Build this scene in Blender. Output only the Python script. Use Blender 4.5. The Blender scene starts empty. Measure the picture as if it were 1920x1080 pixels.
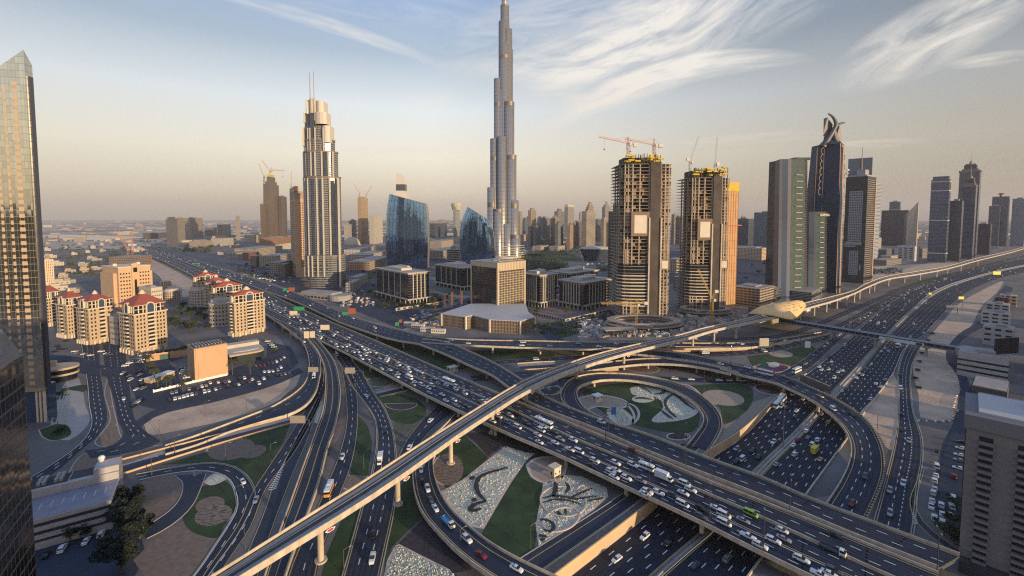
import bpy,math,random
from mathutils import Vector,Matrix
from mathutils.geometry import tessellate_polygon
R=math.radians
random.seed(7)
SC=bpy.context.scene
COL=SC.collection
# -- camera
H=120.0;F=840.0;CX=945.5;CY=458.0;PITCH=math.atan((CY-409.5)/F)
CAM_Y=0.0
cam=bpy.data.cameras.new('camera');camo=bpy.data.objects.new('camera',cam);COL.objects.link(camo)
camo.location=(0,0,H);camo.rotation_euler=(math.pi/2-PITCH,0,0)
cam.sensor_width=36;cam.lens=F/1920*36
cam.shift_x=(960-CX)/1920;cam.shift_y=-(540-CY)/1920
cam.clip_start=1.0;cam.clip_end=90000
SC.camera=camo
# -- light
SUN_EL=8.0
SUN_AZ=48.0
sd=Vector((math.sin(R(SUN_AZ))*math.cos(R(SUN_EL)),-math.cos(R(SUN_AZ))*math.cos(R(SUN_EL)),math.sin(R(SUN_EL))))
sun=bpy.data.lights.new('sun','SUN');sun.energy=5.0;sun.angle=R(0.6);sun.color=(1.0,0.76,0.47)
suno=bpy.data.objects.new('sun',sun);COL.objects.link(suno)
suno.rotation_euler=sd.to_track_quat('Z','Y').to_euler()
W=bpy.data.worlds.new('World');SC.world=W;W.use_nodes=True
nt=W.node_tree;nt.nodes.clear()
def N(t,**k):
 n=nt.nodes.new(t)
 for a,b in k.items():setattr(n,a,b)
 return n
def L(a,b):nt.links.new(a,b)
out=N('ShaderNodeOutputWorld');bg=N('ShaderNodeBackground');L(bg.outputs[0],out.inputs[0])
sky=N('ShaderNodeTexSky',sky_type='NISHITA');sky.sun_disc=False
sky.sun_elevation=R(SUN_EL);sky.sun_rotation=math.atan2(sd.x,sd.y)
sky.altitude=120;sky.air_density=1.0;sky.dust_density=1.6;sky.ozone_density=1.5
bg.inputs[1].default_value=0.10
tc=N('ShaderNodeTexCoord')
sep=N('ShaderNodeSeparateXYZ');L(tc.outputs['Generated'],sep.inputs[0])
def M(op,a,b=None,c=None):
 n=N('ShaderNodeMath',operation=op)
 for i,v in enumerate((a,b,c)):
  if v is None:continue
  if isinstance(v,(int,float)):n.inputs[i].default_value=v
  else:L(v,n.inputs[i])
 return n.outputs[0]
def MIX(f,a,b,mode='MIX'):
 n=N('ShaderNodeMix',data_type='RGBA',blend_type=mode)
 for s,v in((n.inputs[0],f),(n.inputs[6],a),(n.inputs[7],b)):
  if isinstance(v,(int,float)):s.default_value=v
  elif isinstance(v,tuple):s.default_value=(*v,1)
  else:L(v,s)
 return n.outputs[2]
def RAMP(f,pts,col=False):
 n=N('ShaderNodeValToRGB');e=n.color_ramp.elements
 while len(e)<len(pts):e.new(0.5)
 for i,(p,c)in enumerate(pts):
  e[i].position=p;e[i].color=(*c,1)if isinstance(c,tuple)else(c,c,c,1)
 L(f,n.inputs[0]);return n.outputs[0]
zc=M('MAXIMUM',sep.outputs[2],0.0)
grad=RAMP(zc,[(0.0,(6.0,4.9,3.7)),(0.05,(8.2,7.0,5.2)),(0.13,(9.8,9.0,7.3)),(0.23,(8.2,8.7,8.9)),(0.33,(4.2,5.3,6.5)),(0.5,(2.4,4.0,7.2)),(1.0,(2.0,3.7,7.6))],True)
azr=RAMP(M('MULTIPLY_ADD',sep.outputs[0],0.5,0.5),[(0.1,0.93),(0.42,1.12),(0.6,0.90),(0.88,0.48)])
g2=MIX(1.0,grad,azr,'MULTIPLY')
dt=N('ShaderNodeVectorMath',operation='DOT_PRODUCT');L(tc.outputs['Generated'],dt.inputs[0]);dt.inputs[1].default_value=sd
glow=MIX(M('POWER',M('MAXIMUM',dt.outputs['Value'],0.0),5.0),(0,0,0),(5.0,3.2,1.7))
base=MIX(1.0,MIX(0.8,sky.outputs[0],g2),glow,'ADD')
yy=M('MAXIMUM',sep.outputs[1],0.05)
cu=M('DIVIDE',sep.outputs[0],yy);cv=M('DIVIDE',sep.outputs[2],yy)
def cirrus(px,py,ang,a,b,fx,fy,lo,hi,amt,seed,warp=0.25):
 u0=(px-CX)/F;v0=(409.5-py)/F;ca,sa=math.cos(R(ang)),math.sin(R(ang))
 du=M('SUBTRACT',cu,u0);dv=M('SUBTRACT',cv,v0)
 p=M('ADD',M('MULTIPLY',du,ca),M('MULTIPLY',dv,sa))
 q=M('SUBTRACT',M('MULTIPLY',dv,ca),M('MULTIPLY',du,sa))
 q=M('ADD',q,M('MULTIPLY',M('MULTIPLY',p,p),BEND[0]))
 pa=M('DIVIDE',p,a/F);qb=M('DIVIDE',q,b/F)
 d=M('ADD',M('MULTIPLY',pa,pa),M('MULTIPLY',qb,qb))
 mk=RAMP(d,[(0.0,1.0),(0.35,0.75),(1.0,0.0)])
 c=N('ShaderNodeCombineXYZ');L(M('MULTIPLY',p,fx),c.inputs[0]);L(M('MULTIPLY',q,fy),c.inputs[1]);c.inputs[2].default_value=seed
 n=N('ShaderNodeTexNoise');n.inputs['Scale'].default_value=1.0;n.inputs['Detail'].default_value=9;n.inputs['Roughness'].default_value=0.62;n.inputs['Distortion'].default_value=warp
 L(c.outputs[0],n.inputs['Vector'])
 t=RAMP(n.outputs[0],[(lo,0.0),(hi,1.0)])
 return M('MULTIPLY',M('MULTIPLY',mk,t),amt)
BEND=[0.0]
cl=[]
BEND[0]=-0.9;cl.append(cirrus(1190,118,20,290,82,5,20,0.36,0.66,0.92,1.3,0.6))
BEND[0]=0.5;cl.append(cirrus(1235,148,16,280,28,4,34,0.30,0.58,0.9,7.7,0.5))
BEND[0]=0.0;cl.append(cirrus(1060,70,12,260,95,4,18,0.36,0.80,0.8,2.9,0.9))
cl.append(cirrus(1330,20,25,420,110,4,18,0.36,0.80,0.85,4.1,0.7))
cl.append(cirrus(1735,72,26,220,66,6,24,0.33,0.68,0.95,5.2,0.5))
cl.append(cirrus(1840,118,8,90,14,6,36,0.3,0.6,0.7,6.6,0.3))
BEND[0]=0.15;cl.append(cirrus(620,55,-17,260,15,5,50,0.3,0.66,0.55,9.1,0.3))
BEND[0]=0.0;cl.append(cirrus(760,40,-10,300,60,4,22,0.45,0.85,0.4,9.9,0.6))
cl.append(cirrus(900,280,4,420,36,4,40,0.44,0.8,0.45,11.0,0.4))
cl.append(cirrus(800,195,10,60,22,8,40,0.4,0.7,0.45,12.4,0.6))
cl.append(cirrus(1630,272,3,110,10,5,60,0.35,0.6,0.55,13.0,0.3))
cl.append(cirrus(1400,262,4,180,12,5,60,0.4,0.66,0.35,14.0,0.3))
tot=cl[0]
for c_ in cl[1:]:tot=M('ADD',tot,c_)
tot=M('MINIMUM',tot,0.92)
ccol=MIX(RAMP(zc,[(0.0,0.0),(0.3,1.0)]),(7.6,6.2,4.8),(8.7,8.3,7.7))
L(MIX(tot,base,ccol),bg.inputs[0])
# -- render settings
SC.view_settings.view_transform='Standard';SC.view_settings.look='None'
SC.view_settings.exposure=0.16;SC.view_settings.gamma=1.0
SC.render.engine='CYCLES'
SC.cycles.use_denoising=False
try:
 SC.cycles.denoiser='OPENIMAGEDENOISE';SC.cycles.denoising_prefilter='ACCURATE'
except Exception:pass
SC.cycles.filter_width=1.2;SC.cycles.sample_clamp_indirect=2.5;SC.cycles.max_bounces=6;SC.cycles.diffuse_bounces=2;SC.cycles.glossy_bounces=3;SC.cycles.transmission_bounces=2
SC.cycles.volume_bounces=0;SC.cycles.caustics_reflective=False;SC.cycles.caustics_refractive=False
SC.cycles.use_adaptive_sampling=False
# -- helpers
FW=Vector((0,math.cos(PITCH),-math.sin(PITCH)));UP=Vector((0,math.sin(PITCH),math.cos(PITCH)))
def P(px,py,z=0.0):
 """where the line of sight through a point of the photograph meets the level z"""
 d=Vector(((px-CX)/F,0,0))+UP*(-(py-CY)/F)+FW
 t=(z-H)/d.z
 return Vector((d.x*t,d.y*t,z))
def HT(px,py,base):
 """height at which the sight line through (px, py) passes over the ground point base"""
 d=Vector(((px-CX)/F,0,0))+UP*(-(py-CY)/F)+FW
 t=base.y/d.y
 return H+d.z*t
def MPP(p):
 return(p.y*FW.y+(p.z-H)*FW.z)/F
class MB:
 def __init__(s):s.v=[];s.f=[];s.m=[]
 def face(s,pts,m=0):
  i=len(s.v);s.v.extend([tuple(p)for p in pts]);s.f.append(tuple(range(i,i+len(pts))));s.m.append(m)
 def box(s,cx,cy,z0,sx,sy,sz,yaw=0.0,m=0,bottom=False):
  c,sn=math.cos(yaw),math.sin(yaw);i=len(s.v)
  for z in(z0,z0+sz):
   for a,b in((-.5,-.5),(.5,-.5),(.5,.5),(-.5,.5)):
    x,y=a*sx,b*sy
    s.v.append((cx+x*c-y*sn,cy+x*sn+y*c,z))
  fs=[(4,5,6,7),(0,1,5,4),(1,2,6,5),(2,3,7,6),(3,0,4,7)]
  if bottom:fs.append((3,2,1,0))
  for f in fs:s.f.append(tuple(i+k for k in f));s.m.append(m)
 def prism(s,poly,z0,z1,m=0,mt=None,top=True,bottom=False,cap_scale=None):
  n=len(poly);i=len(s.v)
  A=sum(poly[k][0]*poly[(k+1)%n][1]-poly[(k+1)%n][0]*poly[k][1]for k in range(n))
  if A<0:poly=list(reversed(poly))
  for p in poly:s.v.append((p[0],p[1],z0))
  if cap_scale is not None:
   cx=sum(p[0]for p in poly)/n;cy=sum(p[1]for p in poly)/n
   for p in poly:s.v.append((cx+(p[0]-cx)*cap_scale,cy+(p[1]-cy)*cap_scale,z1))
  else:
   for p in poly:s.v.append((p[0],p[1],z1))
  for k in range(n):
   k2=(k+1)%n;s.f.append((i+k,i+k2,i+n+k2,i+n+k));s.m.append(m)
  if top:s.f.append(tuple(range(i+n,i+2*n)));s.m.append(m if mt is None else mt)
  if bottom:s.f.append(tuple(range(i+n-1,i-1,-1)));s.m.append(m)
 def tube(s,a,b,r0,r1=None,n=8,m=0,caps=True):
  a=Vector(a);b=Vector(b);r1=r0 if r1 is None else r1
  d=(b-a).normalized();u=d.orthogonal().normalized();w=d.cross(u);i=len(s.v)
  for p,r in((a,r0),(b,r1)):
   for k in range(n):
    t=2*math.pi*k/n;s.v.append(tuple(p+u*(r*math.cos(t))+w*(r*math.sin(t))))
  for k in range(n):
   k2=(k+1)%n;s.f.append((i+k,i+k2,i+n+k2,i+n+k));s.m.append(m)
  if caps:
   s.f.append(tuple(range(i+n,i+2*n)));s.m.append(m);s.f.append(tuple(range(i+n-1,i-1,-1)));s.m.append(m)
 def lathe(s,prof,cx=0,cy=0,n=16,m=0,sx=1,sy=1,yaw=0,cap=True):
  i=len(s.v);c,sn=math.cos(yaw),math.sin(yaw)
  for r,z in prof:
   for k in range(n):
    t=2*math.pi*k/n;x,y=r*sx*math.cos(t),r*sy*math.sin(t)
    s.v.append((cx+x*c-y*sn,cy+x*sn+y*c,z))
  for j in range(len(prof)-1):
   for k in range(n):
    k2=(k+1)%n;s.f.append((i+j*n+k,i+j*n+k2,i+(j+1)*n+k2,i+(j+1)*n+k));s.m.append(m)
  j=len(prof)-1
  if cap and prof[j][0]>0.01:s.f.append(tuple(i+j*n+k for k in range(n)));s.m.append(m)
 def grid(s,rows,m=0):
  i=len(s.v);n=len(rows[0])
  for r in rows:s.v.extend([tuple(p)for p in r])
  for a in range(len(rows)-1):
   for b in range(n-1):
    s.f.append((i+a*n+b,i+a*n+b+1,i+(a+1)*n+b+1,i+(a+1)*n+b));s.m.append(m)
 def polytop(s,loops,z,m=0):
  vs=[[Vector((p[0],p[1],0))for p in l]for l in loops]
  flat=[p for l in vs for p in l];i=len(s.v)
  for p in flat:s.v.append((p.x,p.y,z))
  for t in tessellate_polygon(vs):
   a,b,c=(flat[k]for k in t)
   if(b-a).cross(c-a).z<0:t=(t[0],t[2],t[1])
   s.f.append(tuple(i+k for k in t));s.m.append(m)
 def mesh(s,name,mats,smooth=False):
  me=bpy.data.meshes.new(name);me.from_pydata(s.v,[],s.f)
  for q in(mats if isinstance(mats,(list,tuple))else[mats]):me.materials.append(q)
  if any(s.m):me.polygons.foreach_set('material_index',s.m)
  if smooth:me.polygons.foreach_set('use_smooth',[True]*len(s.f))
  me.update();return me
 def build(s,name,mats,parent=None,smooth=False,loc=None):
  o=bpy.data.objects.new(name,s.mesh(name,mats,smooth));COL.objects.link(o)
  if parent is not None:
   o.parent=parent
  if loc is not None:o.location=loc
  return o
def put(name,me,parent=None,loc=(0,0,0),rz=0.0,scale=None):
 o=bpy.data.objects.new(name,me);COL.objects.link(o)
 if parent is not None:o.parent=parent
 o.location=loc;o.rotation_euler=(0,0,rz)
 if scale is not None:o.scale=scale
 return o
def tag(o,label,cat,group=None,kind=None):
 if label:o['label']=label
 if cat:o['category']=cat
 if group:o['group']=group
 if kind:o['kind']=kind
 return o
def thing(name,label,cat,loc=(0,0,0),rz=0.0,group=None):
 o=bpy.data.objects.new(name,None);COL.objects.link(o)
 o.location=loc;o.rotation_euler=(0,0,rz);o.empty_display_size=1
 return tag(o,label,cat,group)
def struct(o):o['kind']='structure';return o
KIDS={}
def copy_tree(o,label,loc,rz,group=None):
 c=o.copy();COL.objects.link(c);c.location=loc;c.rotation_euler=(0,0,rz);c['label']=label
 if group:c['group']=group
 def rec(src,dst):
  for ch in src.children:
   d=ch.copy();COL.objects.link(d);d.parent=dst;rec(ch,d)
 rec(o,c);return c
# -- materials
def mat(name,col,rough=0.7,metal=0.0,spec=0.5,var=0.0,scale=0.2,bump=0.0,bscale=1.0,col2=None,detail=4,emit=None,coord='world',stretch=None,thr=(0.3,0.7)):
 m=bpy.data.materials.new(name);m.use_nodes=True;t=m.node_tree;b=t.nodes['Principled BSDF']
 b.inputs['Base Color'].default_value=(*col,1);b.inputs['Roughness'].default_value=rough;b.inputs['Metallic'].default_value=metal
 b.inputs['Specular IOR Level'].default_value=spec
 if emit:b.inputs['Emission Color'].default_value=(*emit[0],1);b.inputs['Emission Strength'].default_value=emit[1]
 if var or col2 or bump:
  if coord=='world':
   g=t.nodes.new('ShaderNodeNewGeometry');vec=g.outputs['Position']
  else:
   g=t.nodes.new('ShaderNodeTexCoord');vec=g.outputs['Object']
  if stretch:
   mp=t.nodes.new('ShaderNodeMapping');mp.inputs['Scale'].default_value=stretch;t.links.new(vec,mp.inputs[0]);vec=mp.outputs[0]
  n=t.nodes.new('ShaderNodeTexNoise');n.inputs['Scale'].default_value=scale;n.inputs['Detail'].default_value=detail;n.inputs['Roughness'].default_value=0.6
  t.links.new(vec,n.inputs['Vector'])
  r=t.nodes.new('ShaderNodeValToRGB');t.links.new(n.outputs[0],r.inputs[0])
  c1=tuple(c*(1-var)for c in col);c2=col2 if col2 else tuple(min(1,c*(1+var))for c in col)
  r.color_ramp.elements[0].position=thr[0];r.color_ramp.elements[1].position=thr[1]
  r.color_ramp.elements[0].color=(*c1,1);r.color_ramp.elements[1].color=(*c2,1)
  t.links.new(r.outputs[0],b.inputs['Base Color'])
  if bump:
   n2=t.nodes.new('ShaderNodeTexNoise');n2 .inputs['Scale'].default_value=bscale;n2 .inputs['Detail'].default_value=3;t.links.new(vec,n2 .inputs['Vector'])
   bp=t.nodes.new('ShaderNodeBump');bp.inputs['Strength'].default_value=bump;bp.inputs['Distance'].default_value=0.3
   t.links.new(n2 .outputs[0],bp.inputs['Height']);t.links.new(bp.outputs[0],b.inputs['Normal'])
 return m
ASPH=mat('asphalt',(.026,.034,.056),.7,spec=.35,var=.30,scale=.05,detail=10)
ASPH2=mat('worn_asphalt',(.042,.050,.072),.8,spec=.25,var=.25,scale=.06,detail=8)
CONC=mat('pale_concrete',(.52,.44,.34),.8,var=.24,scale=.35,detail=9,stretch=(1,1,.35))
CONC2=mat('grey_concrete',(.34,.31,.28),.85,var=.2,scale=.15,detail=6)
WHITE=mat('white_paint',(.78,.76,.72),.6)
YELL=mat('yellow_paint',(.62,.42,.12),.6)
SAND=mat('sand',(.52,.375,.26),.95,var=.30,scale=.06,detail=12,bump=.6,bscale=.5)
EARTH=mat('city_ground',(.145,.130,.122),.95,var=.45,scale=.02,detail=12,bump=.3,bscale=.5)
GRASS=mat('lawn',(.022,.054,.014),.9,var=.5,scale=.09,detail=12,bump=.3,bscale=3,col2=(.042,.078,.022))
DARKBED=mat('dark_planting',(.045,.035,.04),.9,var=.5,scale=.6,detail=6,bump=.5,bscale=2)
GRAVEL=mat('brown_gravel',(.20,.145,.11),.95,var=.25,scale=.5,detail=6)
PURPLE=mat('purple_flowers',(.16,.035,.08),.9,var=.5,scale=.8)
PAVER=mat('pink_paving',(.21,.155,.145),.85,var=.2,scale=.2)
KERB=mat('kerb_stone',(.42,.38,.33),.8)
PALEPAVE=mat('pale_paving',(.40,.36,.33),.8,var=.12,scale=.2)
# -- roads
WORN=mat('tyre_worn_asphalt',(.016,.022,.038),.65,spec=.3,var=.45,scale=.12,detail=8)
DARKJ=mat('expansion_joint',(.022,.022,.026),.8)
def smooth_poly(pts,n):
 """Catmull-Rom through world points, resampled to n points by length"""
 if len(pts)==2:dense=[pts[0].lerp(pts[1],i/40)for i in range(41)]
 else:
  dense=[]
  q=[pts[0]*2-pts[1]]+list(pts)+[pts[-1]*2-pts[-2]]
  for i in range(1,len(q)-2):
   p0,p1,p2,p3=q[i-1],q[i],q[i+1],q[i+2]
   t0=0;t1=t0+max((p1-p0).length,1e-3)**.5;t2=t1+max((p2-p1).length,1e-3)**.5;t3=t2+max((p3-p2).length,1e-3)**.5
   for k in range(14):
    t=t1+(t2-t1)*k/14
    a1=p0*((t1-t)/(t1-t0))+p1*((t-t0)/(t1-t0));a2=p1*((t2-t)/(t2-t1))+p2*((t-t1)/(t2-t1));a3=p2*((t3-t)/(t3-t2))+p3*((t-t2)/(t3-t2))
    b1=a1*((t2-t)/(t2-t0))+a2*((t-t0)/(t2-t0));b2=a2*((t3-t)/(t3-t1))+a3*((t-t1)/(t3-t1))
    dense.append(b1*((t2-t)/(t2-t1))+b2*((t-t1)/(t2-t1)))
  dense.append(pts[-1].copy())
 s=[0.0]
 for a,b in zip(dense,dense[1:]):s.append(s[-1]+(b-a).length)
 res=[];j=0
 for i in range(n):
  t=s[-1]*i/(n-1)
  while j<len(s)-2 and s[j+1]<t:j+=1
  f=(t-s[j])/max(s[j+1]-s[j],1e-6);res.append(dense[j].lerp(dense[j+1],min(max(f,0),1)))
 return res
def edge(pts,z,dz=0.0):
 """photo points (x, y[, z]) -> world points at road level; dz: the measured line lies dz above the road (a parapet top)"""
 res=[]
 for p in pts:
  zz=p[2]if len(p)>2 else z
  w=P(p[0],p[1],zz+dz);w.z=zz;res.append(w)
 return res
def plen(pts):return sum((b-a).length for a,b in zip(pts,pts[1:]))
def lane_at(Lp,Rp,f):return[a.lerp(b,f)for a,b in zip(Lp,Rp)]
def strip(mb,pts,w,dz,m,a=None,b=None):
 """a painted line of width w along pts"""
 n=len(pts);prev=None
 for i in range(n):
  d=(pts[min(i+1,n-1)]-pts[max(i-1,0)]);d.z=0
  if d.length<1e-6:continue
  d.normalize();s=Vector((-d.y,d.x,0))*(w/2);up=Vector((0,0,dz))
  cur=(pts[i]+s+up,pts[i]-s+up)
  if prev:mb.face([prev[1],cur[1],cur[0],prev[0]],m)
  prev=cur
def dashes(mb,pts,w,dz,m,on,off,t0=0.0,t1=1.0):
 s=[0.0]
 for a,b in zip(pts,pts[1:]):s.append(s[-1]+(b-a).length)
 def at(t):
  j=0
  lo,hi=0,len(s)-1
  while hi-lo>1:
   k=(lo+hi)//2
   if s[k]<=t:lo=k
   else:hi=k
  f=(t-s[lo])/max(s[lo+1]-s[lo],1e-6);return pts[lo].lerp(pts[lo+1],f)
 t=s[-1]*t0
 while t+on<s[-1]*t1:
  a,b=at(t),at(t+on);d=b-a;d.z=0;d.normalize();q=Vector((-d.y,d.x,0))*(w/2);up=Vector((0,0,dz))
  mb.face([a-q+up,b-q+up,b+q+up,a+q+up],m);t+=on+off
def wall_strip(mb,pts,w,z0,z1,m=0,side=1):
 """a low wall w thick standing along pts, from z0 below to z1 above the line (side: which side it grows to)"""
 n=len(pts);rows=[]
 for i in range(n):
  d=(pts[min(i+1,n-1)]-pts[max(i-1,0)]);d.z=0;d.normalize();q=Vector((-d.y,d.x,0))*(w*side);p=pts[i]
  a0=z0(p)if callable(z0)else p.z+z0
  top=p.z+z1;lo=min(a0,top-.05)
  rows.append([Vector((p.x,p.y,lo)),Vector((p.x,p.y,top)),Vector((p.x+q.x,p.y+q.y,top)),Vector((p.x+q.x,p.y+q.y,lo)),Vector((p.x,p.y,lo))])
 if side>0:mb.grid(rows,m)
 else:mb.grid([list(reversed(r))for r in rows],m)
 for r in(rows[0],rows[-1]):mb.face(r[:4],m)
ROADS={}
ZL=[0.02]
PIERLOG=[]
def road(name,label,A,B,z=0.0,lanes=(),solids=((.05,0),(.95,0)),on=3.2,off=6.5,bridge=False,par=(1,1),n=None,cat='flyover',pier_step=32,pier_from=0.0,pier_to=1.0,wide=0.28,asph=None,dz=None,parh=.95,thick=1.5,ground=None,dash_rng=(0,1),pier_ts=None,pierw=0.45,key=None,kerbs=False):
 dz=(parh if bridge else 0.0)if dz is None else dz
 ea,eb=edge(A,z,dz),edge(B,z,dz)
 n=n or max(12,min(90,int(max(plen(ea),plen(eb))/6)))
 Lp,Rp=smooth_poly(ea,n),smooth_poly(eb,n)
 for i in range(n):
  zz=(Lp[i].z+Rp[i].z)/2;Lp[i].z=zz;Rp[i].z=zz
 if not bridge:
  ZL[0]+=0.006
  for p in Lp+Rp:p.z+=ZL[0]
 ROADS[key or name+str(len(ROADS))]=(Lp,Rp)
 mb=MB();asph=asph or ASPH
 k=4
 mb.grid([[a.lerp(b,j/k)for j in range(k+1)]for a,b in zip(Lp,Rp)],0)
 f=mb.f[0];v=[Vector(mb.v[i])for i in f]
 if(v[1]-v[0]).cross(v[2]-v[0]).z<0:mb.f=[tuple(reversed(q))for q in mb.f];flip=True
 else:flip=False
 mk=mb if not bridge else MB()
 for fr in lanes:
  if isinstance(fr,tuple):fr,on_,off_,m_=fr
  else:on_,off_,m_=on,off,1
  dashes(mk,lane_at(Lp,Rp,fr),wide,.012,m_,on_,off_,*dash_rng)
 fl_=sorted(q[0]if isinstance(q,tuple)else q for q in lanes)
 if fl_:
  fl_=[.04]+fl_+[.96]
  for p_,q_ in zip(fl_,fl_[1:]):
   for e_ in(.28,.72):strip(mk,lane_at(Lp,Rp,p_+(q_-p_)*e_),.75,.006,4 if not bridge else 5)
 for fr,c in solids:
  strip(mk,lane_at(Lp,Rp,fr),.26,.010,2 if c==0 else 1)
 mats=[asph,WHITE,YELL,KERB,WORN]
 if not bridge:
  if kerbs:
   wall_strip(mk,Lp,.35,-.05,.14,3,-1 if flip else 1);wall_strip(mk,Rp,.35,-.05,.14,3,1 if flip else-1)
  o=mb.build(name,mats);tag(o,label,None);struct(o);return o
 th=thing(name,label,cat)
 sgn=1 if flip else-1
 rows=[]
 for a,b in zip(Lp,Rp):
  g=lambda f,d:a.lerp(b,f)-Vector((0,0,d))
  rows.append([g(0,.25),g(0,.5),g(.15,.6),g(.24,thick),g(.76,thick),g(.85,.6),g(1,.5),g(1,.25)])
 bm=MB();bm.grid(rows,3)
 i0=len(mb.v);mb.v+=bm.v;mb.f+=[tuple(i0+q for q in ff)for ff in bm.f];mb.m+=bm.m
 tot_=plen(Lp);q_=0.5
 while q_*30<tot_:
  j=min(int(q_*30/tot_*(n-1)),n-2);a_,b_=Lp[j],Rp[j];u_=(Lp[j+1]-a_).normalized()*.45;e_=Vector((0,0,.006));mb.face([a_+e_,a_+u_+e_,b_+u_+e_,b_+e_],4);q_+=1
 mb.build('road_deck',mats[:3]+[CONC,DARKJ],th)
 if mk.f:mk.build('lane_marking',mats[:3]+[CONC,DARKJ,WORN],th)
 for side,pts in((0,Lp),(1,Rp)):
  if not par[side]:continue
  pm=MB();s=(-1 if flip else 1)*(1 if side==0 else-1)
  wall_strip(pm,pts,.4,-.75,parh,0,s);pm.build('parapet',CONC,th)
 if pier_step or pier_ts:
  mid=lane_at(Lp,Rp,.5);tot=plen(mid)
  ts=pier_ts or[(pier_from+(pier_to-pier_from)*(q+.5)/max(1,int(tot*(pier_to-pier_from)/pier_step)))for q in range(max(1,int(tot*(pier_to-pier_from)/pier_step)))]
  for t in ts:
   q=min(int(t*(n-1)),n-2);c=mid[q];w=(Rp[q]-Lp[q]).length;d=(Rp[q]-Lp[q]);yaw=math.atan2(d.y,d.x)
   gz=ground if ground is not None else 0.0
   if c.z-thick-gz<1.2:continue
   pm=MB();k2=1 if w<14 else 2
   for j in range(k2):
    f=.5 if k2==1 else(.28,.72)[j];pc=Lp[q].lerp(Rp[q],f);r=.9
    pm.tube((pc.x,pc.y,gz-.3),(pc.x,pc.y,c.z-thick-1.0),r,r,10)
    pm.tube((pc.x,pc.y,c.z-thick-1.0),(pc.x,pc.y,c.z-thick+.02),r,r*1.9,10)
   pm.box(c.x,c.y,c.z-thick-.55,w*pierw,2.2,.6,yaw,0,True)
   pm.build('pier',CONC,th)
 return th
def area(name,pts,z,m,label=None,n=None,smooth=True,kerb=None,sx=None,stuff=False,world=False,holes=None):
 """a flat sheet of ground cover outlined by photo points"""
 w=pts if world else[P(x,y,z)for x,y in pts]
 if smooth and len(w)>3:
  w2=smooth_poly(w+[w[0]],n or 8*len(w))[:-1]
 else:w2=w
 mb=MB();mb.polytop([w2],z);mats=[m]
 if kerb:
  k,kw=kerb;mats.append(k);strip(mb,w2+[w2[0]],kw,.008,1)
 o=mb.build(name,mats);tag(o,label,None);struct(o)
 if stuff:o['kind']='stuff'
 return o
def oval(px0,py0,px1,py1,wratio,n=36,z=0.0):
 """an ellipse on the ground between two photo points given as the ends of one axis"""
 a,b=P(px0,py0,z),P(px1,py1,z);c=(a+b)/2;u=(b-a)/2;v=Vector((-u.y,u.x,0))*wratio
 return[c+u*math.cos(2*math.pi*k/n)+v*math.sin(2*math.pi*k/n)for k in range(n)]
def ell(cx,cy,rx,ry,rot=0.0,n=36,z=0.0):
 """an outline that reads as this ellipse in the photo, laid on the ground"""
 c,s=math.cos(R(rot)),math.sin(R(rot))
 return[P(cx+rx*math.cos(t)*c-ry*math.sin(t)*s,cy+rx*math.cos(t)*s+ry*math.sin(t)*c,z)for t in(2*math.pi*k/n for k in range(n))]
# -- the ground and the sunken motorway
wallL=[(940,1150),(1037,1076),(1220,937),(1317,851),(1387,806),(1475,727),(1545,674)]
wallR=[(1676,698),(1616,777),(1588,819),(1510,925),(1427,1042),(1370,1120)]
WL=smooth_poly([P(x,y,1.0)for x,y in wallL],60)
for p in WL:p.z=0
WR=smooth_poly([P(x,y,.8)for x,y in wallR],50)
for p in WR:p.z=0
ext=[WL[0]+(WL[0]-WL[4]).normalized()*120,WR[-1]+(WR[-1]-WR[-5]).normalized()*120]
hole=[ext[0]]+WL+WR+[ext[1]]
g=MB();BIG=30000
g.polytop([[(-36000,-600),(36000,-600),(36000,BIG),(-36000,BIG)],hole],0.0)
struct(tag(g.build('ground',EARTH),'pale dusty city ground reaching out to the hazy horizon',None))
def szr_z(y_px,low):
 t=min(max((y_px-702)/100,0),1);t=t*t*(3-2*t);return .1+(low-.1)*t
def szr_edge(pts,low):return[(x,y,szr_z(y,low))for x,y in pts]
def plan(line,low,z1):
 res=[]
 for x,y in line:
  w=P(x,y,z1);w.z=szr_z(y,low);res.append(w)
 return res
_edge=edge
def edge(pts,z,dz=0.0):
 return[p.copy()for p in pts]if isinstance(pts[0],Vector)else _edge(pts,z,dz)
LA=plan(wallL,-4.0,1.0)+[_edge([(x,y,.1)],0)[0]for x,y in((1600,628),(1621,607),(1695,552),(1757,526),(1850,500),(1930,482))]
LB=_edge(szr_edge([(1180,1120),(1240,1062),(1335,980),(1412,885),(1497,805)],-4.0),0)+_edge(szr_edge([(1533,762),(1600,694),(1660,629),(1707,582),(1760,541),(1850,512),(1930,494)],.1),0)
RA=_edge(szr_edge([(1200,1120),(1262,1062),(1356,980),(1432,885),(1512,805)],-3.0),0)+_edge(szr_edge([(1546,762),(1612,694),(1668,629),(1716,582),(1769,544),(1858,514),(1930,498)],.1),0)
RB=plan(list(reversed(wallR)),-3.0,.8)+_edge([(x,y,.1)for x,y in((1698,653),(1733,629),(1753,607),(1800,558),(1822,544),(1868,524),(1930,508))],0)
MOT=mat('dark_asphalt',(.016,.021,.035),.7,spec=.25,var=.32,scale=.05,detail=8)
road('motorway','near carriageway of the sunken motorway, dark asphalt with six lanes of dashes',LA,LB,lanes=[k/6 for k in range(1,6)],solids=((.03,1),(.975,0)),on=3.2,off=7.5,n=110,asph=MOT,key='ML',wide=.34)
road('motorway','far carriageway of the sunken motorway, dark asphalt beside the sand',RA,RB,lanes=[k/6 for k in range(1,6)],solids=((.03,0),(.97,1)),on=3.2,off=7.5,n=110,asph=MOT,key='MR',wide=.34)
Lm,Rm=ROADS['ML'][1],ROADS['MR'][0]
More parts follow.
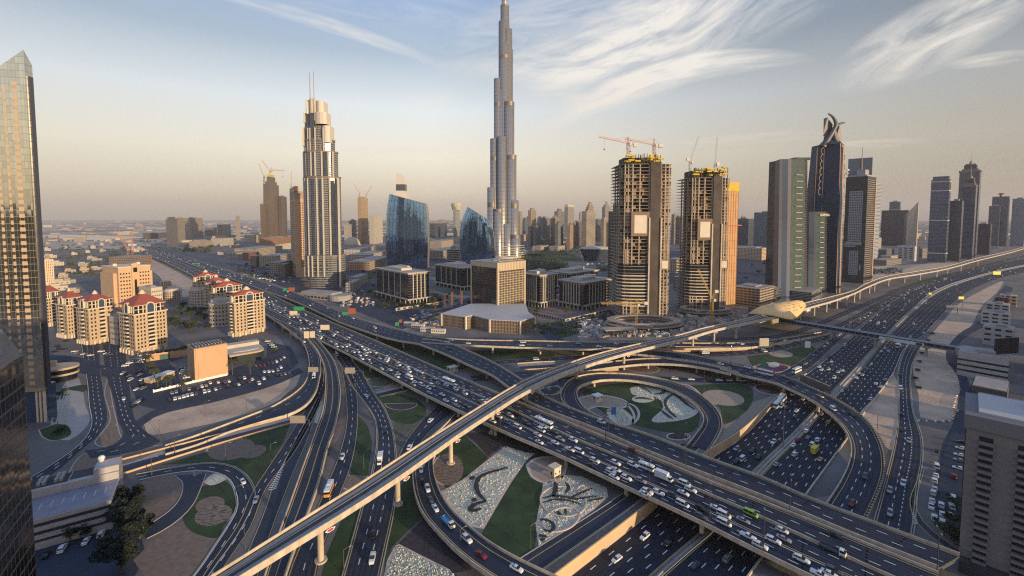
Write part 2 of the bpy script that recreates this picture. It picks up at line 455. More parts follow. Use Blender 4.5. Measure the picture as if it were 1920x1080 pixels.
md=MB();md.grid([[a+Vector((0,0,.25)),a.lerp(b,.2)+Vector((0,0,.25)),a.lerp(b,.2)+Vector((0,0,.9)),a.lerp(b,.26)+Vector((0,0,.9)),a.lerp(b,.26)+Vector((0,0,.3)),a.lerp(b,.74)+Vector((0,0,.3)),a.lerp(b,.74)+Vector((0,0,.9)),a.lerp(b,.8)+Vector((0,0,.9)),a.lerp(b,.8)+Vector((0,0,.25)),b+Vector((0,0,.25))]for a,b in zip(Lm,Rm)])
struct(tag(md.build('motorway_median',CONC2),'concrete median of the motorway with two low barriers',None))
TANW=mat('tan_retaining_wall',(.56,.40,.24),.85,var=.12,scale=.1,detail=6)
wm=MB();wall_strip(wm,WL[:52],.5,lambda p:-4.6,1.0,0,-1)
tag(wm.build('retaining_wall',TANW),'tall tan retaining wall along the near side of the sunken motorway','wall')
wm=MB();wall_strip(wm,WR,.5,lambda p:-3.6,.8,0,1)
tag(wm.build('retaining_wall',CONC),'pale retaining wall between the motorway and the sand strip','wall')
# -- patches of ground cover
area('sand_lot',[(268,790),(300,772),(420,742),(520,720),(560,700),(545,735),(500,762),(420,788),(330,808),(285,815)],.012,SAND,'sandy vacant lot beside the car park')
area('sand_strip',[(1676,702),(1690,735),(1684,800),(1668,845),(1640,805),(1612,783),(1640,745)],.012,SAND,'wedge of tyre marked sand between the motorway and the slip road')
area('sand_strip',[(1720,655),(1740,634),(1770,600),(1800,568),(1850,540),(1880,527),(1872,545),(1840,575),(1822,610),(1780,660),(1800,700),(1795,735),(1785,785),(1735,790),(1722,740),(1712,690)],.012,SAND,'long strip of bare sand beside the frontage road')
area('lawn',[(1090,735),(1130,722),(1200,720),(1260,735),(1300,760),(1312,785),(1290,812),(1200,800),(1130,772)],.03,GRASS,'lawn inside the loop ramp')
area('lawn',[(1262,725),(1300,722),(1400,722),(1412,745),(1395,775),(1355,795),(1350,765),(1320,742)],.03,GRASS,'lawn between the loop ramp and the motorway wall')
area('lawn',[(1400,668),(1450,662),(1520,648),(1530,655),(1500,682),(1475,692),(1420,690)],.03,GRASS,'lawn beside the slip road with the purple bed')
area('lawn',[(985,868),(1018,880),(1020,910),(1008,985),(1003,1027),(975,1046),(902,1005),(925,955),(955,905)],.03,GRASS,'mown green lawn between the two white flower beds',smooth=False)
area('lawn',[(830,822),(868,812),(915,858),(888,885),(860,912),(845,930),(820,890)],.03,GRASS,'lawn beside the round planted bed under the viaduct',smooth=False)
area('lawn',[(742,925),(772,880),(782,940),(798,968),(770,990),(735,1025),(720,1080),(724,1000)],.03,GRASS,'narrow lawn beneath the viaduct column',smooth=False)
area('lawn',[(664,845),(672,780),(690,800),(698,830),(690,890),(678,905),(655,900)],.03,GRASS,'green strip between two ramps',smooth=False)
area('lawn',[(640,975),(680,945),(668,985),(648,1060),(640,1090),(600,1090),(612,1040)],.03,GRASS,'dark lawn around a viaduct column',smooth=False)
area('lawn',[(700,735),(765,742),(800,768),(772,795),(730,785)],.03,GRASS,'lawn around the half round bed',smooth=True)
area('lawn',[(655,670),(690,690),(740,700),(750,715),(710,712),(668,700)],.03,GRASS,'lawn under the overpass')
area('lawn',[(300,872),(420,838),(470,812),(548,786),(530,830),(500,880),(478,912),(460,890),(420,868),(360,868)],.03,GRASS,'lawn between the underpass ramp and the turning road',smooth=False)
area('lawn',[(378,912),(415,900),(440,925),(441,955),(420,985),(408,1008),(358,995),(343,968),(360,940)],.03,GRASS,'small lawn with two oval beds inside the turning road')
area('lawn',[(688,640),(760,640),(830,665),(860,690),(800,690),(730,660)],.03,GRASS,'shaded planting under the back flyover')
area('lawn',[(895,658),(960,655),(1035,662),(1035,672),(920,678),(880,672)],.03,GRASS,'low planting behind the crossing ramps')
area('planting',[(690,508),(760,545),(830,562),(800,575),(720,560),(680,530)],.03,GRASS,'planted verge in front of the office blocks')
area('lawn',[(1010,612),(1060,600),(1095,605),(1088,622),(1050,634),(1020,630)],.03,GRASS,'small lawn by the site hoarding')
area('lawn',[(1660,548),(1720,528),(1800,508),(1860,494),(1890,486),(1880,494),(1790,520),(1730,540),(1690,553)],.03,GRASS,'long green verge below the viaduct')
area('lawn',[(985,478),(1030,470),(1080,478),(1090,486),(1050,492),(1000,490)],.03,GRASS,'far round lawn in the park')
area('lawn',[(155,735),(125,728),(150,722),(175,725)],.03,GRASS,'small oval lawn on the plaza')
area('dry_planting',[(560,770),(540,782),(512,770),(560,722),(585,712),(580,740)],.026,mat('dry_planting',(.10,.095,.06),.9,var=.4,scale=.3,detail=8),'dry planting beside the curving ramp')
DRY=bpy.data.materials['dry_planting']
area('dry_planting',[(738,790),(775,780),(800,775),(760,815),(740,835)],.026,DRY,'rows of dry shrubs in the gore',smooth=False)
area('brown_bed',[(745,1022),(795,970),(830,1010),(875,1050),(885,1068),(850,1075),(780,1058)],.026,DARKBED,'dark brown planted bed outside the curving ramp',smooth=False)
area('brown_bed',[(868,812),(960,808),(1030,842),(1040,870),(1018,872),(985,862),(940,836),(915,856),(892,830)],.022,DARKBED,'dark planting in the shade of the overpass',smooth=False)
area('gravel',[(258,955),(270,900),(320,888),(343,900),(330,950),(300,975),(262,1000)],.026,GRAVEL,'brown gravel inside the hairpin road')
area('gravel',[(270,1080),(250,1050),(300,1000),(345,975),(360,1000),(408,1010),(400,1030),(360,1100)],.022,GRAVEL,'ploughed brown ground beside the turning road',smooth=False)
area('gravel',[(1395,760),(1430,748),(1470,735),(1420,780),(1360,822),(1335,838),(1355,800),(1385,785)],.026,mat('striped_gravel',(.27,.22,.17),.9,var=.3,scale=.4,stretch=(1,4,1)),'striped gravel bank above the retaining wall')
area('gravel',[(1010,1076),(1140,975),(1160,985),(1070,1055),(1037,1080)],.026,GRAVEL,'gravel verge with clipped dots beside the slip road',smooth=False)
area('pavement',[(95,790),(105,745),(140,700),(152,720),(160,760),(168,790),(150,812),(128,826),(100,815)],.022,PALEPAVE,'striped pale plaza before the glass tower')
area('car_park',[(240,715),(262,760),(300,770),(520,715),(560,680),(545,650),(500,640),(500,670),(440,690),(345,735),(330,690),(290,660),(250,690)],.024,ASPH2,'asphalt car park with rows of parked cars',smooth=False)
area('car_park',[(1768,830),(1800,770),(1830,700),(1845,690),(1815,800),(1810,900),(1800,1000),(1770,985),(1748,945),(1756,880)],.024,ASPH2,'dim car park beside the concrete hotel',smooth=False)
area('forecourt',[(70,1080),(60,1030),(160,985),(215,970),(262,1000),(275,1040),(250,1085)],.02,ASPH2,'shaded forecourt below the car park building',smooth=False)
SITE=mat('site_ground',(.20,.165,.14),.95,var=.5,scale=.06,detail=12,bump=.4,bscale=.6)
area('car_park',[(655,578),(690,520),(735,506),(728,545),(770,580),(830,586),(880,556),(890,575),(838,592),(826,630),(745,615)],.016,ASPH2,'asphalt forecourts round the left office block',smooth=False)
area('pavement',[(985,560),(1010,600),(1060,606),(1150,585),(1165,545),(1100,520),(1000,520)],.014,PAVER,'paved garden court of the office park',smooth=False)
area('site_ground',[(1085,640),(1100,600),(1165,575),(1165,540),(1290,530),(1400,560),(1405,600),(1290,625),(1200,640)],.018,SITE,'churned ground of the big building site',smooth=False)
area('site_ground',[(745,624),(800,590),(870,580),(884,590),(826,605),(828,635),(790,632)],.024,SITE,'cleared sandy site behind the back flyover',smooth=False)
area('car_park',[(1370,480),(1450,470),(1560,520),(1520,560),(1410,600),(1380,570)],.014,ASPH2,'dim asphalt yards behind the metro station',smooth=False)
area('car_park',[(420,492),(500,500),(560,520),(640,540),(650,575),(560,548),(470,516)],.014,ASPH2,'asphalt yards of the mall beside the flyover',smooth=False)
area('car_park',[(640,500),(735,508),(690,522),(650,555)],.013,ASPH2,'car parks in front of the mall',smooth=False)
area('car_park',[(1150,470),(1290,470),(1300,530),(1165,535)],.013,ASPH2,'asphalt lots between the raw towers',smooth=False)
area('car_park',[(740,470),(980,465),(985,492),(800,500),(735,490)],.013,ASPH2,'asphalt roads between the blue glass towers',smooth=False)
area('sand_strip',[(285,470),(310,490),(380,530),(352,560),(320,545),(300,520),(270,490)],.013,SAND,'bare sand track beside the far overpass')
area('sand_strip',[(1636,500),(1740,494),(1800,492),(1730,508),(1660,520),(1625,530)],.013,SAND,'bare sand lot behind the viaduct')
area('lawn',[(72,806),(112,793),(134,806),(130,818),(105,826),(84,822)],.04,GRASS,'rounded lawn on the plaza near the street',kerb=(KERB,.6))
fw=MB();qs=[P(x,y,.06)for x,y in((108,741),(133,737),(122,796),(88,790))];fw.face(qs,0)
for k in range(1,4):a_,b_=qs[0].lerp(qs[1],k/4),qs[3].lerp(qs[2],k/4);strip(fw,[a_,b_],.7,.02,1)
for k in range(10):a_,b_=qs[0].lerp(qs[3],k/9),qs[1].lerp(qs[2],k/9);strip(fw,[a_,b_],.5,.03,1)
struct(tag(fw.build('water_basin',[mat('basin_water',(.03,.05,.07),.08),KERB]),'gridded water basin on the plaza before the glass tower',None))
PATH=mat('path_edging',(.60,.48,.38),.85,var=.1)
def bed(name,pts,m,label,world=False,z=.04,kerb=1.5,smooth=True):return area(name,pts,z,m,label,kerb=(PATH,kerb),world=world,smooth=smooth)
WFLOW=mat('white_flower_bed',(.20,.205,.15),.9,col2=(.60,.57,.44),scale=1.1,detail=5,thr=(.30,.50),bump=.6,bscale=1.4)
STRIPE=mat('striped_bed',(.10,.075,.06),.9,col2=(.27,.21,.16),scale=1.2,detail=2,thr=(.44,.56),stretch=(.35,1.6,1))
TANB=mat('tan_gravel_bed',(.38,.29,.21),.95,var=.15,scale=.3,detail=8)
bed('white_flower_bed',[(948,838),(986,850),(1000,850),(985,862),(955,905),(925,955),(905,990),(880,985),(858,962),(838,940),(830,922),(870,900),(920,860)],WFLOW,'long white flower bed with a dark scroll motif',smooth=False)
bed('white_flower_bed',[(1022,905),(1060,892),(1090,895),(1110,905),(1135,915),(1137,930),(1110,955),(1060,990),(1010,1022),(1008,985)],WFLOW,'white flower bed with dark wavy stripes and rings',smooth=False)
bed('white_flower_bed',[(745,1022),(780,1040),(840,1070),(865,1090),(720,1090),(730,1050)],WFLOW,'white flower bed at the lower edge beside the brown bed',smooth=False)
bed('white_flower_bed',[(1183,728),(1215,720),(1262,732),(1290,752),(1308,768),(1290,783),(1250,790),(1225,790),(1245,765),(1240,750),(1225,742),(1190,740)],WFLOW,'white flower bed with dark petals inside the loop',smooth=True)
bed('white_flower_bed',[(1140,768),(1160,765),(1180,778),(1186,792),(1165,797),(1145,785)],WFLOW,'small white flower bed near the blue road sign')
bed('white_flower_bed',ell(1206,748,21,7),WFLOW,'small white oval bed with a dark bar',world=True)
bed('white_flower_bed',[(1010,730),(1045,724),(1052,732),(1040,740),(1018,738)],WFLOW,'pale flower bed beside the crossing ramp')
bed('white_flower_bed',[(385,903),(400,890),(418,888),(424,896),(400,908)],WFLOW,'small white triangle bed by the turning road')
bed('white_flower_bed',[(590,760),(603,735),(603,765),(592,795),(583,790)],WFLOW,'pale narrow bed between two ramps',smooth=False)
bed('gravel_circle',[(988,872),(1005,860),(1035,857),(1060,866),(1060,880),(1050,898),(1025,905),(1000,895)],TANB,'round tan gravel bed with the small kiosk')
bed('gravel_circle',ell(1356,746,40,14,8),TANB,'large tan oval bed on the lawn',world=True)
bed('gravel_circle',[(1088,745),(1120,740),(1165,748),(1178,758),(1160,766),(1120,762),(1098,768),(1085,758)],TANB,'tan gravel patch around the loop kiosk')
bed('striped_bed',ell(841,880,28,30,10),STRIPE,'round bed of planted rows around the viaduct column',world=True)
bed('striped_bed',ell(433,842,45,20,-10),GRAVEL,'large brown oval bed on the lawn',world=True)
bed('striped_bed',ell(474,847,26,11,-14),GRAVEL,'small brown oval bed overlapping the large one',world=True,z=.05)
bed('striped_bed',ell(394,946,28,14,-14),GRAVEL,'upper brown oval bed on the small lawn',world=True)
bed('striped_bed',ell(400,966,36,19,-14),STRIPE,'lower oval bed striped with white plants',world=True,z=.05)
bed('dark_crescent',[(1172,754),(1188,760),(1197,771),(1196,784),(1186,794),(1189,780),(1184,768)],DARKBED,'dark crescent bed between the kiosk gravel and the loop lawn')
bed('half_round_bed',ell(751,756,31,12,2),GRASS,'green round bed with a dark lower half',world=True)
bed('half_round_bed',[(721,757),(782,757),(775,764),(752,769),(728,764)],DARKBED,'dark lower half of the round bed',z=.06,kerb=.4)
bed('gravel_circle',ell(712,716,24,9,0),DRY,'dry oval bed beneath the overpass',world=True)
bed('purple_bed',[(1412,688),(1440,680),(1478,686),(1474,694),(1450,699),(1425,694)],PURPLE,'purple flower bed with a white centre by the green sign')
bed('white_flower_bed',ell(1451,684,11,5),WFLOW,'white centre of the purple bed',world=True,z=.055,kerb=.4)
bed('purple_bed',[(1268,719),(1290,722),(1312,738),(1314,744),(1298,734)],PURPLE,'narrow purple bed beside the loop ramp')
bed('gravel_circle',ell(1465,664,22,6,3),TANB,'tan oval bed on the lawn by the billboard',world=True)
bed('gravel_circle',ell(1440,730,24,8,10),DARKBED,'dark oval bed below the curving flyover',world=True)
bed('dark_disc',ell(1272,818,20,6,0),DARKBED,'small dark disc by the loop exit',world=True)
bed('gravel_circle',ell(668,905,30,14,0),GRAVEL,'brown half round bed beside the ramp',world=True)
bed('planted_loop',ell(990,657,14,5,0),GRASS,'green loop bed behind the crossing ramps',world=True)
bed('planted_loop',ell(1205,691,30,8,4),GRAVEL,'brown oval bed under the inner ramp',world=True)
MOT_PLANT=mat('dark_motif_plants',(.03,.03,.035),.9,var=.5,scale=1.0)
def motif(bedname,lines,label):
 mb=MB()
 for w,pts in lines:
  ws=smooth_poly([P(x,y,.05)for x,y in pts],26)
  k=len(ws);prev=None
  for i in range(k):
   d=ws[min(i+1,k-1)]-ws[max(i-1,0)];d.normalize();q=Vector((-d.y,d.x,0))*(w/2*(0.45+0.55*math.sin(math.pi*(i+.6)/k))*random.uniform(.8,1.2))
   cur=(ws[i]+q,ws[i]-q)
   if prev:
    mb.face([prev[1]+Vector((0,0,.42)),cur[1]+Vector((0,0,.42)),cur[0]+Vector((0,0,.42)),prev[0]+Vector((0,0,.42))])
   prev=cur
 o=mb.build('flower_motif',MOT_PLANT);struct(o);o['label']=label
motif('a',[(2.2,[(952,877),(935,882),(915,888),(900,895),(893,910),(897,925),(905,935),(911,941)]),(2.2,[(911,941),(895,945),(885,950),(882,957),(893,958),(902,954)]),(2.4,[(880,899),(890,895)]),(2.4,[(884,940),(893,936)])],'dark scroll planted in the long white bed')
motif('b',[(1.3,[(1017,935),(1035,931),(1060,933),(1080,937),(1098,934),(1120,931)]),(1.3,[(1017,944),(1040,938),(1065,940),(1090,947)]),(1.2,[(1070,934),(1090,925),(1110,917)]),(1.2,[(1100,940),(1120,938),(1132,934)]),(2.2,[(1037,932),(1042,915),(1040,905)]),(1.6,[(1060,925),(1066,915),(1060,905)]),(1.5,[(1012,975),(1030,978),(1038,988),(1033,997),(1020,995)]),(1.8,[(1045,960),(1050,968)]),(1.2,[(1060,955),(1060,965)]),(1.5,[(1010,1005),(1025,1008)]),(1.5,[(1012,1015),(1022,1012)])],'dark wavy stripes planted in the ringed white bed')
motif('c',[(2.2,[(1262,739),(1275,748),(1290,760),(1302,768)]),(2.2,[(1262,739),(1250,748),(1247,758),(1255,772),(1268,783)]),(1.8,[(1240,770),(1252,780),(1262,786)]),(1.6,[(1195,724),(1210,730),(1222,738)]),(2,[(1226,740),(1240,738),(1250,730)]),(2.6,[(1190,748),(1206,747),(1222,750)])],'dark petal outlines in the loop flower bed')
for c_ in(ell(1056,941,42,27,8),ell(1052,975,34,20,-20),ell(1105,925,22,12,20)):
 mb=MB();wall_strip(mb,c_+[c_[0]],.55,-.02,.45,0,1);tag(struct(mb.build('garden_path',PATH)),'thin ring path in the white flower bed',None)
# -- ground level roads
road('slip_road','straight slip road beside the retaining wall',[(1277,832),(1176,920),(977,1047),(930,1078)],[(1322,832),(1205,935),(1012,1073),(965,1108)],lanes=(),solids=((.3,0),(.95,0)),kerbs=True)
road('loop_road','queue road behind the loop ramp',[(1000,735),(1060,708),(1120,702),(1180,703),(1240,706),(1330,709),(1425,708),(1478,690),(1552,638),(1605,603),(1690,547),(1760,522),(1850,495),(1930,476)],[(1030,745),(1070,722),(1130,712),(1180,712),(1240,714),(1330,719),(1432,719),(1502,700),(1574,640),(1618,606),(1697,551),(1765,525),(1855,498),(1930,480)],lanes=(.5,),n=90,key='G1')
road('service_road','service road below the orange ramp wall',[(1235,662),(1292,660),(1415,655),(1485,643),(1545,629),(1600,602),(1660,566),(1740,528)],[(1245,672),(1322,670),(1420,664),(1495,650),(1552,636),(1606,607),(1668,570),(1745,531)],lanes=(.35,.68),key='G5')
road('service_road','road passing under the crossing flyovers',[(840,690),(920,677),(995,672),(1095,666),(1180,662)],[(842,698),(920,684),(1020,678),(1100,673),(1185,670)],lanes=(.5,),key='G3')
road('service_road','merging road below the viaduct with chevrons',[(880,705),(960,697),(1010,694),(1060,690)],[(890,716),(975,710),(1030,706),(1075,700)],lanes=(.5,))
road('service_road','frontage road beneath the metro station',[(1330,632),(1395,632),(1450,628),(1510,612),(1560,592),(1620,567),(1700,536)],[(1330,638),(1400,638),(1460,634),(1520,619),(1570,598),(1630,572),(1705,540)],lanes=(.5,))
road('service_road','second frontage road beside the motorway',[(1480,632),(1545,617),(1600,592),(1650,564),(1720,532)],[(1490,640),(1552,625),(1606,598),(1656,569),(1724,535)],lanes=(.5,))
road('slip_road','slip road swinging away from the motorway',[(1702,645),(1690,672),(1684,700),(1685,740),(1683,800),(1678,830),(1665,885),(1640,977),(1625,1030)],[(1733,640),(1712,680),(1707,715),(1713,773),(1728,820),(1729,865),(1722,905),(1712,1000),(1700,1050)],lanes=(.36,(.62,1.6,2.2,1)),key='S',on=3,off=5,kerbs=True)
road('slip_road','curving exit from the slip road toward the concrete hotel',[(1724,890),(1706,935),(1706,950),(1722,985),(1765,1022),(1790,1042)],[(1733,880),(1719,935),(1719,952),(1738,985),(1785,1022),(1815,1042)],solids=((.06,0),(.94,0)),key='S2')
road('frontage_road','narrow frontage road past the concrete hotel',[(1768,985),(1760,930),(1768,860),(1785,800),(1800,735),(1795,705),(1775,675),(1778,650),(1800,625),(1840,600),(1858,570),(1885,535)],[(1800,985),(1805,900),(1806,850),(1810,800),(1818,740),(1812,705),(1790,678),(1792,652),(1822,625),(1868,600),(1880,570),(1900,540)],lanes=(),solids=(),key='FR')
road('turning_road','curving turning road around the small lawn',[(255,890),(330,876),(392,868),(440,876),(472,905),(478,930),(470,955),(440,1010),(400,1065),(370,1110)],[(262,900),(335,886),(390,884),(425,896),(441,925),(443,955),(428,985),(405,1020),(375,1065),(340,1110)],lanes=(.5,),solids=((.06,0),(.94,1)),key='TR',kerbs=True)
road('turning_road','wide hairpin road behind the car park building',[(328,892),(343,905),(338,935),(322,955),(295,975),(262,995)],[(386,888),(376,915),(362,945),(342,968),(310,992),(275,1010)],lanes=(),solids=(),key='TR2',kerbs=True)
road('ramp_road','left ramp road with a chevron island',[(603,700),(590,735),(563,783),(540,820),(500,880),(472,925),(445,985),(400,1050),(360,1110)],[(622,700),(598,765),(573,815),(545,860),(510,900),(495,925),(470,990),(430,1050),(392,1110)],lanes=((.5,3,5,1),),key='L2a')
road('ramp_road','right ramp road with a chevron island',[(595,745),(548,835),(512,905),(500,945),(470,1020),(440,1080)],[(602,752),(575,830),(553,882),(532,935),(505,1010),(485,1080)],lanes=(),key='L2b')
road('ramp_road','road diving under the overpass and running beside the viaduct lawn',[(640,690),(645,720),(650,787),(636,850),(610,915),(580,985),(550,1050),(530,1110)],[(658,690),(670,740),(668,830),(652,895),(637,930),(622,985),(600,1045),(588,1110)],lanes=(.5,),key='L4')
road('ramp_road','wide curving road in the middle of the interchange',[(612,640),(628,668),(645,695),(662,727),(687,760),(703,787),(707,825),(699,880),(682,937),(662,1010),(640,1090)],[(640,640),(660,675),(680,700),(700,735),(722,768),(737,810),(743,860),(745,905),(738,960),(725,1020),(710,1090)],lanes=((.35,3,4.5,1),(.66,3,4.5,1)),key='L5',kerbs=True)
road('ramp_road','road joining from below the overpass',[(735,890),(745,860),(765,820),(800,778),(830,752),(860,735)],[(760,895),(775,855),(800,818),(830,790),(862,768),(890,750)],lanes=(.5,),key='L6')
road('street','left carriageway of the boulevard before the glass tower',[(150,640),(158,690),(163,720),(166,760),(170,800),(150,832),(95,872),(40,905)],[(185,640),(188,690),(194,740),(200,790),(185,815),(150,845),(110,880),(60,915)],lanes=(.35,.68),solids=((.05,1),),key='V1',asph=ASPH2)
road('street','right carriageway of the boulevard past the car park',[(192,640),(197,690),(205,725),(214,750),(222,790),(230,818),(205,838),(160,845)],[(232,640),(240,700),(245,745),(255,790),(280,815),(300,830),(250,848),(170,860)],lanes=(.3,.6),solids=(),key='V2',asph=ASPH2)
road('street','access road along the edge of the car park',[(255,790),(290,770),(400,744),(500,716),(560,690)],[(262,802),(300,778),(410,752),(510,724),(570,698)],lanes=(),solids=(),key='V3',asph=ASPH2)
road('street','street crossing in front of the red roofed hotels',[(95,665),(150,670),(215,688),(260,680),(330,662),(420,640)],[(95,690),(150,700),(220,706),(275,695),(340,672),(425,648)],lanes=(),solids=(),asph=ASPH2)
road('street','road curving between the offices and the tower podium',[(640,560),(655,545),(680,530),(720,515)],[(672,585),(680,560),(700,540),(735,522)],lanes=(.5,),solids=(),asph=ASPH2)
road('street','street along the front of the office park',[(740,605),(830,580),(900,560)],[(750,613),(840,588),(910,568)],lanes=(.5,),solids=(),asph=ASPH2)
road('street','curving street between the offices and the building site',[(1025,640),(1020,620),(1045,608),(1110,596),(1150,580),(1170,565)],[(1060,640),(1045,625),(1065,612),(1120,604),(1162,588),(1180,570)],lanes=(),solids=(),asph=ASPH2)
area('traffic_island',[(203,705),(212,760),(224,812),(228,830),(205,838),(178,832),(192,810),(206,790),(196,735)],.13,GRAVEL,'long tapering island of the boulevard',kerb=(KERB,.5))
area('traffic_island',[(110,920),(160,850),(205,848),(250,828),(300,836),(330,832),(270,858),(207,880)],.13,GRAVEL,'gravel island beside the underpass ramp',kerb=(KERB,.5))
area('traffic_island',[(363,881),(385,882),(364,893)],.16,GRAVEL,'small triangle island in the turning road',kerb=(KERB,.4),smooth=False)
area('brick_verge',[(645,700),(643,780),(630,830),(618,835),(628,790),(636,740)],.09,PAVER,'pink brick verge beside the curving ramp')
area('brick_verge',[(1560,930),(1595,870),(1598,840),(1610,830),(1590,900),(1550,955),(1512,935)],.05,PAVER,'pink brick verge beside the descending flyover',smooth=False)
area('brick_verge',[(1655,870),(1668,850),(1660,890),(1632,975),(1622,975),(1648,910)],.05,PAVER,'pink brick verge between the flyover and the slip road',smooth=False)
def chevrons(A,B,n,label,w=.5):
 mb=MB()
 a0,a1=P(*A[0],.2),P(*A[1],.2);b0,b1=P(*B[0],.2),P(*B[1],.2)
 for i in range(n):
  t=(i+.5)/n;a,b=a0 .lerp(a1,t),b0 .lerp(b1,t);c=(a+b)/2+(a1-a0).normalized()*min(2.0,(a-b).length*.35)
  for p,q in((a,c),(c,b)):
   d=(a1-a0).normalized()*w;mb.face([p,q,q+d,p+d])
 struct(tag(mb.build('road_chevron',WHITE),label,None))
chevrons([(544,846),(502,918)],[(540,850),(518,916)],22,'painted chevrons on the island of the left ramps')
chevrons([(1713,958),(1722,980)],[(1709,962),(1712,982)],5,'painted chevrons where the slip road divides')
chevrons([(590,728),(576,748)],[(584,738),(572,752)],7,'painted chevrons at the head of the left ramp')
# -- bridges
main_x=[494,545,600,660,720,790,870,950,1060,1170,1280,1335,1432,1527,1640,1760]
def fx(pts,x):
 for(x0,y0),(x1,y1)in zip(pts,pts[1:]):
  if x0<=x<=x1:return y0+(y1-y0)*(x-x0)/(x1-x0)
 (x0,y0),(x1,y1)=(pts[0],pts[1])if x<pts[0][0]else(pts[-2],pts[-1])
 return y0+(y1-y0)*(x-x0)/(x1-x0)
low=[(270,474),(330,500),(400,536),(494,586),(560,617),(590,632),(680,676),(720,698),(792,736),(872,774),(947,808),(1060,856),(1170,908),(1280,958),(1335,985),(1432,1034),(1527,1079),(1700,1160)]
med=[(270,470),(330,494),(400,526),(494,572),(545,598),(597,622),(700,668),(810,717),(902,757),(1007,808),(1065,835),(1145,870),(1220,902),(1290,935),(1345,962),(1432,1002),(1600,1078),(1760,1150)]
st=[(270,468),(330,489),(400,518),(494,560),(560,592),(660,639),(770,687),(835,714),(920,748),(1010,790),(1055,810),(1160,853),(1280,903),(1375,942),(1460,980),(1600,1046),(1760,1115)]
upb=[(270,466),(330,484),(400,510),(497,546),(550,572),(613,600),(700,636),(810,684),(920,731),(987,757),(1030,775),(1110,811),(1200,845),(1280,879),(1340,905),(1480,957),(1587,1002),(1760,1072)]
clow=[(920,700),(957,726),(990,750),(1030,768),(1137,809),(1193,834),(1280,869),(1340,892),(1480,947),(1587,992),(1760,1060)]
xs=[270,330,400]+main_x
ZM=6.5
T=lambda line,xl:[(x,fx(line,x))for x in xl]
road('overpass','broad main overpass crowded with white cars, nearest carriageway',T(low,xs),T(med,xs),z=ZM,lanes=(.36,.64),solids=((.1,0),(.95,1)),bridge=True,par=(1,0),n=120,pier_step=36,key='OA',cat='overpass',on=3,off=6)
road('overpass','jammed middle carriageway of the main overpass',T(med,xs),T(st,xs),z=ZM,lanes=(.36,.68),solids=((.06,0),(.94,0)),bridge=True,par=(0,0),n=120,pier_step=36,key='OB',cat='overpass',on=3,off=6)
road('overpass','nearly empty far carriageway of the main overpass',T(st,xs),T(upb,xs),z=ZM,lanes=(.3,.62),solids=((.1,0),(.93,0)),bridge=True,par=(1,1),n=120,pier_step=36,key='OC',cat='overpass',on=3,off=6)
f1u=[(285,462),(340,478),(400,498),(440,511),(500,530),(560,551),(635,582),(680,599),(730,612),(795,629)]
f1l=[(278,466),(330,485),(400,510),(440,524),(500,545),(560,567),(612,591),(635,602),(680,618),(735,635),(785,643)]
road('flyover','back flyover curving down from the far left',f1u,f1l,z=8.0,lanes=(.3,.6),solids=((.06,1),(.94,1)),bridge=True,n=90,pier_step=38,key='F1',on=3,off=6)
road('flyover','arm of the back flyover running level past the brown office tower',[(795,629,8),(860,635,7.8),(920,637,7.5),(1000,638,7),(1070,639.5,6.5),(1205,641,5.5),(1290,642,4.5),(1372,642,3.2),(1420,640,2.2),(1482,631,.9),(1540,622,.3)],[(790,641,8),(860,645,7.8),(920,648,7.5),(1000,651,7),(1070,653,6.5),(1205,653,5.5),(1290,653,4.5),(1372,652,3.2),(1420,649,2.2),(1482,638,.9),(1545,627,.3)],lanes=(.5,),bridge=True,n=90,pier_from=.02,pier_to=.5,pier_step=34,key='F1a')
road('flyover','arm of the back flyover dipping below the metro and joining the empty carriageway',[(792,634,8),(835,640,7.8),(885,660,7.4),(920,676,7),(945,690,6.7),(980,712,6.5),(1010,735,6.5),(1055,757,6.5),(1125,784,6.5),(1213,812,6.5),(1340,861,6.5),(1430,893,6.5),(1520,932,6.5),(1653,982,6.5),(1800,1037,6.5)],[(785,643,8),(832,661,7.8),(885,685,7.4),(920,700,7),(957,726,6.7),(990,750,6.5),(1030,768,6.5),(1080,787,6.5),(1137,809,6.5),(1193,834,6.5),(1340,892,6.5),(1390,911,6.5),(1480,947,6.5),(1587,992,6.5),(1760,1060,6.5)],lanes=(.32,.62),bridge=True,n=110,pier_step=36,key='C',on=3,off=7)
pl=MB();a_,b_=smooth_poly(edge(T(upb,[1030,1110,1200,1280,1340,1480,1587,1760]),ZM,.9),60),smooth_poly(edge(T(clow,[1030,1137,1193,1280,1340,1480,1587,1760]),ZM,.9),60)
pl.grid([[a-Vector((0,0,.5)),b-Vector((0,0,.5))]for a,b in zip(a_,b_)])
tag(pl.build('median_planter',mat('brown_planter',(.24,.15,.10),.9,var=.3,scale=.4)),'narrow brown planter between the two empty carriageways','planter')
road('flyover','feeder ramp with dark bollards joining the curving flyover',[(1130,651,7),(1215,655,7),(1280,661,6.8),(1322,669,6.6),(1365,679,6.5),(1400,687,6.5)],[(1130,659,7),(1215,665,7),(1280,674,6.8),(1320,681,6.6),(1355,689,6.5),(1387,698,6.5)],lanes=(),bridge=True,pier_step=30,key='F1c')
road('flyover','inner ramp rising from under the metro viaduct',[(1040,699,1.5),(1100,685,3),(1155,676,4.5),(1220,671,5.5),(1280,673,6.2),(1330,681,6.5),(1372,690,6.5)],[(1045,707,1.5),(1105,694,3),(1160,686,4.5),(1220,681,5.5),(1280,683,6.2),(1325,690,6.5),(1370,700,6.5)],lanes=(),bridge=True,pier_from=.45,pier_step=30,key='J')
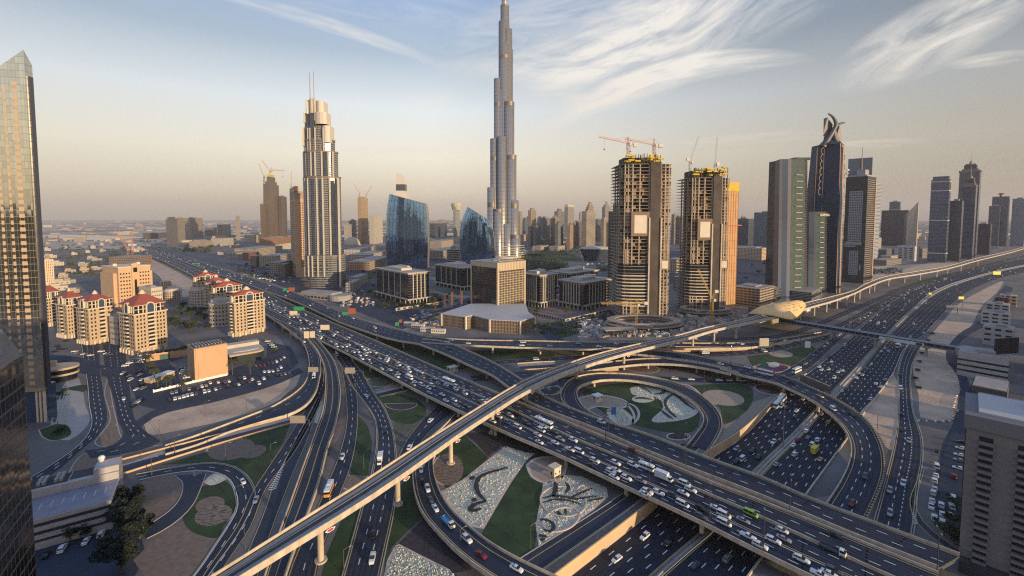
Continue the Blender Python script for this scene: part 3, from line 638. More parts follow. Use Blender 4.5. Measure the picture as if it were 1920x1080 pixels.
road('flyover','long flyover curving over the motorway and down to the right',[(1372,681,6.5),(1400,687,6.5),(1480,707,6.5),(1520,724,6.5),(1560,743,6.5),(1603,769,6.3),(1633,797,5.6),(1653,838,4.2),(1657,873,3),(1650,907,1.9),(1623,968,.6),(1590,1030,.3)],[(1350,690,6.5),(1387,701,6.5),(1453,716,6.5),(1490,732,6.5),(1520,747,6.5),(1560,776,6.3),(1585,803,5.6),(1597,832,4.2),(1595,862,3),(1580,897,1.9),(1550,944,.6),(1500,1010,.3)],lanes=(.38,.66),solids=((.06,0),(.9,0)),bridge=True,n=100,key='R',pier_ts=[.06,.2,.33,.47],cat='flyover',on=3,off=5,ground=-3)
road('loop_ramp','cloverleaf loop ramp circling the flower garden',[(1068,765,6.4),(1053,745,6.2),(1056,727,5.8),(1075,708,5.3),(1110,700,4.8),(1150,699,4.3),(1195,702,3.8),(1250,712,3.1),(1290,726,2.5),(1325,748,1.8),(1347,772,1.1),(1353,795,.6),(1345,818,.3),(1330,842,.25)],[(1140,788,6.4),(1098,765,6.2),(1082,742,5.8),(1085,725,5.3),(1115,713,4.8),(1150,710,4.3),(1195,713,3.8),(1245,724,3.1),(1275,737,2.5),(1302,755,1.8),(1318,775,1.1),(1319,792,.6),(1306,812,.3),(1290,832,.25)],lanes=(),solids=((.12,0),(.8,0)),bridge=True,n=90,pier_from=0,pier_to=.4,pier_step=22,key='Q',cat='ramp')
road('ramp','bright edged ramp leaving the overpass for the left',[(494,586,6.5),(540,616,6.5),(566,638,6.3),(578,663,5.4),(580,690,4.2),(572,715,3),(550,736,1.8),(507,762,.8),(480,773,.4),(420,796,.2),(360,818,.2),(310,834,.2)],[(560,618,6.5),(580,640,6.5),(597,663,6.3),(601,690,5.4),(598,712,4.2),(590,738,3),(570,762,1.8),(545,776,.8),(500,788,.4),(430,808,.2),(370,832,.2),(310,850,.2)],lanes=(.4,),solids=((.08,0),(.92,0)),bridge=True,n=80,pier_from=.0,pier_to=.3,pier_step=26,key='L1',cat='ramp')
road('ramp','bright edged double ramp falling from the overpass toward the viewer',[(572,628,6.5),(590,648,6.2),(606,680,5.4),(611,715,4.4),(607,765,3.2),(594,805,2.4),(574,860,1.6),(548,933,.9),(524,998,.5),(495,1085,.3)],[(592,632,6.5),(625,674,6.2),(636,715,5.4),(637,747,4.4),(628,795,3.2),(614,835,2.4),(596,905,1.6),(574,965,.9),(550,1030,.5),(528,1095,.3)],lanes=(),solids=((.08,0),(.5,0),(.92,0)),bridge=True,n=90,pier_from=0,pier_to=.25,pier_step=24,key='L3',cat='ramp')
road('ramp','curved ramp with a slow queue swinging round the white flower beds',[(858,772,.3),(830,800,.3),(797,830,.4),(778,860,.7),(775,890,1.2),(781,930,2),(797,965,3),(830,1003,4),(865,1036,4.6),(920,1075,5),(1000,1125,5)],[(885,775,.3),(855,805,.3),(828,832,.4),(813,855,.7),(812,880,1.2),(820,910,2),(836,940,3),(856,963,4),(886,990,4.6),(922,1017,5),(970,1045,5),(1060,1088,5)],lanes=(),solids=((.12,0),(.8,0)),bridge=True,n=80,pier_from=.6,pier_to=.95,pier_step=24,key='K',cat='ramp')
def channel(top,bot,dep,label):
 a,b=smooth_poly([P(x,y,.8)for x,y in top],30),smooth_poly([P(x,y,.8)for x,y in bot],30)
 for p in a+b:p.z=.0
 mb=MB()
 wall_strip(mb,a,.45,-.1,.9,0,1);wall_strip(mb,b,.45,-.1,.9,0,-1)
 mb.build('underpass_wall',TANW)and None
 o=bpy.context.scene.collection.objects[-1];tag(o,label,'wall')
 fl=MB();fl.grid([[p.lerp(q,.06)+Vector((0,0,.10)),p.lerp(q,.42)+Vector((0,0,.06)),p.lerp(q,.94)+Vector((0,0,.42))]for p,q in zip(a,b)],0)
 fl.m=[1 if i%2==0 else 0 for i in range(len(fl.f))]
 struct(tag(fl.build('underpass_road',[ASPH,CONC2]),'road bed between the walls of the underpass ramp',None))
channel([(200,868),(300,842),(417,812),(480,796),(543,780)],[(200,896),(300,864),(417,828),(480,810),(549,791)],0,'pair of bright walls along the underpass ramp at left')
channel([(702,732),(760,718)],[(712,743),(765,731)],0,'low walls of the short underpass below the overpass')
channel([(970,681),(1010,678),(1040,677)],[(980,692),(1020,690),(1040,688)],0,'low walls of the short underpass behind the viaduct')
wm=MB();ws=smooth_poly([P(x,y,0)for x,y in((1240,661),(1290,660),(1347,659),(1415,655),(1470,646),(1500,639))],40)
n_=len(ws)
rows=[[p,p+Vector((0,0,5.2*(1-i/n_)+.6)),p+Vector((0,.5,5.2*(1-i/n_)+.6))]for i,p in enumerate(ws)]
wm.grid(rows);tag(wm.build('ramp_wall',TANW),'tapering tan ramp wall behind the metro viaduct','wall')
wm=MB();ws=smooth_poly([P(x,y,0)for x,y in((1045,706),(1080,702),(1120,698),(1160,695))],30)
wm.grid([[p,p+Vector((0,0,1.0+3.2*i/30)),p+Vector((0,.5,1.0+3.2*i/30))]for i,p in enumerate(ws)]);tag(wm.build('ramp_wall',TANW),'tan wall under the inner ramp behind a viaduct column','wall')
bn=MB();pts=[p for p in ROADS['R'][1]];i0_=int(len(pts)*.20);i1_=int(len(pts)*.47);seg=pts[i0_:i1_]
q_=[(b-a).normalized()for a,b in zip(seg,seg[1:])];q_.append(q_[-1]);off=[Vector((d.y,-d.x,0))for d in q_]
sg=1 if(ROADS['R'][0][i0_]-seg[0]).dot(off[0])<0 else-1
bn.grid([[p+o_*sg*.12+Vector((0,0,z))for z in(-.85,1.05)]for p,o_ in zip(seg,off)])
bn2=MB();bn2 .grid([[p+o_*sg*.16+Vector((0,0,z))for z in(.75,.98)]for p,o_ in zip(seg,off)])
rt=[o for o in COL.objects if o.get('label','').startswith('long flyover curving over')][0]
be=bn.build('advert_banner',mat('banner_black',(.02,.018,.022),.6),rt);bn2 .build('banner_stripe',WHITE,be)
# -- metro viaduct, station, footbridge
ZT=15.0
RAIL=mat('track_bed',(.085,.075,.07),.85,var=.3,scale=.3)
STEEL=mat('rail_steel',(.45,.42,.38),.35,metal=.8)
REDM=mat('red_sign_paint',(.45,.04,.05),.5)
DARKM=mat('dark_metal',(.06,.06,.07),.5,metal=.4)
LAMPM=mat('lamp_pole_metal',(.12,.115,.11),.55,metal=.5)
metU=[(360,1100),(440,1050),(540,987),(673,905),(787,831),(920,748),(982,712),(1045,687),(1120,662),(1195,644),(1280,625),(1315,615),(1380,601),(1430,588),(1480,576),(1510,567),(1552,557),(1600,544),(1622,532),(1665,517),(1715,509),(1772,499.5),(1830,484),(1885,472),(1935,458)]
metL=[(400,1110),(480,1061),(560,1012),(660,951),(760,885),(855,817),(930,768),(985,734),(1060,699),(1132,674),(1195,656),(1280,636),(1340,618),(1410,603),(1455,594),(1495,583),(1517,576),(1560,564),(1600,550),(1625,538),(1668,522),(1718,514),(1775,503.5),(1833,488),(1887,475),(1940,460)]
mu,ml=smooth_poly(edge(metU,ZT,1.0),150),smooth_poly(edge(metL,ZT,1.0),150)
via=thing('metro_viaduct','long curving metro viaduct on single columns crossing above all the roads','viaduct')
b=MB();rows=[]
for p,q in zip(mu,ml):
 g=lambda f,d:p.lerp(q,f)+Vector((0,0,d))
 rows.append([g(0,-.8),g(.2,-2.1),g(.8,-2.1),g(1,-.8)])
b.grid([[p.lerp(q,f)for f in(0,.5,1)]for p,q in zip(mu,ml)]);
i0=len(b.v);n4=MB();n4 .grid(rows);b.v+=n4 .v;b.f+=[tuple(i0+k for k in f)for f in n4 .f];b.m+=[1]*len(n4 .f)
b.build('viaduct_deck',[RAIL,CONC],via)
for pts,s in((mu,-1),(ml,1)):
 b=MB();wall_strip(b,pts,.35,-1.3,1.0,0,s);b.build('parapet',CONC,via)
for f in(.18,.32,.68,.82):
 b=MB();strip(b,lane_at(mu,ml,f),.28,.12,0);b.build('rail',STEEL,via)
b=MB();wall_strip(b,lane_at(mu,ml,.48),.5,-.02,.35,0,1);b.build('walkway',CONC2,via)
for f in(.25,.75):
 b=MB();strip(b,lane_at(mu,ml,f),1.5,.05,0);b.build('track_slab',CONC2,via)
colpx=[(645,1033),(753,945),(832,875),(905,822),(983,766),(1055,722),(1105,702),(1155,697),(1207,662),(1253,660),(1285,660),(1327,641),(1355,638),(1387,632),(1522,590),(1542,585),(1560,579),(1572,572),(1585,566),(1604,560),(1620,551),(1640,545),(1662,536),(1690,530),(1720,525),(1750,519),(1772,515),(1800,507),(1830,497)]
mid=lane_at(mu,ml,.5)
used=set()
for cx,cy in colpx:
 gp=P(cx,cy,0)
 i=min(range(len(mid)),key=lambda k:(mid[k].x-gp.x)**2+(mid[k].y-gp.y)**2)
 if any(abs(i-u)<2 for u in used):continue
 used.add(i);c=mid[i];big=cy>700
 b=MB();b.tube((c.x,c.y,-.3),(c.x,c.y,ZT-4.2),1.1,1.05,14);b.tube((c.x,c.y,ZT-4.2),(c.x,c.y,ZT-2.0),1.05,2.4,14)
 if big:b.tube((c.x,c.y,-.2),(c.x,c.y,.5),2.2,2.1,14)
 pr=b.build('pier',CONC,via)
 q=ml[i];d=(ml[min(i+1,149)]-ml[i-1]);d.z=0;d.normalize();s=Vector((d.y,-d.x,0))
 o=q+s*.15+Vector((0,0,-1.9));w=2.0;u=Vector((0,0,1))
 pts=lambda k,e:[o+s*e-d*w*k,o+s*e-d*w*.3*k-u*.75*k,o+s*e+d*w*.6*k-u*.75*k,o+s*e+d*w*k,o+s*e+d*w*.3*k+u*.5*k,o+s*e-d*w*.6*k+u*.5*k]
 b=MB();a1=pts(1,0);a2=pts(1,.25)
 for k in range(6):b.face([a1[k],a1[(k+1)%6],a2[(k+1)%6],a2[k]],0)
 b.face(a2,0);b.face(list(reversed(a1)),0);b.face(pts(.72,.28),1)
 b.build('emblem_board',[WHITE,REDM],via)
GOLD=mat('gold_shell',(.85,.56,.24),.45,metal=0.0,var=.08,scale=.2)
st_=thing('metro_station','gold shell roofed metro station at the foot of the glass towers','station')
top=[(1403,588),(1412,581),(1425,575),(1442,570),(1460,566.5),(1480,564),(1500,563),(1508,566),(1511,574)]
bot=[(1403,588),(1420,589),(1438,590.5),(1456,593.5),(1470,597),(1484,599),(1493,595),(1503,587),(1511,576)]
zt=[14,19,22,24,25,25,24,22,17];zb=[14,15.5,16.5,16.5,16,15.5,15.5,15.5,15]
tp=smooth_poly([Vector((*P(x,y,z)[:2],z))for(x,y),z in zip(top,zt)],24);bt=smooth_poly([Vector((*P(x,y,z)[:2],z))for(x,y),z in zip(bot,zb)],24)
b=MB();rows=[]
for p,q in zip(tp,bt):
 r=[]
 for k in range(9):
  f=k/8;v=p.lerp(q,f);v.z+=math.sin(f*math.pi)*.14*(p-q).length;r.append(v)
 rows.append(r)
b.grid(rows);shell_rows=rows
o=b.build('roof_shell',GOLD,st_,smooth=True)
m_=o.modifiers.new('thick','SOLIDIFY');m_.thickness=.6
b=MB();rng=random.Random(3)
for k in range(36):
 i=rng.randint(5,20);j=rng.randint(1,6);p=rows[i][j];q=rows[i+1][j];r=rows[i][j+1]
 if(p-tp[i]).length+(p-bt[i]).length<6:continue
 nrm=(q-p).cross(r-p).normalized();nrm=nrm if nrm.z>0 else-nrm
 o_=p.lerp(q,rng.random()).lerp(r,.4)+nrm*.55;d=Vector((1,.25,0));d=(d-nrm*d.dot(nrm)).normalized()*rng.uniform(.9,1.6);e=nrm.cross(d).normalized()*.33
 b.face([o_-d-e,o_+d-e,o_+d+e,o_-d+e])
b.build('skylight',mat('skylight_glass',(.06,.045,.03),.3),st_)['kind']='stuff'
b=MB()
ft=[P(1418,607,8),P(1497,592,8),P(1512,582,8),P(1432,590,8)]
b.prism([(p.x,p.y)for p in ft],4.5,14.6);b.build('station_hall',mat('hall_panels',(.30,.26,.20),.5,var=.2,scale=.3,stretch=(1,1,5)),st_)
for(x0,y0),(x1,y1)in(((1411,604),(1440,596)),((1504,583),(1516,577))):
 a,c=P(x0,y0,11),P(x1,y1,11);d=(c-a);yaw=math.atan2(d.y,d.x);m=(a+c)/2
 b=MB();b.box(m.x,m.y,7.5,d.length,5,6.2,yaw,0,True);e=b.build('end_box',CONC2,st_)
 b=MB();nx_,ny_=math.sin(yaw),-math.cos(yaw);b.box(m.x+nx_*2.58,m.y+ny_*2.58,9,d.length*.42,.12,2.6,yaw,0,True);b.build('advert_board',mat('board_white',(.8,.8,.78),.4,emit=((1,.97,.92),.35)),e)
b=MB()
for x,y in((1425,612),(1478,605),(1500,600)):p=P(x,y,0);b=MB();b.tube((p.x,p.y,-.2),(p.x,p.y,7),.9,.9,10);b.build('support_column',CONC,st_)
b=MB();arc=smooth_poly([Vector((*P(1428,591,16.5)[:2],16.5)),Vector((*P(1443,598,12.5)[:2],12.5)),Vector((*P(1448,609,7)[:2],7))],12)
for a,c in zip(arc,arc[1:]):b.tube(a,c,1.2,1.2,6)
b.build('edge_arch',GOLD,st_,smooth=True)
ROOFM=mat('grey_metal_roof',(.27,.265,.27),.45,metal=.3,var=.1,scale=.2)
DGL=mat('dark_bridge_glass',(.03,.035,.045),.15)
fb=thing('footbridge','long enclosed grey footbridge from the station across the motorway','footbridge')
A=P(1462,596,13);B_=P(1812,652,13);A.z=B_.z=0;d=(B_-A);ln=d.length;d.normalize();sdir=Vector((d.y,-d.x,0))
if sdir.y>0:sdir=-sdir
def sect(w,z):return(A-sdir*w,z)
b=MB();prof=[(2.6,9.6),(2.6,12.2),(1.9,13.0),(0,13.4),(-1.9,13.0),(-2.6,12.2)]
b.grid([[A+d*t+sdir*w+Vector((0,0,z))for w,z in prof[1:]]for t in(0,ln)]);b.build('bridge_roof',ROOFM,fb)
b=MB();b.grid([[A+d*t+sdir*w+Vector((0,0,z))for w,z in((-2.6,12.2),(-2.6,8.3),(2.6,8.3),(2.6,9.5))]for t in(0,ln)]);b.build('bridge_body',ROOFM,fb)
b=MB();b.grid([[A+d*t+sdir*2.5+Vector((0,0,z))for z in(9.5,12.2)]for t in(0,ln)]);b.build('glass_wall',DGL,fb)
b=MB();yaw=math.atan2(d.y,d.x)
for k in range(int(ln/5)):p=A+d*(k*5+2)+sdir*2.58;b.box(p.x,p.y,9.4,.3,.14,2.9,yaw)
b.build('mullion_row',ROOFM,fb)
for x,y in((1550,640),(1638,652),(1731,672)):
 p=P(x,y,0);t=(p-A).dot(d);p=A+d*t;b=MB();b.tube((p.x,p.y,-4),(p.x,p.y,7.4),1.0,1.0,10);b.box(p.x,p.y,7.2,5,4,1.1,yaw,0,True);b.build('pier',CONC2,fb)
t0=(P(1641,636,10.5)-A).dot(d);t1=(P(1727,650,10.5)-A).dot(d);c=A+d*((t0+t1)/2)+sdir*2.75
b=MB();b.box(c.x,c.y,8.7,t1-t0,.25,2.7,yaw,0,True);ban=b.build('advert_banner',mat('banner_white',(.62,.64,.62),.5),fb)
b=MB();b.box((A+d*(t0+(t1-t0)*.24)).x+sdir.x*2.9,(A+d*(t0+(t1-t0)*.24)).y+sdir.y*2.9,9.1,(t1-t0)*.2,.08,1.7,yaw,0,True);b.box((A+d*(t1-3.2)).x+sdir.x*2.9,(A+d*(t1-3.2)).y+sdir.y*2.9,8.9,4.2,.08,2.2,yaw,1,True)
b.build('banner_picture',[mat('banner_green',(.35,.42,.12),.5),mat('banner_dark',(.03,.05,.03),.5)],ban)
eb=thing('stair_tower','dark block with a curved roof at the far end of the footbridge','stair tower')
c=P(1823,690,0);b=MB();b.box(c.x,c.y+4,0,15,12,11.5,yaw);b.build('wall',mat('dark_panel',(.09,.095,.11),.5,var=.1,scale=.3),eb)
b=MB();rows=[]
for k in range(11):
 t=math.pi*k/10;x,z=-7.7*math.cos(t),11.4+4.5*math.sin(t);rows.append([Vector((c.x,c.y+4,0))+d*x+sdir*s*6.3+Vector((0,0,z))for s in(-1,1)])
b.grid(rows);b.face([r[1]for r in rows]);b.face([r[0]for r in rows]);b.build('roof',ROOFM,eb)
b=MB();q=Vector((c.x,c.y+4,0))+sdir*6.4;b.box(q.x,q.y,9.2,13,.5,3.2,yaw,0,True);b.build('light_panel',CONC2,eb)
# -- building helpers
def curtain(name,glass,frame,cw=1.5,ch=3.8,fw=.12,fh=.2,rough=.12,metal=0.0,var=.35,spec=.6,roof=(.30,.27,.24),frough=.7,lit=0.0):
 """a facade of panes in frames: position along the wall from the wall's own normal, height from z"""
 m=bpy.data.materials.new(name);m.use_nodes=True;t=m.node_tree;b=t.nodes['Principled BSDF']
 def nn(k,**kw):
  n=t.nodes.new(k)
  for a,v in kw.items():setattr(n,a,v)
  return n
 def mt(op,a,c=None):
  n=nn('ShaderNodeMath',operation=op)
  for i,v in enumerate((a,c)):
   if v is None:continue
   if isinstance(v,(int,float)):n.inputs[i].default_value=v
   else:t.links.new(v,n.inputs[i])
  return n.outputs[0]
 tc=nn('ShaderNodeTexCoord');sp=nn('ShaderNodeSeparateXYZ');sn=nn('ShaderNodeSeparateXYZ')
 t.links.new(tc.outputs['Object'],sp.inputs[0]);g0=nn('ShaderNodeNewGeometry');vt=nn('ShaderNodeVectorTransform',vector_type='NORMAL',convert_from='WORLD',convert_to='OBJECT');t.links.new(g0 .outputs['True Normal'],vt.inputs[0]);t.links.new(vt.outputs[0],sn.inputs[0])
 u=mt('SUBTRACT',mt('MULTIPLY',sp.outputs[0],sn.outputs[1]),mt('MULTIPLY',sp.outputs[1],sn.outputs[0]))
 us=mt('ADD',mt('DIVIDE',u,cw),500.5);vs=mt('DIVIDE',sp.outputs[2],ch)
 fr=mt('MAXIMUM',mt('LESS_THAN',mt('FRACT',us),fw),mt('LESS_THAN',mt('FRACT',vs),fh))
 wn=nn('ShaderNodeTexWhiteNoise',noise_dimensions='3D');cb=nn('ShaderNodeCombineXYZ')
 t.links.new(mt('FLOOR',us),cb.inputs[0]);t.links.new(mt('FLOOR',vs),cb.inputs[1]);t.links.new(mt('ROUND',mt('MULTIPLY',sn.outputs[0],3)),cb.inputs[2]);t.links.new(cb.outputs[0],wn.inputs[0])
 def mix(f,a,c):
  n=nn('ShaderNodeMix',data_type='RGBA')
  for s,v in((n.inputs[0],f),(n.inputs[6],a),(n.inputs[7],c)):
   if isinstance(v,tuple):s.default_value=(*v,1)
   elif isinstance(v,(int,float)):s.default_value=v
   else:t.links.new(v,s)
  return n.outputs[2]
 g=mix(wn.outputs[0],tuple(c*(1-var)for c in glass),tuple(min(1,c*(1+var))for c in glass))
 c=mix(fr,g,frame)
 rf=mt('GREATER_THAN',mt('ABSOLUTE',sn.outputs[2]),.75)
 c=mix(rf,c,roof);t.links.new(c,b.inputs['Base Color'])
 om=mt('MAXIMUM',fr,rf)
 mr=nn('ShaderNodeMix',data_type='FLOAT');t.links.new(om,mr.inputs[0]);mr.inputs[2].default_value=rough;mr.inputs[3].default_value=frough;t.links.new(mr.outputs[0],b.inputs['Roughness'])
 if metal:
  mm=nn('ShaderNodeMix',data_type='FLOAT');t.links.new(om,mm.inputs[0]);mm.inputs[2].default_value=metal;mm.inputs[3].default_value=0;t.links.new(mm.outputs[0],b.inputs['Metallic'])
 b.inputs['Specular IOR Level'].default_value=spec
 ge=nn('ShaderNodeNewGeometry');vm=nn('ShaderNodeVectorMath',operation='SUBTRACT');t.links.new(wn.outputs[1],vm.inputs[0]);vm.inputs[1].default_value=(.5,.5,.5)
 v2=nn('ShaderNodeVectorMath',operation='SCALE');t.links.new(vm.outputs[0],v2 .inputs[0]);v2 .inputs['Scale'].default_value=.018
 v3=nn('ShaderNodeVectorMath',operation='ADD');t.links.new(v2 .outputs[0],v3 .inputs[0]);t.links.new(ge.outputs['Normal'],v3 .inputs[1])
 v4=nn('ShaderNodeVectorMath',operation='NORMALIZE');t.links.new(v3 .outputs[0],v4 .inputs[0]);t.links.new(v4 .outputs[0],b.inputs['Normal'])
 return m
def px_of(p):
 v=Vector((p.x,p.y,p.z-H));d=v.dot(FW);return CX+F*v.x/d,CY-F*v.dot(UP)/d
def cbox(nx,ny,xl,xr,yaw,w1=None,w2=None):
 """footprint from its nearest ground corner: the right face runs off at yaw until photo column xr, the left face until xl"""
 va=math.degrees(math.atan2(F,nx-CX))
 while yaw>va-16 and not w1:yaw-=3
 n=P(nx,ny,0);a=R(yaw);d1,d2=Vector((math.cos(a),math.sin(a),0)),Vector((-math.sin(a),math.cos(a),0))
 def solve(d,x):
  k=(x-CX)/F
  num=k*((n.y)*FW.y+(-H)*FW.z)-n.x;den=d.x-k*d.y*FW.y
  return num/den
 w1=w1 or solve(d1,xr);w2=w2 or solve(d2,xl)
 c=n+d1*(w1/2)+d2*(w2/2);return n,c,abs(w1),abs(w2),a
STONE=mat('warm_stone',(.48,.36,.24),.85,var=.10,scale=.15,detail=6)
STONE2=mat('pale_stone',(.52,.45,.36),.85,var=.10,scale=.15,detail=6)
PEACH=mat('peach_render',(.55,.34,.20),.85,var=.07,scale=.08,detail=6)
ROOFG=mat('roof_gravel',(.36,.32,.28),.9,var=.2,scale=.2,detail=6)
ROOFD=mat('dark_roof',(.06,.055,.06),.9,var=.3,scale=.2)
DGLASS=mat('dark_glass',(.012,.016,.024),.12,spec=.7)
BGLASS=mat('blue_glass',(.05,.08,.13),.1,spec=.8)
REDROOF=mat('red_roof',(.30,.075,.05),.8,var=.15,scale=.5)
CREAM=mat('cream_trim',(.66,.55,.42),.8)
PLANT=mat('roof_plant_metal',(.30,.29,.28),.6,metal=.2)
RAW=mat('raw_concrete',(.38,.315,.25),.9,var=.25,scale=.1,detail=8)
YFORM=mat('yellow_formwork',(.62,.42,.02),.7,var=.2,scale=.2)
def winpart(parent,quads,m,name='window',limit=100,depth=.0):
 """windows as parts: each quad (centre x, y, z, yaw, width, height) a pane of its own; past the limit the rest as one part"""
 mk={}
 for i,(x,y,z,yaw,w,h)in enumerate(quads[:limit]):
  k=(round(w,2),round(h,2))
  if k not in mk:
   b=MB();b.box(0,0,-h/2,w,.16,h,0,0,True);mk[k]=b.mesh(name,m)
  put(name,mk[k],parent,(x,y,z),yaw)
 if len(quads)>limit:
  b=MB()
  for x,y,z,yaw,w,h in quads[limit:]:b.box(x,y,z-h/2,w,.16,h,yaw,0,True)
  o=b.build(name,m,parent);o['kind']='stuff'
def face_slots(w,d,which,n,margin=0.0):
 """positions along a wall of a box footprint (local): front (-y), left (-x), right (+x), back"""
 res=[]
 for i in range(n):
  f=(i+.5)/n-.5
  if which=='front':res.append((f*(w-2*margin),-d/2,0.0))
  elif which=='left':res.append((-w/2,f*(d-2*margin),-math.pi/2))
  elif which=='right':res.append((w/2,f*(d-2*margin),math.pi/2))
  else:res.append((f*(w-2*margin),d/2,math.pi))
 return res
def bands(parent,w,d,zs,m,out_=.25,t=.5,name='floor_band'):
 b=MB()
 for z in zs:b.box(0,0,z,w+2*out_,d+2*out_,t,0,0,True)
 o=b.build(name,m,parent);return o
def simple_tower(name,label,spot,top,m,cat='tower',crown=(),h=None,group=None,roofm=None,fins=None,bandm=None,bandstep=0,parts=True,rooftop=True):
 n,c,w,d,a=cbox(*spot);h=h or HT(n.x and spot[0],top,n)
 th=thing(name,label,cat,(c.x,c.y,0),a,group)
 b=MB();b.box(0,0,-.5,w,d,h+.5);b.build('facade',m,th)
 z=h
 for k,(f,dz,mm)in enumerate(crown):
  b=MB();b.box(0,0,z-.3,w*f,d*f,dz+.3);b.build('crown',mm or m,th);z+=dz
 if rooftop and not crown:
  b=MB();b.box(0,0,h-.2,w*.45,d*.4,min(5,h*.06)+.2);b.build('roof_plant',PLANT,th)
 if fins:
  nf,fm,proud,fwid=fins;b=MB()
  for wh in('front','left','right'):
   for x,y,yw in face_slots(w,d,wh,nf):b.box(x,y,0,fwid,proud*2,h+.2,yw)
  b.build('facade_fins',fm,th)
 if bandm:bands(th,w,d,[k*bandstep for k in range(1,int(h/bandstep)+1)],bandm)
 return th,w,d,h
# -- the buildings, near to far
C_DARK=curtain('dark_office_glass',(.018,.016,.018),(.13,.11,.10),2.2,3.6,.10,.16,.1,var=.5,spec=.6,roof=(.20,.19,.19))
n,c,w,d,a=cbox(62,1230,-60,78,30,None,None);
th=thing('office_tower','dark glass tower with bright edge lines at the lower left corner','tower',(c.x,c.y,0),a)
hh=HT(22,668,n)
b=MB();b.box(0,0,-1,w,d,hh+1);b.build('facade',C_DARK,th)
b=MB();b.prism([(-w/2,-d/2),(w/2,-d/2),(w/2,d/2),(-w/2,d/2)],hh,hh+9,cap_scale=.45);b.build('sloped_roof',mat('roof_glazing',(.26,.27,.29),.4,var=.15,scale=.3),th)
for x in(-w/2-.15,w/2+.15):
 b=MB();b.box(x,-d/2-.15,0,.9,.9,hh+.5);b.build('edge_strip',CREAM,th)
C_GOLD=curtain('gold_reflecting_glass',(.62,.58,.48),(.22,.21,.18),1.75,3.9,.07,.07,.05,metal=.95,var=.10,spec=.8)
n=P(86,792,0);yaw=R(12);d1=Vector((-math.cos(yaw),-math.sin(yaw),0));wd=70.0;dp=5.5;d2=Vector((-math.sin(yaw),math.cos(yaw),0))
hR=HT(44,93,n)
th=thing('glass_tower','tall golden mirror glass tower with slanted top at the left edge','tower',(n.x,n.y,0),yaw)
z0=21.0
b=MB();slope=.85
f0=[(-wd,0,z0),(0,0,z0),(0,0,hR),(-wd,0,hR-wd*slope)];f1=[(x,dp,z-(7 if z>z0 else 0))for x,y,z in f0]
b.face(f0);b.face([f0[1],f1[1],f1[2],f0[2]]);b.face([f0[3],f0[2],f1[2],f1[3]]);b.face([f1[1],f1[0],f1[3],f1[2]]);b.face([f0[1],f0[0],f1[0],f1[1]])
b.build('facade',C_GOLD,th)
b=MB();b.box(.3,dp/2+.5,z0-2,.8,dp-2.5,hR-z0-12);b.build('side_slot',mat('navy_panel',(.05,.055,.085),.3),th)
PALEW=mat('cream_spandrel',(.50,.36,.24),.6)
q=[]
for k in range(46):
 z=z0+3+k*3.9
 for x,ww in((-5.4,2.6),(-10.2,1.3),(-14.6,1.3),(-20.2,2.6),(-25.5,1.3),(-30,1.3)):
  if z<hR+x*slope-12:q.append((x,-.02,z,0,ww,2.3))
q.sort(key=lambda t:(-t[0]>21,t[2]));winpart(th,q,PALEW,'window_panel',100)
b=MB();b.box(-8,6,0,14,9,z0);b.build('base_hall',BGLASS,th)
for x in(-.8,-2.6,-4.4,-34):b=MB();b.box(x,1.2,0,.9,1.2,z0+.2);b.build('base_column',CREAM,th)
b=MB();b.box(-wd/2,dp/2,z0-2.2,wd,dp,2.2,0,0,True);b.build('soffit',mat('tan_soffit',(.36,.26,.17),.7),th)
th=thing('podium_building','low curved two storey building beside the golden glass tower','building',tuple(P(104,712,0)),R(20))
for z,r,m in((0,11,DGLASS),(4.2,12,STONE),(5.6,11.2,DGLASS),(8.6,12.3,STONE)):
 b=MB();b.lathe([(r,z),(r,z+(1.4 if m is STONE else 4.3 if z==0 else 3.1))],0,0,28,0,1.15,.8);b.build('storey' if m is DGLASS else 'ledge',m,th)
b=MB();b.box(-2,2,9.8,4,3,4);b.build('roof_kiosk',STONE,th)
PW=mat('grey_white_panel',(.40,.37,.36),.7,var=.1,scale=.3)
n=P(211,992,0);a=R(33);th=thing('car_park_building','white banded multi storey car park with an open roof deck','car park',(n.x,n.y,0),a)
w,d,hd=46,27,11.2
b=MB();b.box(-w/2,d/2,0,w-.8,d-.8,hd-.6);b.build('dark_interior',DARKM,th)
for z in(0.2,3.9,6.9,9.9):
 b=MB();b.box(-w/2,d/2,z,w,d,1.6 if z>1 else 2.6,0,0,True);b.build('parapet_band',PW,th)
b=MB();b.box(-w/2,9,11.5,w-.6,17,.15);b.build('roof_deck',mat('roof_deck_paint',(.22,.22,.26),.7,var=.15,scale=.2),th)
b=MB()
for k in range(14):b.box(-3-k*3.1,9.5,11.66,.15,4.6,.02)
b.build('parking_lines',WHITE,th)
b=MB();b.box(-w/2,22,11,w,9,3.6);b.box(-4,22.5,14,8,8,3);b.build('plant_block',PW,th)
b=MB();b.box(-8,23.5,14.62,15,7,.1);b.build('dark_roof',ROOFD,th)
b=MB();b.box(-29,23,14.62,26,7.4,.3);b.build('roof_well',ROOFD,th)
for k in range(5):
 b=MB()
 for j in range(3):
  for q_ in(0,1):b.box(-19.5-k*5+q_*1.4,20.9+j*2.2,14.9,1.1,1.9,1.2)
 b.build('cooling_unit',PLANT,th)
b=MB();b.tube((-6.6,26,14.7),(-6.6,26,17.5),.8,.8,8);b.lathe([(.9,17.4),(1.3,18.3),(.9,19.2),(.2,19.4)],-6.6,26,10);b.build('water_tank',WHITE,th)
n,c,w,d,a=cbox(366,717,353,428,48);h=HT(366,655,n)
th=thing('slab_building','windowless peach slab building standing by the car park','building',(c.x,c.y,0),a)
b=MB();b.box(0,0,0,w,d,h);b.build('wall',PEACH,th)
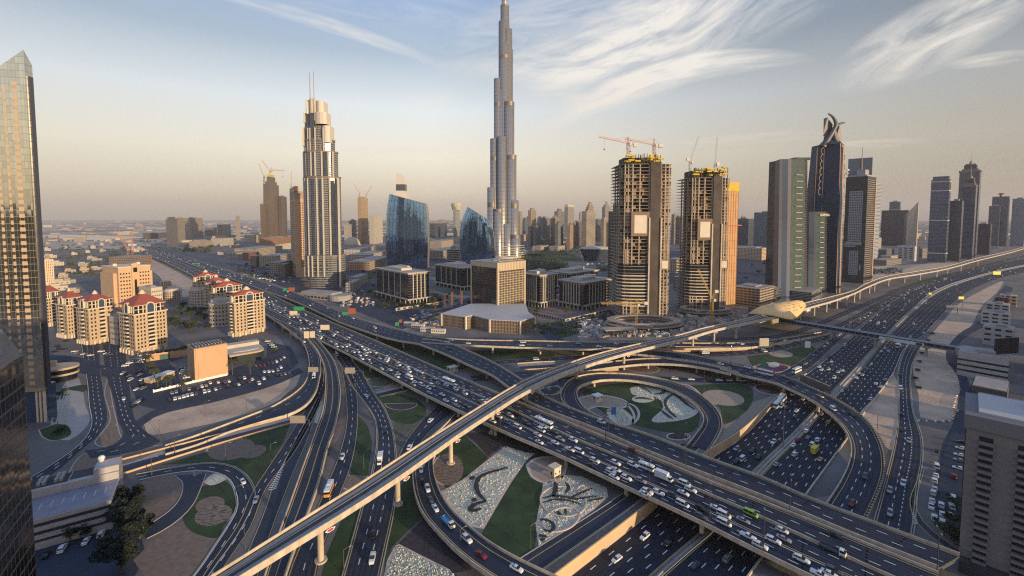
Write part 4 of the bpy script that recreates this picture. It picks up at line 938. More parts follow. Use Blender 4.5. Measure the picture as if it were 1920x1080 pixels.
b=MB();b.box(0,-d/2-.25,1.5,w*.8,.5,h*.52);b.box(0,-d/2-.25,1.5+h*.52,w*.92,.5,h*.40);b.build('raised_panel',PEACH,th)
b=MB();b.box(0,0,h-.3,w*.94,d*.7,.5);b.build('roof_well',ROOFD,th)
b=MB()
for k in range(9):b.box(-w*.38+k*w*.095,0,h+.2,.9,d*.5,.5)
b.build('roof_louvre',PLANT,th)
b=MB()
for k in range(6):b.box(-w*.1+k*w*.07,-d/2-.14,h-4,1.0,.3,1.6)
b.build('vent_slot',mat('rust_vent',(.28,.12,.05),.8),th)
n,c,w,d,a=cbox(432,684,424,497,40,None,22)
th=thing('low_pavilion','low rounded pavilion with a flat pale roof beside the peach slab','building',(c.x,c.y,0),a)
poly=[(-w/2,-d/2)]+[(w/2-7+7*math.sin(t),-d/2+7-7*math.cos(t))for t in(k*math.pi/2/6 for k in range(7))]+[(w/2,d/2),(-w/2,d/2)]
b=MB();b.prism(poly,0,6.5);b.build('wall',mat('pavilion_glass',(.03,.04,.045),.2),th)
b=MB();b.prism([(x*1.04,y*1.06)for x,y in poly],6.5,7.8,mt=1);b.build('roof',[PEACH,STONE2],th)
b=MB();b.lathe([(5.5,7.8),(5.2,8.1),(.2,8.3)],0,-2,24,0,1.8,.7);b.build('roof_dome',CREAM,th)
b=MB();b.box(0,d/2+4,0,w,8,10.2);b.build('rear_wing',STONE2,th)
b=MB();b.box(0,d/2+4,10.2,w*1.02,8.6,.5);b.build('rear_roof',STONE2,th)
n=P(290,715,0);th=thing('white_shed','long white roofed shed among palms in the yard','shed',(n.x,n.y+5,0),R(75))
b=MB();b.box(0,0,0,18,6.5,3);b.build('wall',STONE,th);b=MB();b.box(0,0,3,18.6,7,.35);b.build('roof',WHITE,th)
for(x0,y0,x1,y1),lb in(((288,736,362,718),'low white boundary wall in front of the yard'),((276,678,352,668),'peach yard wall with a green gate'),((362,718,425,704),'low white fence before the peach slab')):
 p,q=P(x0,y0,0),P(x1,y1,0);dd=q-p;m_=(p+q)/2
 th=thing('boundary_wall',lb,'wall',(m_.x,m_.y,0),math.atan2(dd.y,dd.x));hh=6 if 'peach yard' in lb else 1.6
 b=MB();b.box(0,0,0,dd.length,.4,hh);b.build('wall_panel',PEACH if hh>3 else WHITE,th)
 for k in range(6):b=MB();b.box(-dd.length/2+k*dd.length/5,0,0,.7,.7,hh+.6);b.build('post',PEACH if hh>3 else WHITE,th)
 if hh>3:b=MB();b.box(-2,-.25,0,7,.2,4.6);b.build('gate',mat('green_gate',(.05,.12,.10),.5),th)
# -- red roofed hotels
WINM=mat('small_dark_window',(.03,.028,.03),.25)
def hotel(label,spot,eave_y,peak_y,floors=8,nf=7,group='red roofed hotels'):
 n,c,w,d,a=cbox(*spot);h=HT(spot[0],eave_y,n);pk=HT((spot[2]+spot[3])/2,peak_y,c)
 th=thing('hotel',label,'hotel',(c.x,c.y,0),a,group)
 h0=h-h*.16
 b=MB();b.box(0,0,-.3,w,d,h0+.3);b.build('wall',STONE,th)
 b=MB();b.box(0,0,h0-.9,w+1.6,d+1.6,.9,0,0,True);b.build('cornice',CREAM,th)
 b=MB();b.box(0,0,h0,w*.86,d*.86,h-h0);b.build('top_storey',DGLASS,th)
 b=MB()
 for wh in('front','left','right'):
  for x,y,yw in face_slots(w*.88,d*.88,wh,6,.8):b.box(x,y,h0,.8,.8,h-h0,yw)
 b.box(0,0,h0+(h-h0)*.45,w*.9,d*.9,.5,0,0,True);b.build('top_storey_column',CREAM,th)
 b=MB();b.box(0,0,h-.3,w*.97,d*.97,.6,0,0,True);b.build('eave',CREAM,th)
 b=MB();b.prism([(-w*.51,-d*.51),(w*.51,-d*.51),(w*.51,d*.51),(-w*.51,d*.51)],h+.3,h+(pk-h)*.86,cap_scale=.13);rf=b.build('roof',REDROOF,th)
 zt=h+(pk-h)*.84
 b=MB();b.lathe([(w*.11,zt),(w*.11,zt+.8),(w*.075,zt+1.2),(w*.07,zt+2),(w*.04,zt+2.8),(.25,zt+3.4),(.12,pk+2.2)],0,0,12);b.build('finial',CREAM,rf)
 for wh,L_ in(('front',w),('left',d),('right',d)):
  x,y,yw=face_slots(w,d,wh,1)[0];r=L_*.135;cz=h-1.2;cs,sn=math.cos(yw),math.sin(yw)
  T_=lambda u,v,z:(x+u*cs-v*sn,y+u*sn+v*cs,z)
  b=MB();prev=None
  for k in range(13):
   t=math.pi*k/12;o_,i_=(r*math.cos(t),cz+r*math.sin(t)),(r*.76*math.cos(t),cz+r*.76*math.sin(t))
   cur=[T_(o_[0],-.3,o_[1]),T_(i_[0],-.3,i_[1]),T_(i_[0],2.5,i_[1]),T_(o_[0],2.5,o_[1])]
   if prev:
    for q in range(4):b.face([prev[q],cur[q],cur[(q+1)%4],prev[(q+1)%4]])
   prev=cur
  for s in(-1,1):b.face([T_(s*r,-.3,h0),T_(s*r*.76,-.3,h0),T_(s*r*.76,-.3,cz),T_(s*r,-.3,cz)]);b.face([T_(s*r,-.3,h0),T_(s*r,2.5,h0),T_(s*r,2.5,cz),T_(s*r,-.3,cz)])
  ar=b.build('arch',CREAM,th)
  b=MB();b.face([T_(r*.78*math.cos(math.pi*k/12),.2,cz+r*.78*math.sin(math.pi*k/12))for k in range(13)]+[T_(-r*.78,.2,h0),T_(r*.78,.2,h0)]);b.build('arch_window',BGLASS,ar)
 q=[]
 for wh,L_,k in(('front',w,nf),('left',d,max(3,nf-2)),('right',d,3)):
  for f in range(floors):
   z=h0*(.17+.76*f/(floors-1))
   for i,(x,y,yw)in enumerate(face_slots(w,d,wh,k,L_*.04)):
    if wh=='front' and abs(i-(k-1)/2)<1.1:continue
    q.append((x,y,z,yw,min(1.5,L_/k*.42),1.9))
 winpart(th,q,WINM)
 b=MB();bq=[]
 for wh,L_ in(('front',w),('left',d)):
  x,y,yw=face_slots(w,d,wh,1)[0];cs,sn=math.cos(yw),math.sin(yw)
  for f in range(floors):
   z=h0*(.15+.76*f/(floors-1))-.9
   bb=MB();bb.box(x+sn*.8,y-cs*.8,z,L_*.24,1.8,1.1,yw,0,True);bb.build('balcony',CREAM,th)
   bq.append((x+sn*.02,y-cs*.02,z+1.6,yw,L_*.2,2.2))
 winpart(th,bq,DGLASS,'balcony_door')
 b=MB()
 for wh in('front','left'):
  for x,y,yw in face_slots(w,d,wh,5,1):cs,sn=math.cos(yw),math.sin(yw);b.box(x+sn*1.2,y-cs*1.2,0,1.4,1.6,h0*.11,yw)
 b.build('arcade_pier',CREAM,th)
 return th
hotel('foremost red roofed hotel of the left cluster, lit on its right face',(255,666,226,315,64),575,547,9,9)
hotel('red roofed hotel of the left cluster, second from the viewer',(169,647,146,218,66),566,549,8,7)
hotel('red roofed hotel of the left cluster, third from the viewer',(128,635,108,160,66),560,544,8,6)
hotel('red roofed hotel half hidden behind the golden glass tower',(88,613,70,117,66),549,533,8,6)
hotel('foremost red roofed hotel of the right cluster, next to the overpass',(441,632,430,498,56),556,541,9,8)
hotel('red roofed hotel just behind the foremost one beside the overpass',(406,604,396,458,56),540,525,8,7)
hotel('red roofed hotel with a roof hidden between two others',(393,588,384,430,56),531,518,7,6)
hotel('farthest red roofed hotel beside the overpass',(370,574,362,412,58),520,509,7,6)
def round_wing(label,cx,cy,r,top):
 g_=P(cx,cy,0);r=r*MPP(g_);g_=g_+Vector((0,r*.6,0));h=HT(cx,top,g_)
 th=thing('round_wing',label,'building',tuple(g_))
 b=MB();b.lathe([(r,0),(r,h*.82),(r*1.06,h*.83),(r*1.06,h*.87),(r*.88,h*.88),(r*.86,h)],0,0,18);b.build('wall',STONE2,th)
 b=MB();b.lathe([(r*.86,h),(r*.5,h+.6),(.1,h+.8)],0,0,18);b.build('roof',ROOFG,th)
 q=[]
 for f in range(5):
  for k in range(12):
   t=math.pi+math.pi*(k+.5)/12;q.append((r*1.0*math.cos(t),r*math.sin(t),h*(.12+.15*f),t+math.pi/2,1.3,1.9))
 winpart(th,q,WINM)
round_wing('round stone wing at the foot of the right hotel cluster',409,612,21,560)
round_wing('round stone wing behind the garden trees',370,574,19,537)
round_wing('round mansard wing behind the left hotels',318,565,14,541)
for lb,sp,ty in(('grey link wing between the two left hotels',(205,640,192,232,64),590),('mid height wing joining the second and foremost hotels',(222,648,207,240,64),596),('stepped mansard wing right of the big sand coloured hotel',(285,578,262,306,62),540)):
 t_,w,d,h=simple_tower('link_wing',lb,sp,ty,STONE2,'building')
 q=[(x,y,h*(.2+.2*f),yw,1.2,1.7)for wh in('front','left')for f in range(4)for x,y,yw in face_slots(w,d,wh,5,.5)];winpart(t_,q,WINM)
n,c,w,d,a=cbox(218,577,188,291,62);h=HT(218,503,n)
th=thing('hotel_block','large sunlit sand coloured hotel with stepped wings behind the red roofs','hotel',(c.x,c.y,0),a)
LITST=mat('sand_render',(.56,.37,.22),.85,var=.06,scale=.1)
b=MB();b.box(0,0,0,w*.82,d,h);b.build('wall',LITST,th)
for s in(-1,1):b=MB();b.box(s*w*.42,0,0,w*.16,d*.8,h*.86);b.build('side_wing',LITST,th)
b=MB();b.box(0,-d/2,0,w*.18,3,h*1.05);b.lathe([(w*.09,h*1.05),(w*.07,h*1.08),(.3,h*1.1)],0,-d/2+.4,12,0,1,.3);b.build('gable_bay',LITST,th)
b=MB();b.box(0,-d/2-1.6,h*.86,w*.1,.2,h*.12);b.box(0,-d/2-1.6,h*.25,w*.06,.2,h*.42);b.build('tall_window',DGLASS,th)
b=MB();b.box(0,0,h,w*.84,d*1.02,1.0,0,0,True);b.build('cornice',CREAM,th)
b=MB()
for s in(-.3,.3):b.box(s*w,0,h+1,4,4,3.2)
b.build('roof_turret',CREAM,th)
q=[(x,y,h*(.08+.095*f),yw,1.7,2.0)for wh,k in(('front',11),('left',6))for f in range(9)for i,(x,y,yw)in enumerate(face_slots(w*.82,d,wh,k,1))if not(wh=='front' and i==5)];winpart(th,q,WINM)
C_STR=mat('striped_slab_render',(.58,.36,.20),.85)
t_,w,d,h=simple_tower('apartment_slab','narrow tan apartment slab with white vertical ribs',(86,538,76,103,64),487,C_STR,'building')
b=MB();[b.box(x,y,0,1.4,1.6,h+.8,yw)for x,y,yw in face_slots(w,d,'front',5)];b.build('rib',CREAM,t_)
q=[(x,y,h*(.1+.1*f),yw,w/5*.5,1.8)for f in range(9)for x,y,yw in[((k+1)/5*w-w/2,-d/2,0)for k in range(4)]];winpart(t_,q,WINM)
# -- brown office tower on its podium
n,c,w,d,a=cbox(933,593,883,985,44.5);h=HT(933,493,n)
th=thing('office_tower','square brown glass office tower with gold corner piers on a white roofed podium','tower',(c.x,c.y,0),a)
GOLDST=mat('gold_travertine',(.54,.43,.29),.7,var=.06,scale=.2)
C_BRN=curtain('brown_mirror_glass',(.13,.115,.11),(.10,.08,.065),1.6,3.4,.06,.10,.07,metal=.75,var=.18)
b=MB();b.box(0,0,0,w-.6,d-.6,h-.5);b.build('facade',C_BRN,th)
b=MB()
for x,y in((-1,-1),(1,-1),(1,1),(-1,1)):b.box(x*(w/2-.9),y*(d/2-.9),0,2.2,2.2,h)
b.build('corner_pier',GOLDST,th)
b=MB();nf=17
for k in range(nf):b.box(-w/2+1.8+(w-3.6)*(k+.5)/nf,-d/2+.1,h*.20,.55,.9,h*.62)
for k in range(nf):b.box(-w/2+1.8+(w-3.6)*(k+.5)/nf,-d/2-.1,h*.84,.8,.9,h*.145)
b.build('vertical_fins',GOLDST,th)
b=MB()
for k in range(1,25):b.box(0,-d/2+.1,h*.2+k*3.0,w-4,.5,.45)
b.build('spandrel_rows',GOLDST,th)
b=MB();b.box(0,-d/2+.2,h*.84,w-3,.3,h*.15);b.box(-w/2+.2,0,h*.9,.3,d-3,h*.09);b.build('top_band',GOLDST,th)
b=MB();b.box(0,0,h-.6,w-1,d-1,.5);b.build('roof',ROOFG,th)
b=MB();b.lathe([(3,h),(3,h+.8),(2,h+.8)],2,3,14);b.box(-5,2,h-.1,6,4,1.2);b.build('roof_plant',PLANT,th)
hp=HT(838,598,P(838,622,0))
def gp(x,y,z):p=P(x,y,z);return(p.x,p.y)
pod=[gp(828,588,hp),gp(873,594,hp),gp(887,591,hp),gp(918,599,hp),gp(975,602,hp),gp(1003,594,hp),gp(990,586,hp),gp(985,570,hp),gp(883,570,hp)]
pc=Vector((sum(p[0]for p in pod)/len(pod),sum(p[1]for p in pod)/len(pod),0))
th=thing('office_podium','low angular podium with a white roof and brown ribbed walls below the brown tower','building',tuple(pc))
lp=[(p[0]-pc.x,p[1]-pc.y)for p in pod]
C_POD=curtain('ribbed_podium',(.05,.04,.035),(.34,.25,.17),1.6,3.3,.42,.12,.25,var=.4,roof=(.55,.5,.44))
b=MB();b.prism(lp,0,hp-.6);b.build('wall',C_POD,th)
b=MB();b.prism([(x*1.015,y*1.02)for x,y in lp],hp-.6,hp+.3);b.build('roof',mat('white_roof_sheet',(.50,.47,.44),.7,var=.06,scale=.1),th)
for k in(0,1,3,4,5):
 b=MB();b.box(lp[k][0],lp[k][1],0,1.9,1.9,hp,R(44));b.build('corner_pier',CREAM,th)
# -- office park blocks
NAVY=curtain('navy_ribbon_glass',(.010,.013,.022),(.045,.05,.065),2.4,3.6,.05,.22,.1,var=.5)
def office(label,spot,top,pattern=6,base=.17,roofx=.5):
 n,c,w,d,a=cbox(*spot);h=HT(spot[0],top,n);th=thing('office_block',label,'office block',(c.x,c.y,0),a,'stone and glass blocks of the office park');hb=h*base
 b=MB();b.box(0,0,hb,w-1.6,d-1.6,h-hb-1.2);b.build('glass_facade',NAVY,th)
 b=MB();b.box(0,0,0,w-.8,d-.8,hb);b.build('base_glass',DGLASS,th)
 b=MB()
 for wh,L_ in(('front',w+3),('left',d+3),('right',d+3)):
  for x,y,yw in face_slots(w+3,d+3,wh,7):b.box(x,y,0,1.2,1.2,hb,yw)
 b.box(0,0,hb-.9,w+4.2,d+4.2,1.5,0,0,True);b.build('base_colonnade',STONE2,th)
 for wh,L_ in(('front',w),('left',d),('right',d)):
  for x,y,yw in face_slots(w*.72,d*.72,wh,pattern):
   b=MB()
   cs,sn=math.cos(yw),math.sin(yw);off=(w if wh=='front' else w)*0
   if wh=='front':y=-d/2+.6
   if wh=='left':x=-w/2+.6
   if wh=='right':x=w/2-.6
   b.box(x,y,hb,1.3,1.1,h-hb-2,yw);b.build('stone_pier',STONE2,th)
 b=MB();b.box(0,0,h-2.8,w-.4,d-.4,1.6,0,0,True);b.box(0,0,h-.9,w+3,d+3,.8,0,0,True);b.build('cornice',STONE2,th)
 b=MB();b.box(0,0,h-.1,w*.9,d*.9,.12);b.build('roof',ROOFG,th)
 b=MB();b.box(-w*.05,d*.05,h,w*roofx,d*.45,3.4);b.box(w*.25,d*.1,h,w*.15,d*.3,4.5);b.build('roof_plant',STONE2,th)
 q=[]
 for wh in('front','left'):
  for x,y,yw in(face_slots(w,d,wh,9)):
   q.append((x*(1 if wh=='front' else 1),y,h-1.95,yw,1.6,.9))
 winpart(th,q,DGLASS,'attic_window')
 return th
office('navy glass office block with banded corners left of the office park',(766,572,706,806,42),512,4)
office('navy glass office block between the leaning glass towers',(868,545,816,905,42),502,4)
office('office block with close white piers just right of the brown tower',(1012,578,975,1045,42),516,7)
office('widest office block of the park with gold lit piers',(1095,582,1047,1147,42),530,7)
office('rearmost office block with a stepped roof in the park',(1070,545,1030,1122,42),512,7)
for(x0,y0,x1,y1),lb in(((742,583,860,565),'stone garden wall before the left office block'),((1000,590,1060,604),'stone gate wall of the office garden'),((1060,604,1150,583),'stone street wall beside the office park')):
 p,q=P(x0,y0,0),P(x1,y1,0);dd=q-p;m_=(p+q)/2;th=thing('garden_wall',lb,'wall',(m_.x,m_.y,0),math.atan2(dd.y,dd.x))
 b=MB();b.box(0,0,0,dd.length,.6,3.6);b.build('wall_panel',STONE2,th);b=MB()
 for k in range(12):b.box(-dd.length/2+(k+.5)*dd.length/12,-.35,.8,dd.length/20,.2,2.2)
 b.build('wall_opening',DARKM,th)
# -- the two leaning blue glass sails
C_SAIL=curtain('blue_sail_glass',(.17,.34,.60),(.03,.045,.07),2.6,4.0,.20,.05,.05,metal=.9,var=.22,spec=.8)
def sail(label,base_y,left,right,depth,flip=False):
 """left/right: photo outlines from ground to top of the bulging front"""
 n0=P((left[0][0]+right[0][0])/2,base_y,0);Y=n0 .y
 def up(x,y):d_=Vector(((x-CX)/F,0,0))+UP*(-(y-CY)/F)+FW;t=Y/d_.y;return Vector((d_.x*t,0,H+d_.z*t))
 k=14;th=thing('glass_tower',label,'tower',(n0 .x,Y,0));Lw=smooth_poly([up(*p)for p in left],k);Rw=smooth_poly([up(*p)for p in right],k)
 Lw[0].z=Rw[0].z=-.5
 m=12;front=[]
 for p,q in zip(Lw,Rw):
  front.append([Vector((p.x+(q.x-p.x)*j/m-n0 .x,-5*math.sin(math.pi*j/m)+(j/m)*6-3,p.z+(q.z-p.z)*j/m))for j in range(m+1)])
 b=MB();b.grid(front);o=b.build('front_glass',C_SAIL,th)
 b=MB();bk=[[v+Vector((0,depth,0))for v in r]for r in front];b.grid([list(reversed(r))for r in bk]);b.build('rear_glass',C_SAIL,th)
 b=MB();b.grid([[r[-1],s[-1]]for r,s in zip(front,bk)]);b.grid([[s[0],r[0]]for r,s in zip(front,bk)]);b.build('end_wall',curtain('end_wall_bands',(.05,.05,.055),(.40,.34,.27),4,4,.1,.35,.2),th)
 b=MB();b.grid([front[-1],bk[-1]]);b.build('roof',PLANT,th)
 b=MB()
 for j in range(m+1):
  for q in range(k-1):
   p0,p1=front[q][j],front[q+1][j];b.tube(p0-Vector((0,.3,0)),p1-Vector((0,.3,0)),.35,.35,4,0,False)
 b.build('glass_ribs',mat('rib_metal',(.05,.07,.11),.3,metal=.6),th)
 for sd_ in(0,-1):
  b=MB()
  for q in range(k-1):b.tube(front[q][sd_],front[q+1][sd_],.9,.9,6)
  b.build('edge_frame',PLANT,th)
 b=MB()
 for j in range(m):b.tube(front[-1][j],front[-1][j+1],.8,.8,6)
 b.build('top_rim',PLANT,th)
 return th
sail('broad blue glass tower with bulging sides and a slanted top',502,[(726,502),(724.5,470),(724,435),(726,395),(731,364)],[(801,500),(802,450),(801.5,420),(800,395),(798,382)],26)
sail('smaller leaning blue glass tower curving over at its right edge',497,[(865,497),(863,470),(863,440),(867,412),(877,388)],[(927,492),(928,470),(926,445),(922,425),(914,411)],24)
# -- the tallest tower: stepped bundle of round lobes
SILV=curtain('silver_curtain_wall',(.46,.435,.40),(.20,.19,.18),1.6,11.7,.18,.22,.30,metal=.7,var=.06,frough=.4)
bb_=P(946,484,0);s_=MPP(bb_)
def hz(y):return HT(946,y,bb_)
th=thing('supertall_tower','tallest tower, a silver spire of stepped round tubes rising out of the frame','tower',tuple(bb_))
MECH=mat('mechanical_band',(.20,.17,.15),.5,metal=.4)
def lobe(xl,xr,top,yoff,m=SILV):
 r=(xr-xl)/2*s_*.99;cx=((xl+xr)/2-946)*s_;z=hz(top)
 b=MB();b.lathe([(r,-1),(r,z),(r*.92,z+.5),(r*.9,z-1.5)],cx,yoff*s_,40);o=b.build('tube',m,th,smooth=True)
 return cx,r,yoff*s_,z
def band(l,ya,yb):
 cx,r,y,z=l;b=MB();z0,z1=hz(yb),hz(ya);b.lathe([(r*1.012,z0),(r*1.012,z1)],cx,y,26);b.build('mechanical_band',MECH,th)
tubes=[lobe(938.5,954.5,5,12),lobe(935,955,37,9),lobe(944,960,53,6),lobe(935,955.5,82,3),lobe(945,961.5,90,9),lobe(936,961,120,12),lobe(926.5,940,148,0),lobe(943.5,964,192,-1),lobe(927,952,170,6),lobe(919.5,934,261,-2),lobe(948,968,292,-4),lobe(932,950,258,-6),lobe(914,930,352,-4),lobe(953,972,376,-6),lobe(930,960,330,4),lobe(925,943,392,-8),lobe(955,975.5,440,-8),lobe(912,940,436,2),lobe(938,962,420,-4)]
for i,ya,yb in((3,104,110),(4,104,110),(6,193,200),(7,192,200),(9,295,302),(10,292,300),(12,380,388),(13,382,391),(15,392,398),(16,440,446),(17,436,443),(0,5,9)):band(tubes[i],ya,yb)
b=MB();b.lathe([(5.5*s_,hz(8)),(5.2*s_,hz(-20)),(3.2*s_,hz(-24)),(2.6*s_,hz(-55)),(1*s_,hz(-60)),(.5*s_,hz(-90))],0,10*s_,14);b.build('spire',SILV,th)
b=MB()
for l in tubes:
 cx,r,y,z=l
 for k in range(9):
  t=math.pi+math.pi*(k+.5)/9;b.box(cx+r*math.cos(t),y+r*math.sin(t),0,.5,.5,z,t)
b.build('vertical_fins',mat('steel_fin',(.15,.145,.14),.75),th)
b=MB();b.lathe([(32*s_,0),(32*s_,8),(20*s_,9)],0,0,30);b.build('base_pavilion',STONE2,th)
# -- twin masted stepped hotel tower
t0=P(613,536,0);s_=MPP(t0)
def hz(y):return HT(613,y,t0)
th=thing('hotel_tower','stepped stone and glass tower with two thin masts left of the glass sails','tower',tuple(t0),R(0))
C_AD=curtain('balcony_facade',(.035,.05,.075),(.22,.205,.19),2.4,3.9,.16,.42,.15,var=.5)
C_ADG=curtain('slot_glass',(.03,.045,.075),(.10,.10,.11),2.0,3.9,.08,.10,.08,var=.4)
cream=mat('cream_cladding',(.56,.51,.44),.6,var=.04,scale=.2)
X=lambda x:(x-613)*s_
def tier(x0,x1,y_top,y_bot,dp,nb,m=None):
 w_=(x1-x0)*s_;zc_=hz(y_bot)if y_bot<534 else-1;zt_=hz(y_top);cx=X((x0+x1)/2)
 pts=[(cx+w_/2*math.cos(t),dp/2*math.sin(t))for t in(2*math.pi*(k+.5)/16 for k in range(16))]
 pts=[(max(min(x*1.12,cx+w_/2),cx-w_/2)if False else x,y)for x,y in pts]
 b=MB();b.prism(pts,zc_,zt_);b.build('tier',m or C_AD,th)
 b=MB();b.prism([(cx+(x-cx)*1.03,y*1.03)for x,y in pts],zt_-2,zt_+1);b.build('tier_ledge',mat('ledge_bronze',(.20,.15,.11),.6),th)
 return cx,w_,zc_,zt_
TD=44
tiers=[(576,648,478,540,TD+4,0),(576,642,333,478,TD,0),(576.5,638,286,333,TD-6,0),(580,633,264,286,TD-10,0),(583,627,240,268,TD-16,0)]
for q in tiers:tier(*q)
tier(582,618,216,268,TD-20,0,C_ADG);tier(588,612,197,240,TD-28,0,C_ADG)
def blade(x,y_top,y_bot,dp,wpx=2.2,m=None,dd=2.2):
 z0_,z1_=hz(y_bot)if y_bot<534 else 0,hz(y_top);b=MB();b.box(X(x),-dp,z0_,wpx*s_,dd,z1_-z0_);b.build('blade' if not m else 'glass_slot',m or cream,th)
ev=lambda x,half,dp:dp/2*math.sqrt(max(.02,1-min(.98,abs(x-612)/half)**2))
for x in(577,583.5,590,608,618.5,630,641):
 blade(x,335,478,ev(x,34,TD)+.6)
for x in(586.5,600.5,615,634.5):blade(x,340,478,ev(x,34,TD)+.2,4.6,C_ADG,1.6)
for x in(577.5,586,597,605,617,628,635):blade(x,287,333,ev(x,32,TD-6)+.7)
for x in(581,591.5,601.5,622):blade(x,288,333,ev(x,32,TD-6)+.3,4.2,C_ADG,1.6)
for x in(578.5,582,590,595,605,620):blade(x,243,286,ev(x,30,TD-10)+.5,1.8)
for x in(586,599.5):blade(x,216,268,ev(x,28,TD-14)+.8,7.5,C_ADG,1.6)
for x in(577,588,597,608,619):blade(x,478,516,ev(x,36,TD+4)+.6,2)
blade(637.5,345,540,ev(637.5,34,TD)-1,8,C_ADG,4);blade(644,336,541,ev(644,40,TD)+1.5,3.2)
for x0,x1,yt,yb,dp in((586,591,190,216,9),(593.5,604,188,215,11),(605,618,192,214,9),(605,625.5,214,236,15),(617,631,239,270,15),(578,581,240,275,8),(581,584,214,232,8)):
 z0_,z1_=hz(yb),hz(yt);b=MB();cx=X((x0+x1)/2);w_=(x1-x0)*s_
 b.prism([(cx+w_/2*u,-dp+v*5)for u,v in((-1,0),(-.5,-.5),(0,-.7),(.5,-.5),(1,0),(1,4),(-1,4))],z0_,z1_);b.build('crown_blade',cream,th)
b=MB();b.box(X(600),0,hz(216),26*s_,16,hz(196)-hz(216));b.build('crown_core',C_ADG,th)
for x,yt,yb in((597.3,141,192),(604.3,139,230)):
 b=MB();b.tube((X(x),-16,hz(yb)),(X(x),-16,hz(yt)),.75,.45,8);b.build('mast',mat('mast_metal',(.35,.28,.22),.4,metal=.6),th)
b=MB();b.lathe([(38*s_,0),(38*s_,hz(527)),(41*s_,hz(524)),(30*s_,hz(520))],X(605),0,30,0,1,.55);b.build('base_canopy',mat('canopy_bronze',(.13,.10,.085),.6,var=.2,scale=.2),th)
for f in(.2,):
 for k in range(24):
  pass
q_=[(X(611)+33*s_*math.cos(t),-TD*.5*math.sin(-t)*1.1,hz(488+7*j),t+math.pi/2,2.2,2.4)for j in range(4)for t in(math.pi+math.pi*(k+.5)/20 for k in range(20))]
winpart(th,q_,WINM)
g_=P(600,560,0);th=thing('construction_podium','unfinished curved concrete podium below the twin masted tower','building',tuple(g_),R(-24))
b=MB();b.box(0,8,0,78,30,7);b.lathe([(16,0),(16,7.5),(14,7.5)],34,6,24);b.build('wall',CONC2,th)
b=MB();[b.box(-36+k*7,-7.1,2,4.5,.3,2.6)for k in range(10)];b.build('wall_opening',DARKM,th)
b=MB();b.box(-5,8,7,60,22,2.5);b.build('upper_slab',CONC2,th)
t_,w,d,h=simple_tower('apartment_tower','slim peach tower with a pierced grid of windows beside the twin masted tower',(556,520,547,594,30),372,PEACH,'tower',rooftop=False)
b=MB();b.box(0,0,h,w,d,h*.09);b.build('top_block',mat('tan_top',(.36,.25,.17),.8),t_)
b=MB();b.box(-w/2+w*.12,0,h*1.08,w*.24,d,h*.075);b.build('crest',PEACH,t_)
q=[(w*(-.22+.64*i/6),-d/2,h*(.14+.8*f/27),0,w*.055,h/28*.55)for f in range(28)for i in range(7)];winpart(t_,q,WINM)
b=MB();[b.box(-w/2-.1,0,h*(.1+.85*f/30),.3,d*.8,1.6)for f in range(31)];b.build('side_balcony_rows',DARKM,t_)
